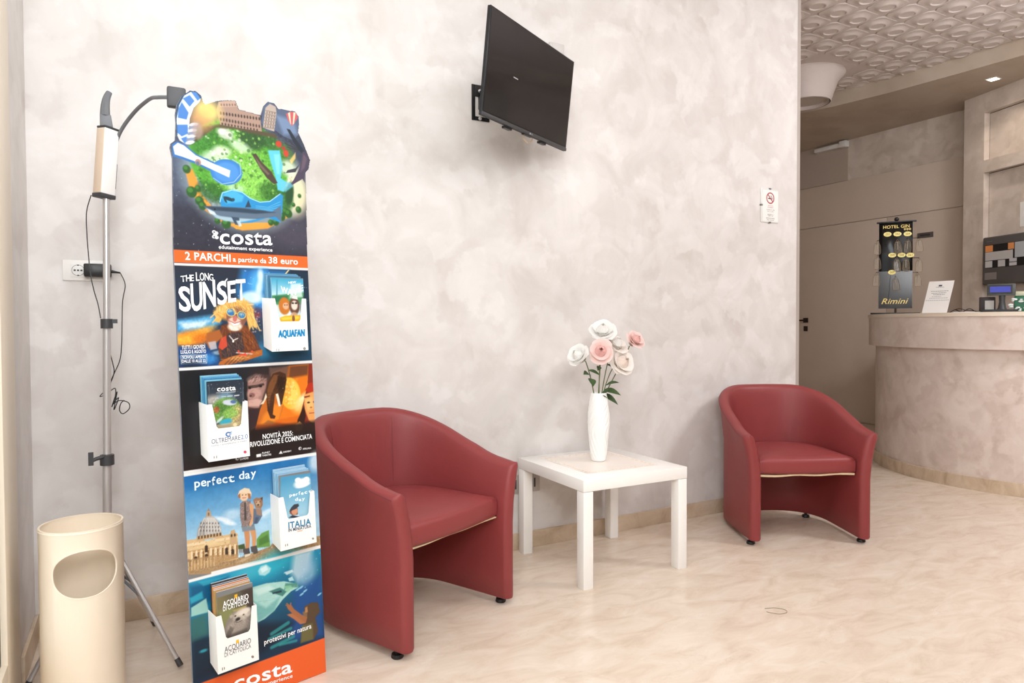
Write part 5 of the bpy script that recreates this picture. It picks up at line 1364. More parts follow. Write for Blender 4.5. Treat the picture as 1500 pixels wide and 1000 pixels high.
('P','B',(29,79,146),0.85,246,[2998,2781,3966,3057,3962,1098,2840,1307]),
('P','B',(16,28,44),0.75,246,[-26,2351,1869,2191,2953,1846,2075,1326,-7,1158]),
('P','B',(58,107,99),0.8,123,[-4,2863,432,2914,480,2332,6,2266]),
('P','B',(168,220,224),1.0,41,[1938,3682,2026,3798,2192,3807,2331,3658,2284,3550,2135,3489,1973,3553]),
('P','B',(227,246,246),0.8,33,[2002,3725,2190,3775,2246,3640,2057,3590]),
('P','B',(207,232,236),0.9,25,[2724,3432,2986,3444,3027,3372,2806,3328]),
('P','B',(191,230,234),0.9,25,[2844,3215,2976,3241,3036,3101,2883,3122]),
('E','B',(143,208,230),0.9,16,[3132,2805,74,29,-20]),
('E','B',(143,208,230),0.9,16,[3373,2694,74,29,-20]),
('E','B',(143,208,230),0.9,16,[3245,2835,74,29,-20]),
('E','B',(143,208,230),0.9,16,[3842,2454,74,29,-20]),
('E','B',(143,208,230),0.9,16,[3257,2623,74,29,-20]),
('P','B',(159,208,198),1.0,33,[46,3182,450,3323,506,2929,35,2943]),
('P','B',(169,216,207),1.0,25,[1596,3262,2166,3260,2712,3169,3140,2968,3157,2860,2912,2806,2644,2638,2376,2393,2077,2245,1870,2211,1724,2554,1738,2866]),
('P','B',(111,176,172),0.8,82,[1738,2866,2133,2548,2563,2743,2376,2393,1870,2211]),
('P','B',(214,239,232),0.7,82,[1753,3178,2245,3178,2407,3031,1906,2975]),
('P','B',(57,120,111),0.9,29,[2237,2999,2576,3024,2783,2843,2648,2738,2400,2892]),
('P','B',(74,138,120),0.9,25,[2752,3097,3141,2989,3144,2863,2874,2940,2699,2907]),
('P','B',(140,200,160),0.8,33,[2705,3028,2920,2988,3003,2882,2781,2802]),
('P','B',(27,58,74),1.0,16,[2318,2936,2615,2932,2633,2865,2357,2884]),
('F','B',(216,244,236),0.3,60,164,-12,16,8,72,[1634,3212,2667,3121,2386,2593,1877,2348]),
('F','B',(90,154,150),0.3,60,148,-14,16,8,73,[1738,2866,2698,2867,2378,2433,1913,2257]),
('S','B',(191,234,244),0.5,50,6,20,74,[1803,4272,3953,3742,3899,2650,2576,3024]),
('L','B',(47,154,152),0.8,41,107,[2262,1744,2781,1901]),
('L','B',(47,154,152),0.8,41,90,[2172,1613,2859,1712]),
('L','B',(47,154,152),0.8,41,98,[2243,1348,2934,1440]),
('L','B',(47,154,152),0.8,41,74,[2496,1342,3015,1289]),
('E','B',(47,160,176),0.9,33,[315,1918,107,41,0]),
('P','B',(90,70,50),1.0,33,[3328,2227,3557,2284,3784,2216,3838,1903,3670,1786,3741,1341,3592,1137,3142,1164,3207,1599,3352,1802,3293,1987]),
('P','B',(138,106,74),0.9,33,[3253,2083,3411,2077,3400,1871,3289,1905]),
('P','B',(192,138,90),0.9,25,[3348,2179,3417,2200,3431,2029,3341,2035]),
('P','B',(168,106,68),1.0,20,[2762,2398,2893,2420,2994,2245,3227,2008,3400,1871,3348,1720,3090,1927,2924,2143,2800,2304]),
('P','B',(181,114,74),1.0,20,[2750,2156,2924,2143,3219,1844,3348,1720,3169,1735,2959,1968]),
('L','B',(168,106,68),1.0,0,33,[2742,2445,2869,2366]),
('L','B',(168,106,68),1.0,0,33,[2766,2487,2869,2366]),
('L','B',(168,106,68),1.0,0,33,[2895,2461,2869,2366]),
('P','B',(111,106,62),0.9,57,[3211,1680,3572,1649,3570,1144,3164,1177]),
('P','B',(242,102,43),1.0,0,[-49,989,4198,1063,4102,-832,-89,80]),
('P','B',(242,102,43),1.0,0,[-362,1073,4198,1063,4081,-1252,-429,-507]),
('P','B',(241,240,237),1.0,0,[-239,3952,4439,3951,4434,3857,-242,3872]),
('G','c1',(74,167,201),(191,226,234),[3034,12146,3012,11682],1.0,0,[2514,12206,3727,12186,3635,9880,2369,9939]),
('P','c1',(63,138,78),0.9,39,[2490,11675,3687,11810,3668,11416,2473,11334]),
('P','c1',(217,233,234),0.9,55,[2438,11409,3711,11416,3633,9841,2367,9901]),
('P','c1',(42,106,80),0.8,39,[2607,11657,3012,11682,3004,11528,2599,11486]),
('P','c1',(53,80,90),0.7,39,[3490,11689,3661,11711,3639,11258,3448,11258]),
('P','c1',(58,127,156),0.8,12,[2690,12135,2712,12174,2696,11678,2656,11677]),
('P','c1',(242,250,252),0.7,55,[3131,12032,3445,12060,3488,11650,3070,11606]),
('E','c1',(200,119,46),1.0,39,[2895,11373,179,257,0]),
('E','c1',(227,176,138),1.0,31,[2936,11374,93,101,0]),
('E','c1',(42,28,22),1.0,0,[2909,11404,19,16,0]),
('E','c1',(42,28,22),1.0,0,[2978,11404,19,16,0]),
('E','c1',(106,74,60),1.0,39,[3211,11375,171,257,0]),
('E','c1',(233,217,201),1.0,31,[3212,11394,101,140,0]),
('E','c1',(28,24,24),1.0,0,[3165,11460,39,27,0]),
('E','c1',(28,24,24),1.0,0,[3265,11460,39,27,0]),
('P','c1',(242,239,230),1.0,23,[3131,11607,3197,11685,3300,11667,3329,11570]),
('E','c1',(141,151,156),1.0,47,[3485,11336,101,234,0]),
('E','c1',(201,161,131),0.9,39,[3188,11064,117,132,10]),
('P','c1',(242,184,34),1.0,23,[2738,11029,2902,11085,3419,11102,3429,10867,2749,10838]),
('P','c1',(249,211,86),0.9,23,[2778,11029,3354,11063,3351,10993,2794,10952]),
('E','c1',(138,90,60),1.0,19,[3164,11006,47,93,0]),
('G','c2',(44,52,64),(58,67,76),[1040,9263,1019,8782],1.0,0,[510,9317,1596,9304,1558,7029,474,7100]),
('S','c2',(223,230,238),0.7,40,3,9,41,[570,9266,1559,9225,1537,8735,549,8793]),
('E','c2',(224,216,200),0.7,139,[734,8776,244,139,0]),
('E','c2',(143,192,216),0.6,125,[1053,8843,209,139,0]),
('E','c2',(111,154,74),1.0,70,[1052,8457,418,366,0]),
('E','c2',(77,122,56),0.8,70,[945,8565,209,139,0]),
('E','c2',(210,178,122),0.8,105,[1351,8264,209,314,10]),
('E','c2',(181,86,58),0.8,35,[785,8517,77,91,0]),
('E','c2',(136,184,88),0.8,70,[1161,8382,209,139,0]),
('N','c2',0.3,21,43,[675,8845,1505,8771,1465,7892,637,7993]),
('E','c2',(201,208,220),1.0,21,[1149,8680,195,77,8]),
('E','c2',(84,113,156),1.0,17,[1256,8689,84,49,8]),
('E','c2',(58,166,192),1.0,35,[1022,8155,174,84,-10]),
('E','c2',(223,239,244),0.8,28,[851,8223,139,35,-40]),
('P','c2',(201,182,140),0.8,35,[767,8105,1410,8127,1400,7900,791,7943]),
('E','c2',(240,220,174),1.0,17,[1275,8045,56,49,0]),
('L','c2',(154,164,174),1.0,0,7,[615,9246,589,8663]),
('L','c2',(154,164,174),1.0,0,7,[1552,9209,1527,8670]),
('L','c2',(232,232,234),1.0,0,14,[806,8977,1324,8966]),
('L','c2',(216,220,226),1.0,0,17,[943,8860,1054,8856]),
('L','c2',(216,220,226),1.0,0,21,[1102,8858,1231,8857]),
('L','c2',(216,220,226),1.0,0,28,[1296,8854,1417,8860]),
('G','c3',(79,156,196),(168,212,230),[2915,6284,3017,5171],1.0,0,[2536,6367,3674,6322,3600,4006,2395,4193]),
('E','c3',(244,248,250),0.95,59,[3199,6081,258,133,-6]),
('E','c3',(255,255,255),1.0,30,[3342,6156,96,81,0]),
('E','c3',(255,255,255),1.0,30,[3067,6192,89,66,0]),
('E','c3',(255,255,255),0.9,30,[3235,6001,221,59,-6]),
('P','c3',(138,75,50),1.0,22,[2774,5367,2912,5411,3026,5352,3017,5171,2861,5167,2769,5259]),
('E','c3',(217,154,120),1.0,22,[2925,5281,96,103,0]),
('P','c3',(58,64,72),1.0,11,[2815,5413,2916,5491,3052,5485,3076,5415,2967,5345,2869,5329,2752,5299]),
('P','c3',(47,58,70),1.0,18,[2725,5142,2862,5185,3073,5104,3012,5055]),
('P','c3',(216,232,242),0.8,22,[2862,5185,3056,5163,3072,5086]),
('G','c4',(125,116,80),(75,74,68),[692,3109,1537,3237],1.0,0,[576,3404,1624,3425,1681,1221,500,1276]),
('P','c4',(74,61,56),0.9,107,[1233,3402,1624,3425,1599,2872,1363,2867]),
('P','c4',(138,143,90),0.8,123,[578,3032,1063,3034,888,2485,624,2421]),
('P','c4',(185,168,96),0.8,41,[984,2945,1369,2980,1365,2904,1018,2859]),
('P','c4',(141,131,122),1.0,41,[697,2397,824,2731,1019,2896,1325,2878,1495,2750,1461,2452,1369,2137,724,2164]),
('E','c4',(214,201,184),1.0,57,[1242,2751,254,164,-12]),
('E','c4',(232,221,208),0.9,41,[1303,2809,164,74,-12]),
('E','c4',(168,156,144),0.8,98,[1077,2499,287,205,-20]),
('P','c4',(94,86,79),0.8,41,[769,2336,889,2522,999,2449,837,2201]),
('E','c4',(42,36,34),1.0,16,[1107,2660,70,45,-10]),
('E','c4',(28,24,22),1.0,0,[1044,2767,25,20,0]),
('E','c4',(28,24,22),1.0,0,[1272,2734,25,20,0]),
('L','c4',(58,48,44),1.0,0,16,[1007,2616,1119,2569,1215,2588]),
('E','c4',(179,166,152),1.0,20,[939,2789,49,49,0]),
('E','c4',(201,188,174),1.0,20,[1435,2730,49,57,0]),
('P','c4',(90,80,72),0.7,66,[767,2299,1339,2338,1409,2162,760,2152]),
('P','c4',(240,180,41),1.0,8,[1040,3351,1124,3357,1126,3227,1043,3252]),
('F','c4',(230,220,205),0.4,90,98,-60,40,8,75,[867,2867,1440,2843,1461,2452,807,2361]),
('F','c4',(106,95,84),0.35,90,107,-62,40,8,76,[734,2385,975,2758,1433,2692,1332,2188]),
]
TXT = [
('B','costa',[1265,13168,2823,13237],428,(255,255,255),0.035,0),
('B','edutainment experience',[1225,13031,2814,13035],101,(255,255,255),0.02,0),
('B','2 PARCHI',[298,12668,1546,12670],214,(255,255,255),0.03,0),
('B','a partire da',[1614,12679,2607,12680],143,(255,255,255),0.02,0),
('B','38 euro',[2680,12684,3618,12685],190,(255,255,255),0.03,0),
('B','T',[156,12049,292,12067],164,(246,246,246),0.02,0),
('B','H',[299,12068,412,12082],179,(246,246,246),0.02,0),
('B','E',[419,12082,506,12091],171,(246,246,246),0.02,0),
('B','L',[561,12093,659,12103],234,(246,246,246),0.02,0),
('B','O',[666,12103,786,12114],214,(246,246,246),0.02,0),
('B','N',[797,12115,914,12118],203,(246,246,246),0.02,0),
('B','G',[921,12118,1035,12107],187,(246,246,246),0.02,0),
('B','S',[83,11291,393,11248],643,(246,246,246),0.05,0),
('B','U',[401,11255,709,11319],740,(246,246,246),0.05,0),
('B','N',[730,11327,1076,11408],721,(246,246,246),0.05,0),
('B','S',[1120,11430,1401,11495],623,(246,246,246),0.05,0),
('B','E',[1423,11506,1656,11545],584,(246,246,246),0.05,0),
('B','T',[1665,11568,1947,11593],584,(246,246,246),0.05,0),
('B','TUTTI I GIOVEDÌ',[104,10211,724,10215],101,(255,255,255),0.02,0),
('B','LUGLIO E AGOSTO',[72,10096,743,10091],93,(255,255,255),0.02,0),
('B','SCIVOLI APERTI',[110,9956,719,9944],78,(255,255,255),0.02,0),
('B','DALLE 10 ALLE 22',[95,9851,721,9835],78,(255,255,255),0.02,0),
('B','NOVITÀ 2025:',[2255,7485,3202,7474],139,(255,255,255),0.02,0),
('B','RIVOLUZIONE È COMINCIATA',[1871,7300,3828,7293],146,(255,255,255),0.02,0),
('B','SAPERE',[1556,6967,1804,6969],56,(242,242,242),0.02,0),
('B','PLANET',[2218,7053,2455,7049],49,(242,242,242),0.02,0),
('B','THEATRE',[2214,6975,2491,6975],49,(242,242,242),0.02,0),
('B','SARDENT',[2863,6987,3130,6986],49,(242,242,242),0.02,0),
('B','APRILIANA',[3502,6990,3781,6982],49,(242,242,242),0.02,0),
('B','p',[271,6412,424,6411],229,(217,238,248),0.04,0),
('B','e',[444,6407,596,6407],236,(217,238,248),0.04,0),
('B','r',[615,6383,715,6379],221,(217,238,248),0.04,0),
('B','f',[742,6395,843,6390],229,(217,238,248),0.04,0),
('B','e',[864,6401,1007,6403],236,(217,238,248),0.04,0),
('B','c',[1028,6399,1172,6395],236,(217,238,248),0.04,0),
('B','t',[1193,6391,1375,6387],229,(217,238,248),0.04,0),
('B','d',[1503,6421,1660,6422],221,(217,238,248),0.04,0),
('B','a',[1682,6411,1826,6408],229,(217,238,248),0.04,0),
('B','y',[1849,6433,2010,6434],221,(217,238,248),0.04,0),
('B','protettivi per natura',[2022,1504,3519,1506],148,(255,255,255),0.02,0),
('B','costa',[1087,549,2840,412],377,(255,255,255),0.04,0),
('B','edutainment experience',[843,406,2846,246],107,(255,255,255),0.02,0),
('c1','NEW',[3049,12038,3298,12064],62,(255,255,255),0.03,0),
('c1','W',[2806,11794,3022,11729],171,(255,255,255),0.05,0),
('c1','A',[3005,11713,3177,11692],179,(255,255,255),0.05,0),
('c1','V',[3177,11692,3345,11734],179,(255,255,255),0.05,0),
('c1','E',[3365,11804,3519,11846],171,(255,255,255),0.05,0),
('c2','costa',[823,9017,1336,9013],132,(255,255,255),0.035,0),
('c3','p',[2781,5742,2866,5740],89,(238,248,252),0.05,0),
('c3','e',[2881,5737,2967,5736],96,(238,248,252),0.05,0),
('c3','r',[2990,5739,3045,5735],89,(238,248,252),0.05,0),
('c3','f',[3069,5746,3132,5745],96,(238,248,252),0.05,0),
('c3','e',[3147,5731,3233,5726],96,(238,248,252),0.05,0),
('c3','c',[3258,5739,3354,5740],96,(238,248,252),0.05,0),
('c3','t',[3386,5745,3482,5742],89,(238,248,252),0.05,0),
('c3','d',[2951,5586,3045,5582],89,(238,248,252),0.05,0),
('c3','a',[3067,5556,3154,5553],89,(238,248,252),0.05,0),
('c3','y',[3170,5558,3265,5561],89,(238,248,252),0.05,0),
('c4','ACQUARIO',[722,3114,1430,3134],148,(255,255,255),0.03,0),
('c4','DI CATTOLICA',[717,2996,1432,3011],115,(255,255,255),0.02,0),
('f1','AQUAFAN',[2606,10450,3442,10466],203,(42,159,216),0.05,0.1),
('f1','AQUAFAN',[2618,10450,3455,10466],203,(42,159,216),0.05,0.1),
('f1','AQUAFAN',[2630,10450,3468,10465],203,(42,159,216),0.05,0.1),
('f2','OLTREMARE',[577,7609,1366,7622],125,(69,88,122),0.0,0),
('f2','2.0',[1386,7625,1578,7633],125,(60,127,190),0.0,0),
('f2','FAMILY EXPERIENCE PARK',[573,7531,1560,7550],38,(124,139,160),0,0),
('f3','ITALIA',[2660,4850,3378,4815],177,(43,127,166),0.07,0),
('f3','IN MINIATURA',[2655,4750,3381,4719],89,(39,66,94),0.06,0),
('f4','ACQUARIO',[674,1904,1407,1924],148,(68,74,82),0.01,0),
('f4','DI CATTOLICA',[668,1780,1401,1788],115,(68,74,82),0,0),
]
EMB = [
('f2',(60,111,174),[1106,7758,1083,7746,1056,7741,1027,7744,1000,7756,979,7775,966,7798,962,7822,968,7846,983,7865,1006,7878,1033,7883,1062,7879,1089,7867,1110,7849,1080,7830,1068,7839,1054,7845,1038,7847,1024,7845,1011,7839,1003,7829,1000,7817,1002,7805,1009,7794,1021,7784,1035,7778,1051,7776,1065,7779,1078,7785]),
('f2',(60,134,200),[1066,7864,1144,7886,1137,7861,1071,7837]),
('f2',(60,134,200),[1064,7816,1135,7832,1128,7808,1063,7790]),
('f2',(208,64,90),[1527,7254,1523,7238,1513,7226,1499,7219,1482,7218,1466,7224,1453,7235,1444,7250,1442,7266,1446,7282,1455,7294,1470,7301,1486,7302,1502,7297,1516,7286,1524,7271]),
('f2',(106,90,80),[624,7271,642,7268,639,7199,621,7208]),
('f2',(106,90,80),[692,7273,708,7271,704,7202,689,7198]),
('f3',(224,136,60),[2931,4709,3095,4702,3094,4684,2930,4691]),
('f3',(138,138,138),[3457,4369,3453,4357,3445,4348,3433,4344,3419,4344,3406,4350,3394,4360,3387,4372,3385,4385,3388,4397,3397,4406,3409,4411,3423,4410,3436,4404,3447,4394,3455,4382]),
('f3',(106,90,80),[2540,4417,2559,4416,2556,4349,2537,4350]),
('f3',(106,90,80),[2601,4417,2620,4416,2617,4349,2598,4350]),
('f4',(240,180,41),[994,2132,1070,2136,1081,2042,998,2040]),
('f4',(138,122,112),[1474,1510,1471,1496,1462,1487,1449,1483,1434,1486,1420,1494,1407,1506,1400,1522,1397,1537,1401,1550,1410,1560,1423,1563,1438,1561,1452,1553,1464,1540,1472,1525]),
('f4',(106,90,80),[587,1526,605,1527,606,1453,587,1452]),
('f4',(106,90,80),[638,1523,657,1523,657,1456,639,1452]),
('f1',(154,143,136),[2535,10119,2555,10122,2552,10054,2532,10051]),
('f1',(154,143,136),[2606,10117,2626,10120,2623,10051,2603,10048]),
('f1',(138,138,138),[3470,10090,3466,10074,3455,10060,3440,10052,3422,10049,3404,10053,3390,10063,3381,10077,3378,10094,3382,10110,3393,10123,3408,10132,3426,10135,3444,10131,3458,10121,3468,10107]),
]
OUT = [[63,12829],[87,15419],[38,15708],[63,15820],[180,15921],[221,16416],[210,16631],[263,16913],[404,17188],[621,17373],[781,17397],[922,17300],[968,17115],[1036,17074],[1346,17240],[1602,17317],[1890,17367],[1983,17127],[2229,17113],[2647,17085],[2754,17403],[2884,17549],[3082,17531],[3189,17403],[3508,17407],[3737,17435],[3855,17293],[3854,17016],[3817,16794],[3986,16454],[4094,16193],[4178,15988],[4117,15700],[3996,15559],[4003,15158],[3940,13052]]

CELL = 0.0016
def smooth_noise(shape, scale, seed):
    r = np.random.default_rng(seed); out = np.zeros(shape)
    for o, amp in ((1, 1.0), (2, 0.6), (4, 0.35)):
        s = max(1.5, scale / o); gh, gw = int(shape[0] / s) + 3, int(shape[1] / s) + 3
        g = r.random((gh, gw)) * 2 - 1
        yy = np.arange(shape[0]) / s; xx = np.arange(shape[1]) / s
        y0 = yy.astype(int); x0 = xx.astype(int); fy = (yy - y0)[:, None]; fx = (xx - x0)[None, :]
        a = g[y0][:, x0] * (1 - fx) + g[y0][:, x0 + 1] * fx; b = g[y0 + 1][:, x0] * (1 - fx) + g[y0 + 1][:, x0 + 1] * fx
        out += amp * (a * (1 - fy) + b * fy)
    return out / 1.6
class Canvas:
    """a sheet of ink on a grid of cells; flat print only"""
    def __init__(s, u0, h0, u1, h1):
        s.u0, s.h0 = u0, h0; s.nx = int(round((u1 - u0) / CELL)) + 1; s.ny = int(round((h1 - h0) / CELL)) + 1
        s.px = np.full((s.ny, s.nx, 3), 128.0)
        s.U = u0 + np.arange(s.nx) * CELL; s.H = h0 + np.arange(s.ny) * CELL
    def win(s, pts, pad):
        x0 = max(0, int((min(p[0] for p in pts) - pad - s.u0) / CELL)); x1 = min(s.nx, int((max(p[0] for p in pts) + pad - s.u0) / CELL) + 2)
        y0 = max(0, int((min(p[1] for p in pts) - pad - s.h0) / CELL)); y1 = min(s.ny, int((max(p[1] for p in pts) + pad - s.h0) / CELL) + 2)
        return (y0, y1, x0, x1) if x1 > x0 and y1 > y0 else None
    def sdf(s, pts, w):
        y0, y1, x0, x1 = w; X, Y = np.meshgrid(s.U[x0:x1], s.H[y0:y1]); d = np.full(X.shape, 1e9); ins = np.zeros(X.shape, bool)
        n = len(pts)
        for i in range(n):
            ax, ay = pts[i]; bx, by = pts[(i + 1) % n]; ex, ey = bx - ax, by - ay; L2 = ex * ex + ey * ey + 1e-12
            t = np.clip(((X - ax) * ex + (Y - ay) * ey) / L2, 0, 1); d = np.minimum(d, (X - ax - t * ex) ** 2 + (Y - ay - t * ey) ** 2)
            if ay != by: ins ^= ((ay > Y) != (by > Y)) & (X < (bx - ax) * (Y - ay) / (by - ay) + ax)
        d = np.sqrt(d); return np.where(ins, -d, d)
    def blend(s, w, m, c):
        y0, y1, x0, x1 = w; v = s.px[y0:y1, x0:x1]; m = m[..., None]; v[:] = v * (1 - m) + np.asarray(c, float) * m
def pairs(l): return [(l[i] * 1e-4, l[i + 1] * 1e-4) for i in range(0, len(l), 2)]
def paint(cv, ops):
    for op in ops:
        k = op[0]
        if k == 'P':
            _, _, c, a, so, l = op; p = pairs(l); so = max(so * 1e-4, CELL); w = cv.win(p, so)
            if w: cv.blend(w, a * np.clip(0.5 - cv.sdf(p, w) / so, 0, 1), c)
        elif k == 'G':
            _, _, c1, c2, q, a, so, l = op; p = pairs(l); so = max(so * 1e-4, CELL); w = cv.win(p, so)
            if w:
                (ax, ay), (bx, by) = pairs(q); X, Y = np.meshgrid(cv.U[w[2]:w[3]], cv.H[w[0]:w[1]])
                t = np.clip(((X - ax) * (bx - ax) + (Y - ay) * (by - ay)) / ((bx - ax) ** 2 + (by - ay) ** 2), 0, 1)[..., None]
                cv.blend(w, a * np.clip(0.5 - cv.sdf(p, w) / so, 0, 1), np.asarray(c1, float) * (1 - t) + np.asarray(c2, float) * t)
        elif k == 'E':
            _, _, c, a, so, (x, y, rx, ry, rot) = op; x, y, rx, ry = x * 1e-4, y * 1e-4, max(rx * 1e-4, 2e-4), max(ry * 1e-4, 2e-4); so = max(so * 1e-4, CELL)
            R = max(rx, ry) + so; w = cv.win([(x - R, y - R), (x + R, y + R)], 0)
            if w:
                X, Y = np.meshgrid(cv.U[w[2]:w[3]] - x, cv.H[w[0]:w[1]] - y); r = math.radians(-rot)
                X2 = X * math.cos(r) + Y * math.sin(r); Y2 = -X * math.sin(r) + Y * math.cos(r)
                d = (np.sqrt((X2 / rx) ** 2 + (Y2 / ry) ** 2) - 1) * min(rx, ry)
                cv.blend(w, a * np.clip(0.5 - d / so, 0, 1), c)
        elif k == 'L':
            _, _, c, a, so, wd, l = op; p = pairs(l); hw = wd * 0.5e-4; so = max(so * 1e-4, CELL); w = cv.win(p, hw + so)
            if w:
                X, Y = np.meshgrid(cv.U[w[2]:w[3]], cv.H[w[0]:w[1]]); d = np.full(X.shape, 1e9)
                for (ax, ay), (bx, by) in zip(p, p[1:]):
                    ex, ey = bx - ax, by - ay; t = np.clip(((X - ax) * ex + (Y - ay) * ey) / (ex * ex + ey * ey + 1e-12), 0, 1)
                    d = np.minimum(d, np.hypot(X - ax - t * ex, Y - ay - t * ey))
                cv.blend(w, a * np.clip(0.5 - (d - hw) / so, 0, 1) * min(1, 2 * hw / CELL + 0.3), c)
        elif k == 'N':
            _, _, amp, sc, seed, l = op; p = pairs(l); w = cv.win(p, 0)
            if w:
                m = np.clip(0.5 - cv.sdf(p, w) / 0.01, 0, 1); n = smooth_noise(m.shape, sc * 1e-4 / CELL, seed)
                v = cv.px[w[0]:w[1], w[2]:w[3]]; v *= (1 + amp * n * m)[..., None]
        elif k == 'F':            # fibres: short strokes along one direction, inside an outline
            _, _, c, a, n, ln, ang, jit, wd, seed, l = op; p = pairs(l); rn = random.Random(seed); xs = [q[0] for q in p]; ys = [q[1] for q in p]
            W0 = cv.win(p, 0.01); sd = cv.sdf(p, W0); got = 0
            for _i in range(n * 4):
                if got >= n: break
                x, y = rn.uniform(min(xs), max(xs)), rn.uniform(min(ys), max(ys))
                iy, ix = int((y - cv.h0) / CELL) - W0[0], int((x - cv.u0) / CELL) - W0[2]
                if not (0 <= iy < sd.shape[0] and 0 <= ix < sd.shape[1]) or sd[iy, ix] > 0: continue
                got += 1; t = math.radians(ang + rn.uniform(-jit, jit)); L2 = ln * 0.5e-4 * rn.uniform(0.5, 1.2)
                q = [x - L2 * math.cos(t), y - L2 * math.sin(t), x + L2 * math.cos(t), y + L2 * math.sin(t)]
                paint(cv, [('L', '', c, a * rn.uniform(0.5, 1), 0, wd, [v * 1e4 for v in q])])
        elif k == 'S':
            _, _, c, a, n, r0, r1, seed, l = op; p = pairs(l); rn = random.Random(seed)
            xs = [q[0] for q in p]; ys = [q[1] for q in p]
            for _i in range(n):
                x, y = rn.uniform(min(xs), max(xs)), rn.uniform(min(ys), max(ys)); r = rn.uniform(r0, r1) * 1e-4
                R = r + CELL; w = cv.win([(x - R, y - R), (x + R, y + R)], 0)
                if w:
                    X, Y = np.meshgrid(cv.U[w[2]:w[3]] - x, cv.H[w[0]:w[1]] - y); d = np.hypot(X, Y) - r
                    cv.blend(w, a * np.clip(0.5 - d / CELL, 0, 1), c)
INK_GAIN = 0.86
def sheet(cv, name, parent, off, keep=None, h0=-9, h1=9, u0=-9, u1=9, label=None):
    """mesh of the printed cells between h0..h1, at local y = -off"""
    ix = np.where((cv.U >= u0) & (cv.U <= u1))[0]; iy = np.where((cv.H >= h0) & (cv.H <= h1))[0]
    U, H = np.meshgrid(cv.U[ix], cv.H[iy]); col = np.clip(cv.px[iy[0]:iy[-1] + 1, ix[0]:ix[-1] + 1], 0, 255) / 255.0
    col = np.where(col <= 0.04045, col / 12.92, ((col + 0.055) / 1.055) ** 2.4) * INK_GAIN
    ny, nx = U.shape; idx = np.arange(ny * nx).reshape(ny, nx)
    q = np.stack([idx[:-1, :-1], idx[:-1, 1:], idx[1:, 1:], idx[1:, :-1]], -1).reshape(-1, 4)
    if keep is not None: q = q[keep(U, H)[:-1, :-1].reshape(-1)]
    used = np.unique(q); re = np.full(ny * nx, -1); re[used] = np.arange(len(used)); q = re[q]
    co = np.stack([U.reshape(-1), np.full(ny * nx, -off), H.reshape(-1)], -1)[used]
    me = bpy.data.meshes.new(name); me.vertices.add(len(co)); me.vertices.foreach_set('co', co.reshape(-1).astype(np.float32))
    me.loops.add(q.size); me.loops.foreach_set('vertex_index', q.reshape(-1).astype(np.int32))
    me.polygons.add(len(q)); me.polygons.foreach_set('loop_start', (np.arange(len(q)) * 4).astype(np.int32)); me.polygons.foreach_set('loop_total', np.full(len(q), 4, np.int32))
    me.update(calc_edges=True); me.validate()
    at = me.color_attributes.new('ink', 'FLOAT_COLOR', 'POINT')
    c4 = np.ones((len(used), 4)); c4[:, :3] = col.reshape(-1, 3)[used]; at.data.foreach_set('color', c4.reshape(-1).astype(np.float32))
    me.materials.append(PRINT)
    return link(name, me, parent, label=label)

DP = Vector((0.12797945, 2.02811264, -0.00514709)); DU = Vector((0.9632184, 0.26840114, 0.0130823)); DH = Vector((-0.0249061, 0.0406951, 0.99886115)); DN = Vector((0.26756309, -0.96244726, 0.04588309))
DM = Matrix.Identity(4)
for i in range(3): DM[i][0] = DU[i]; DM[i][1] = -DN[i]; DM[i][2] = DH[i]
DM.translation = DP
BW = 0.3934
ld = thing('leaflet_display', 'tall printed cardboard leaflet display with white brochure holders leaning before the wall', 'display stand')
ld.matrix_world = DM
out = [(a * 1e-4, b * 1e-4) for a, b in OUT]
out = [p for p in out if p[1] > 1.30]
body = [(0.0, 0.006), (BW, 0.0005), (BW, 1.29)] + list(reversed(out)) + [(0.0, 1.29)]
R_ = Matrix(((1, 0, 0, 0), (0, 0, 1, 0), (0, 1, 0, 0), (0, 0, 0, 1)))
MB().prism(body, 0.0004, 0.006, R_).build('board', mat('grey_board', (122, 124, 132), 0.6), ld)
# folding prop behind the board
MB().hexa([(0.12, 0.006, 0.02), (0.27, 0.006, 0.02), (0.27, 0.22, 0.012), (0.12, 0.22, 0.012), (0.12, 0.006, 0.9), (0.27, 0.006, 0.9), (0.27, 0.012, 0.9), (0.12, 0.012, 0.9)]).build('prop', mat('brown_card', (190, 160, 125), 0.8), ld)
cv = Canvas(-0.002, -0.002, 0.424, 1.780)
paint(cv, [a for a in ART if a[1] == 'B'])
def inside(poly):
    def f(U, H):
        ins = np.zeros(U.shape, bool); n = len(poly)
        for i in range(n):
            ax, ay = poly[i]; bx, by = poly[(i + 1) % n]
            if ay != by: ins ^= ((ay > H) != (by > H)) & (U < (bx - ax) * (H - ay) / (by - ay) + ax)
        return ins
    return f
K_ = inside(body)
for nm, a, b, lb in (('poster', 1.2936, 1.78, 'globe with pool, ruins, tower and shark'), ('price_strip', 1.2498, 1.2936, 'orange price strip'), ('poster', 0.9700, 1.2498, 'long sunset poster with an orange haired ape'), ('poster', 0.6815, 0.9700, 'ape, elephant and orange planets'), ('poster', 0.3935, 0.6815, 'child with backpack before a domed basilica'), ('poster', 0.1066, 0.3935, 'teal aquarium with a ray'), ('base_strip', -0.01, 0.1066, 'orange base strip')):
    sheet(cv, nm, ld, 0.0, K_, a - 0.0005, b + 0.0011, label=lb)

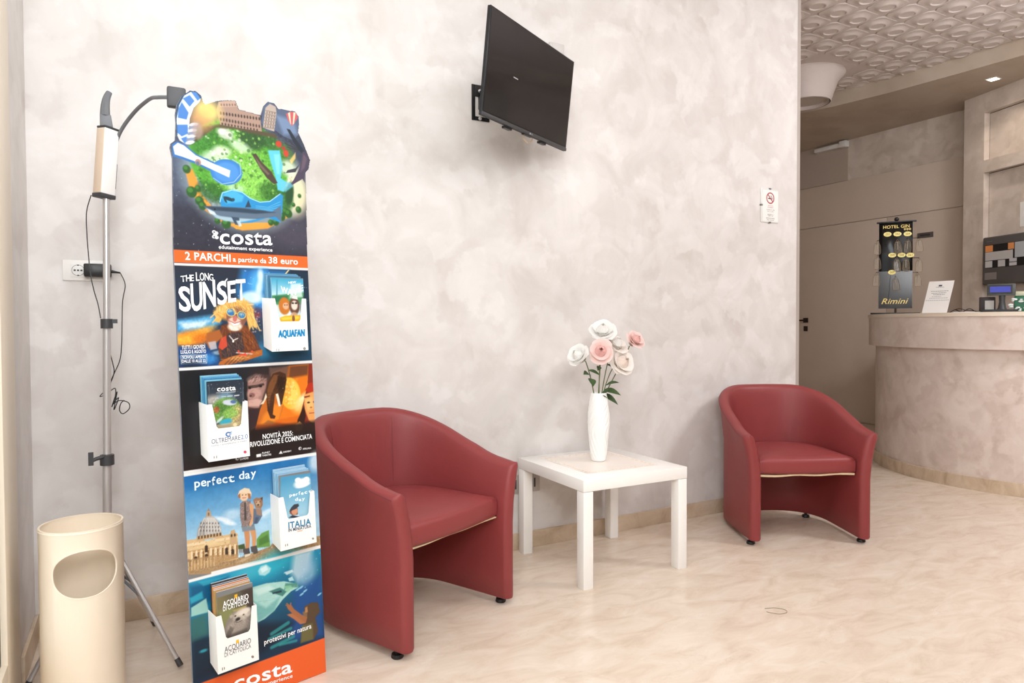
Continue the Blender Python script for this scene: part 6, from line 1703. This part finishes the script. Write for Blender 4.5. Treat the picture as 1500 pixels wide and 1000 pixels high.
# brochure holders on the board
HW, HD, HF = 0.1135, 0.055, 0.155
HOLD = [(0.2415, 1.004), (0.0485, 0.713), (0.2400, 0.424), (0.0480, 0.138)]
M_PAP2 = mat('paper_edges', (206, 214, 228), 0.6)
BCOL = [[(96, 150, 178), (70, 130, 165), (110, 160, 185), (60, 110, 140), (104, 162, 190)], [(120, 176, 196), (96, 160, 190), (70, 140, 180), (40, 110, 150), (110, 170, 190), (48, 70, 92)], [(150, 186, 208), (140, 182, 206), (150, 190, 212), (134, 176, 202), (148, 190, 212)], [(70, 58, 44), (58, 50, 40), (206, 128, 58), (196, 140, 70), (180, 140, 84), (150, 138, 92)]]
PLACE = ['top', 'second', 'third', 'lowest']
HL = ['white holder with blue swim park lettering', 'white holder with a blue ring logo and thin blue lettering', 'white holder with teal bold lettering', 'white holder with grey aquarium lettering']
COVER = ['front brochure with apes in a yellow float, in the top holder', 'front dark brochure with a green island, in the second holder from the top', 'front pale blue brochure with cloud, in the third holder from the top', 'front brochure with an otter, in the lowest holder']
for q, (u0, h0) in enumerate(HOLD):
    t_ = 0.0022; f0 = -HD; u1 = u0 + HW
    mb = MB()
    # front with the deep notch, one outline
    fr = [(u0, h0), (u1, h0), (u1, h0 + HF), (u1 - 0.013, h0 + HF), (u1 - 0.021, h0 + HF - 0.062), (u1 - 0.026, h0 + HF - 0.068), (u0 + 0.030, h0 + HF - 0.068), (u0 + 0.025, h0 + HF - 0.062), (u0 + 0.015, h0 + HF), (u0, h0 + HF)]
    o = MB().prism(fr, f0, f0 + t_, R_)
    o.hexa([(u0, f0 + t_, h0), (u0 + t_, f0 + t_, h0), (u0 + t_, -0.0005, h0 + 0.016), (u0, -0.0005, h0 + 0.016), (u0, f0 + t_, h0 + HF), (u0 + t_, f0 + t_, h0 + HF), (u0 + t_, -0.0005, h0 + HF + 0.006), (u0, -0.0005, h0 + HF + 0.006)])
    o.hexa([(u1 - t_, f0 + t_, h0), (u1, f0 + t_, h0), (u1, -0.0005, h0 + 0.016), (u1 - t_, -0.0005, h0 + 0.016), (u1 - t_, f0 + t_, h0 + HF), (u1, f0 + t_, h0 + HF), (u1, -0.0005, h0 + HF + 0.006), (u1 - t_, -0.0005, h0 + HF + 0.006)])
    o.hexa([(u0 + t_, f0 + t_, h0), (u1 - t_, f0 + t_, h0), (u1 - t_, -0.0005, h0 + 0.016), (u0 + t_, -0.0005, h0 + 0.016), (u0 + t_, f0 + t_, h0 + t_), (u1 - t_, f0 + t_, h0 + t_), (u1 - t_, -0.0005, h0 + 0.018), (u0 + t_, -0.0005, h0 + 0.018)])
    hold = o.build('brochure_holder', M_PAPER, ld, label=HL[q])
    for sf, s_, bl_, hh, c, bo2, sh_ in TXT:
        if sf == 'f%d' % (q + 1):
            letter_obj(s_, (bl_[0] * 1e-4, bl_[1] * 1e-4), (bl_[2] * 1e-4, bl_[3] * 1e-4), hh * 1e-4, ink(c), hold, lambda u, h: (u, -HD - 0.0005, h), bo2, sh_)
    for sf, c, l in EMB:
        if sf == 'f%d' % (q + 1):
            p = pairs(l); MB().prism(p, -HD - 0.0005, -HD - 0.0002, R_).build('emblem', ink(c), hold)
    # brochures, each a thing of its own
    n = len(BCOL[q]); bw, bh = 0.101, 0.210
    cvb = Canvas(u0 - 0.002, h0 - 0.002, u0 + 0.12, h0 + 0.22)
    paint(cvb, [a for a in ART if a[1] == 'c%d' % (q + 1)])
    rb = random.Random(20 + q)
    for k in range(n):
        dep = -0.006 - (HD - 0.014) * (k + 0.5) / n
        th = 0.0046; front = (k == n - 1)
        bu = u0 + 0.0055 + (0.002 if front else rb.uniform(-0.0025, 0.0015)) + (0.0025 if q == 0 and front else 0); bz = h0 + 0.0065 + (0 if front else 0.016 * (1 - (k + 0.5) / n) + rb.uniform(0.0, 0.003))
        if q == 1 and front: bu -= 0.0
        nme = 'brochure'
        lab = COVER[q] if front else ('brochure standing %s behind the front one in the %s white holder' % (('directly', 'second', 'third', 'fourth', 'last')[min(4, n - 2 - k)], PLACE[q]))
        b = thing(nme, lab, 'brochure', group='brochures in the %s holder' % PLACE[q])
        b.matrix_world = DM @ Matrix.Translation((bu, dep, bz))
        pg = MB().box((0.0006, -th / 2, 0), (bw, th / 2, bh)).build('pages', M_PAP2, b)
        MB().box((0, -th / 2 - 0.0003, -0.0003), (0.0006, th / 2 + 0.0003, bh + 0.0002)).build('spine', ink(BCOL[q][k]), b)
        if front:
            so_ = sheet(cvb, 'cover', b, 0.0, None, bz + 0.0, bz + bh + 0.0008, bu, bu + bw + 0.0008)
            so_.location = (-bu, -th / 2 - 0.0004, -bz)
            for sf, s_, bl_, hh, c, bo2, sh_ in TXT:
                if sf == 'c%d' % (q + 1):
                    letter_obj(s_, (bl_[0] * 1e-4, bl_[1] * 1e-4), (bl_[2] * 1e-4, bl_[3] * 1e-4), hh * 1e-4, ink(c), b, lambda u, h: (u - bu, -th / 2 - 0.0008, h - bz), bo2, sh_)
        else:
            MB().box((0.0006, -th / 2 - 0.0003, 0), (bw, -th / 2, bh)).build('cover', ink(BCOL[q][k]), b)
for sf, s_, bl_, hh, c, bo2, sh_ in TXT:
    if sf == 'B': letter_obj(s_, (bl_[0] * 1e-4, bl_[1] * 1e-4), (bl_[2] * 1e-4, bl_[3] * 1e-4), hh * 1e-4, ink(c), ld, lambda u, h: (u, -0.0006, h), bo2, sh_)

# ================================================================== RECEPTION COUNTER THINGS
KX, KY, KZ = 5.12, 3.19, 1.1505
kr = thing('key_rack', 'black and gold hotel key rack standing on the left end of the desk', 'key rack', (KX, KY, KZ), math.radians(-57 + 0))
# local x runs to the right along the panel, local -y faces the lobby
M_GOLD = mat('gold_print', (240, 214, 128), 0.5)
M_RACK = mat('glossy_black', (14, 12, 12), 0.1, spec=0.25)
MB().box((-0.18, -0.07, 0.0), (0.15, 0.09, 0.012)).build('base', M_BLACK, kr, bevel=0.003)
MB().tube([(-0.01, 0.012, 0.0), (-0.01, 0.012, 0.74)], 0.008, 10).build('post', MATS['bronze'], kr, smooth=True)
MB().box((-0.126, 0.0, 0.045), (0.100, 0.006, 0.702)).build('panel', M_RACK, kr, bevel=0.001)
MB().box((-0.142, -0.012, 0.700), (0.124, 0.020, 0.710)).build('top_bar', M_BLACK, kr, bevel=0.001)
MB().sphere((-0.008, 0.010, 0.726), 0.017, 14).build('knob', M_BLACK, kr, smooth=True)
MB().box((-0.126, -0.0004, 0.045), (0.100, 0.0, 0.330)).build('lower_print', mat('rack_grey', (38, 39, 38), 0.14, spec=0.25), kr)
kp = lambda u, h: (u, -0.0011, h)
letter_obj('HOTEL GIN', (-0.098, 0.658), (0.078, 0.658), 0.023, M_GOLD, kr, kp, 0.02)
letter_obj('***', (0.040, 0.624), (0.088, 0.624), 0.030, M_GOLD, kr, kp, 0.02)
letter_obj('Rimini', (-0.106, 0.080), (0.076, 0.080), 0.042, M_GOLD, kr, kp, 0.01, 0.35)
for sgn_ in (-1,):
    MB().tube(curve([(-0.118, -0.0006, 0.055), (-0.085, -0.0006, 0.075), (-0.060, -0.0006, 0.13), (-0.052, -0.0006, 0.22), (-0.045, -0.0006, 0.30)]), 0.0012, 4).build('printed_line', M_BLACK, kr, smooth=True)
TAGS = [(-0.068, 0.614, '252'), (-0.002, 0.612, '253'), (0.066, 0.609, '254'), (-0.035, 0.453, '259'), (0.027, 0.451, '258'), (0.084, 0.448, '261'), (-0.036, 0.322, '267')]
for x, z, s_ in TAGS:
    o = MB().lathe([(0.0001, 0), (0.026, 0), (0.027, 0.002), (0.0001, 0.0022)], 22, caps=False).build('number_disc', mat('yellow_disc', (244, 226, 138), 0.4), kr)
    o.location = (x, -0.0004, z); o.rotation_euler = (PI / 2, 0, 0); o.scale = (1, 0.66, 1)
    letter_obj(s_, (x - 0.014, z - 0.007), (x + 0.014, z - 0.007), 0.015, ink((90, 80, 40)), kr, lambda u, h: (u, -0.0032, h))
HK = [(-0.139, 0.57, 'left edge of the rack, topmost', 0.03), (-0.139, 0.455, 'left edge of the rack, in the middle', 0.03), (-0.141, 0.325, 'left edge of the rack, lowest', 0.03),
      (0.140, 0.575, 'right edge of the rack, topmost', 0.03), (0.142, 0.425, 'right edge of the rack, in the middle', 0.03), (0.134, 0.315, 'right edge of the rack, lowest', 0.03),
      (-0.002, 0.57, 'front of the rack under the top middle disc', -0.012), (0.066, 0.572, 'front of the rack under the top right disc', -0.012),
      (-0.006, 0.432, 'rack front below the middle left disc', -0.012), (0.056, 0.432, 'rack front below the middle right disc', -0.012), (-0.012, 0.29, 'front of the rack under the lowest disc', -0.012)]
hk = MB()
for x, z, l, y in HK:
    if y > 0: hk.tube([(0.09 * (1 if x > 0 else -1), 0.003, z), (x, 0.003, z), (x, -0.006, z - 0.004)], 0.0025, 6)
    else: hk.tube([(x, 0.0, z), (x, -0.016, z), (x, -0.016, z + 0.008)], 0.002, 6)
hk.build('hooks', M_BLACK, kr, smooth=True)
M_FOB = clear_diffuse('clear_fob', (190, 176, 156), 0.14); M_WIRE = mat('brass_wire', (134, 112, 82), 0.5)
KM = Matrix.Translation((KX, KY, KZ)) @ Matrix.Rotation(kr.rotation_euler.z, 4, 'Z')
for i, (x, z, l, y) in enumerate(HK):
    k = thing('room_key', 'room key with clear fob on the ' + l, 'key', group='room keys on the rack')
    yy = 0.0 if y > 0 else -0.012
    k.matrix_world = KM @ Matrix.Translation((x, yy, z - 0.004)) @ Matrix.Rotation(random.uniform(-0.08, 0.08), 4, 'Y')
    MB().tube([(0.007 * math.cos(a), 0, -0.006 + 0.007 * math.sin(a)) for a in np.linspace(0, 2 * PI, 15)[:-1]], 0.0013, 5, closed=True).build('key_ring', M_WIRE, k, smooth=True)
    w, h_ = 0.023, 0.088
    pr_ = [(w * sx_, -0.014 - h_ * t) for sx_, t in ((-.62, 0), (.62, 0), (.9, .25), (1, .6), (1, .9), (.8, 1), (-.8, 1), (-1, .9), (-1, .6), (-.9, .25))]
    MB().prism(pr_, -0.002, 0.002, R_).build('fob', M_FOB, k)
    MB().tube([(p[0], 0, p[1]) for p in pr_], 0.0016, 5, closed=True).build('fob_edge', M_WIRE, k, smooth=True)
    MB().box((-0.004, -0.005, -0.075), (0.001, -0.003, -0.018)).lathe([(0.008, -0.002), (0.008, 0.002)], 10, (-0.002, -0.004, -0.02)).build('key_blade', mat('steel_key', (150, 142, 130), 0.5), k)

pp = thing('price_notice', 'white printed sheet leaning in a clear stand on the reception desk', 'notice', (4.775, 2.715, 1.1505), math.radians(-88))
# local: x right, y away from the lobby, tilted back
tilt = Matrix.Rotation(math.radians(-23), 4, 'X')
MB().box((-0.082, -0.001, -0.002), (0.082, 0.001, 0.238), tilt).build('sheet', M_PAPER, pp)
MB().box((-0.082, 0.0015, 0.0), (0.082, 0.004, 0.236), tilt).build('holder', M_CLEAR, pp)
MB().box((-0.08, 0.0, 0.0), (0.08, 0.09, 0.003)).build('holder_foot', M_CLEAR, pp)
tp = lambda u, h: tuple(tilt @ Vector((u, -0.0016, h)))
MB().box((-0.012, -0.0016, 0.197), (0.010, -0.0012, 0.209), tilt).build('crest', ink((90, 90, 96)), pp)
for z, a, b, g in ((0.190, -0.028, 0.026, 150), (0.160, -0.055, 0.060, 120), (0.146, -0.048, 0.048, 110), (0.134, -0.034, 0.042, 120), (0.120, -0.040, 0.020, 165), (0.108, -0.055, 0.066, 160), (0.092, -0.075, 0.075, 170)):
    r = random.Random(int(z * 1000)); wl_ = MB(); x = a
    while x < b:
        l = r.uniform(0.006, 0.014); wl_.box((x, -0.0016, z), (min(b, x + l), -0.0012, z + 0.0035), tilt); x += l + 0.003
    wl_.build('printed_line', ink((g, g, g + 4)), pp)

# grey control panel on the angled wall
def on_cab(s, z, n=-0.055): return cb.matrix_basis @ Vector((s, -n, z))
bpy.context.view_layer.update()
def cab_thing(name, label, cat, s, z, n):
    t = thing(name, label, cat); t.matrix_world = Matrix.Translation((6.65, 3.53, 0)) @ Matrix.Rotation(math.atan2(-0.95106, -0.30902), 4, 'Z') @ Matrix.Translation((s, -n, z)); return t
cp_ = cab_thing('control_panel', 'dark grey control panel with labels and black display above the till', 'control panel', 0.252, 1.412, -0.055)
MB().box((0, -0.10, 0), (0.56, 0, 0.415)).build('housing', mat('panel_grey', (88, 84, 82), 0.45), cp_, bevel=0.014, seg=3)
MB().box((0.030, -0.102, 0.145), (0.53, -0.099, 0.345)).build('display_field', M_BLACK, cp_)
for nm, a, b, c in (('label_strip', (0.034, 0.285), (0.108, 0.340), (236, 150, 84)), ('label_strip', (0.034, 0.210), (0.300, 0.282), (196, 192, 188)), ('label_strip', (0.255, 0.288), (0.310, 0.342), (228, 152, 92)), ('label_strip', (0.318, 0.215), (0.44, 0.342), (184, 188, 190)),
                    ('label_strip', (0.034, 0.150), (0.104, 0.205), (204, 202, 200)), ('label_strip', (0.160, 0.150), (0.228, 0.205), (200, 198, 196)), ('label_strip', (0.268, 0.182), (0.336, 0.210), (198, 196, 196)), ('label_strip', (0.268, 0.150), (0.336, 0.176), (206, 204, 202))):
    MB().box((a[0], -0.1030, a[1]), (b[0], -0.1018, b[1])).build(nm, ink(c), cp_)
MB().box((0.030, -0.1012, 0.045), (0.145, -0.0995, 0.105)).build('name_plate', ink((134, 126, 124)), cp_)
MB().box((0.045, -0.1012, 0.372), (0.10, -0.0998, 0.377)).build('name_line', ink((120, 116, 114)), cp_)

s2 = cab_thing('no_smoking_notice', 'partly seen white no-smoking sheet on the angled wall above the control panel', 'sign', 0.64, 1.99, -0.055)
MB().box((-0.12, -0.003, -0.10), (0.10, 0, 0.105)).build('sheet', M_PAPER, s2)
nosmoke(s2, 0.0, 0.045, 0.040, -0.0032, ink((90, 70, 72)), ink((50, 40, 44)))
# till display on its pole
td = thing('till_display', 'small customer display with a blue screen on a stubby black pole', 'display', (4.95, 2.388, 1.1505), math.radians(-66))
MB().box((-0.11, -0.05, 0), (0.09, 0.10, 0.018)).build('base', M_BLACK, td, bevel=0.004)
MB().lathe([(0.030, 0.016), (0.022, 0.03), (0.016, 0.07), (0.018, 0.112)], 16, (0.005, 0.02, 0)).build('pole', M_DGREY, td, smooth=True)
MB().hexa([(-0.076, 0.0, 0.108), (0.076, 0.0, 0.108), (0.076, 0.05, 0.112), (-0.076, 0.05, 0.112), (-0.076, 0.012, 0.186), (0.076, 0.012, 0.186), (0.076, 0.05, 0.182), (-0.076, 0.05, 0.182)]).build('head', mat('till_grey', (70, 74, 72), 0.5), td, bevel=0.004)
MB().hexa([(-0.068, -0.003, 0.122), (0.060, -0.003, 0.122), (0.060, 0.004, 0.122), (-0.068, 0.004, 0.122), (-0.068, 0.007, 0.178), (0.060, 0.007, 0.178), (0.060, 0.014, 0.178), (-0.068, 0.014, 0.178)]).build('bezel', M_BLACK, td)
MB().hexa([(-0.060, -0.0045, 0.130), (0.050, -0.0045, 0.130), (0.050, 0.000, 0.130), (-0.060, 0.000, 0.130), (-0.060, 0.0035, 0.168), (0.050, 0.0035, 0.168), (0.050, 0.008, 0.168), (-0.060, 0.008, 0.168)]).build('blue_screen', mat('blue_lcd', (42, 52, 150), 0.25, emit=0.35), td)
cdp = thing('card_terminal', 'black card terminal with a white slip behind the till display pole', 'terminal', (5.03, 2.50, 1.1505), math.radians(-66))
MB().box((-0.055, 0.0, 0), (0.035, 0.06, 0.105)).build('body', mat('dark_brown_plastic', (52, 40, 38), 0.4), cdp, bevel=0.005)
MB().box((-0.022, -0.004, 0.020), (0.028, 0.0, 0.080)).build('slip', M_PAPER, cdp)
gb = thing('green_wrapped_packet', 'green packet in shiny clear wrapping at the right end of the desk', 'packet', (5.04, 2.300, 1.1505), math.radians(-66))
MB().box((-0.05, 0.0, 0.0), (0.11, 0.07, 0.105)).build('packet', mat('green_card', (40, 108, 78), 0.3, noise=0.3, nscale=30), gb, bevel=0.008)
MB().box((-0.045, 0.005, 0.105), (0.10, 0.06, 0.135)).build('pale_top', mat('pale_green', (206, 204, 178), 0.5), gb, bevel=0.006)
wr_ = MB(); rw = random.Random(5)
for k in range(16):
    x, z = rw.uniform(-0.07, 0.02), rw.uniform(0.01, 0.09); wr_.sphere((x, -0.008, z), rw.uniform(0.005, 0.011), 7, (1.5, 0.5, 0.8))
o = wr_.build('crinkled_wrap', mat('foil_wrap', (220, 226, 222), 0.12, spec=0.8), gb, smooth=True); o['kind'] = 'stuff'
wc = thing('loose_cables', 'thin dark and white cables lying on the desk beside the till display', 'cable', (4.96, 2.60, 1.1505), math.radians(-66))
MB().tube(curve([(-0.10, 0.0, 0.003), (-0.07, 0.02, 0.022), (-0.03, 0.0, 0.006), (0.01, 0.03, 0.028), (0.05, 0.0, 0.008), (0.09, 0.02, 0.012)]), 0.0028, 5).build('dark_cable', M_BLACK, wc, smooth=True)
MB().tube(curve([(-0.09, 0.02, 0.012), (-0.05, 0.03, 0.030), (-0.01, 0.01, 0.018), (0.03, 0.03, 0.014), (0.08, 0.03, 0.004)]), 0.0024, 5).build('dark_cable', MATS['bronze'], wc, smooth=True)
MB().tube(curve([(-0.08, -0.02, 0.003), (-0.03, -0.025, 0.004), (0.03, -0.02, 0.003), (0.10, -0.01, 0.003)]), 0.003, 5).build('white_cable', M_WHITE, wc, smooth=True)

# double socket low on the wall behind the table
for x, lb in ((1.602, 'grey wall outlet low behind the left leg of the white table'), (1.708, 'grey wall outlet under the white table, right of its left leg')):
    s_ = thing('wall_outlet', lb, 'socket', (x, WY, 0.315))
    MB().box((-0.028 if x < 1.65 else -0.022, -0.006, -0.045), (0.012 if x < 1.65 else 0.016, 0, 0.045)).build('plate', mat('outlet_grey', (176, 168, 160), 0.4), s_, bevel=0.002)
    MB().box((-0.018, -0.008, -0.022), (-0.010, -0.006, 0.022)).build('insert', M_DGREY, s_)
# a stray thread lying on the floor
th_ = MB().tube(curve([(2.078, 1.799, 0.0012), (2.116, 1.784, 0.0012), (2.135, 1.753, 0.0012), (2.119, 1.733, 0.0012), (2.082, 1.740, 0.0012), (2.060, 1.775, 0.0012)]), 0.0011, 5).build('thread', mat('grey_thread', (150, 136, 122), 0.7), smooth=True)
tag(th_, 'thin curled thread lying on the bare marble floor', 'thread')
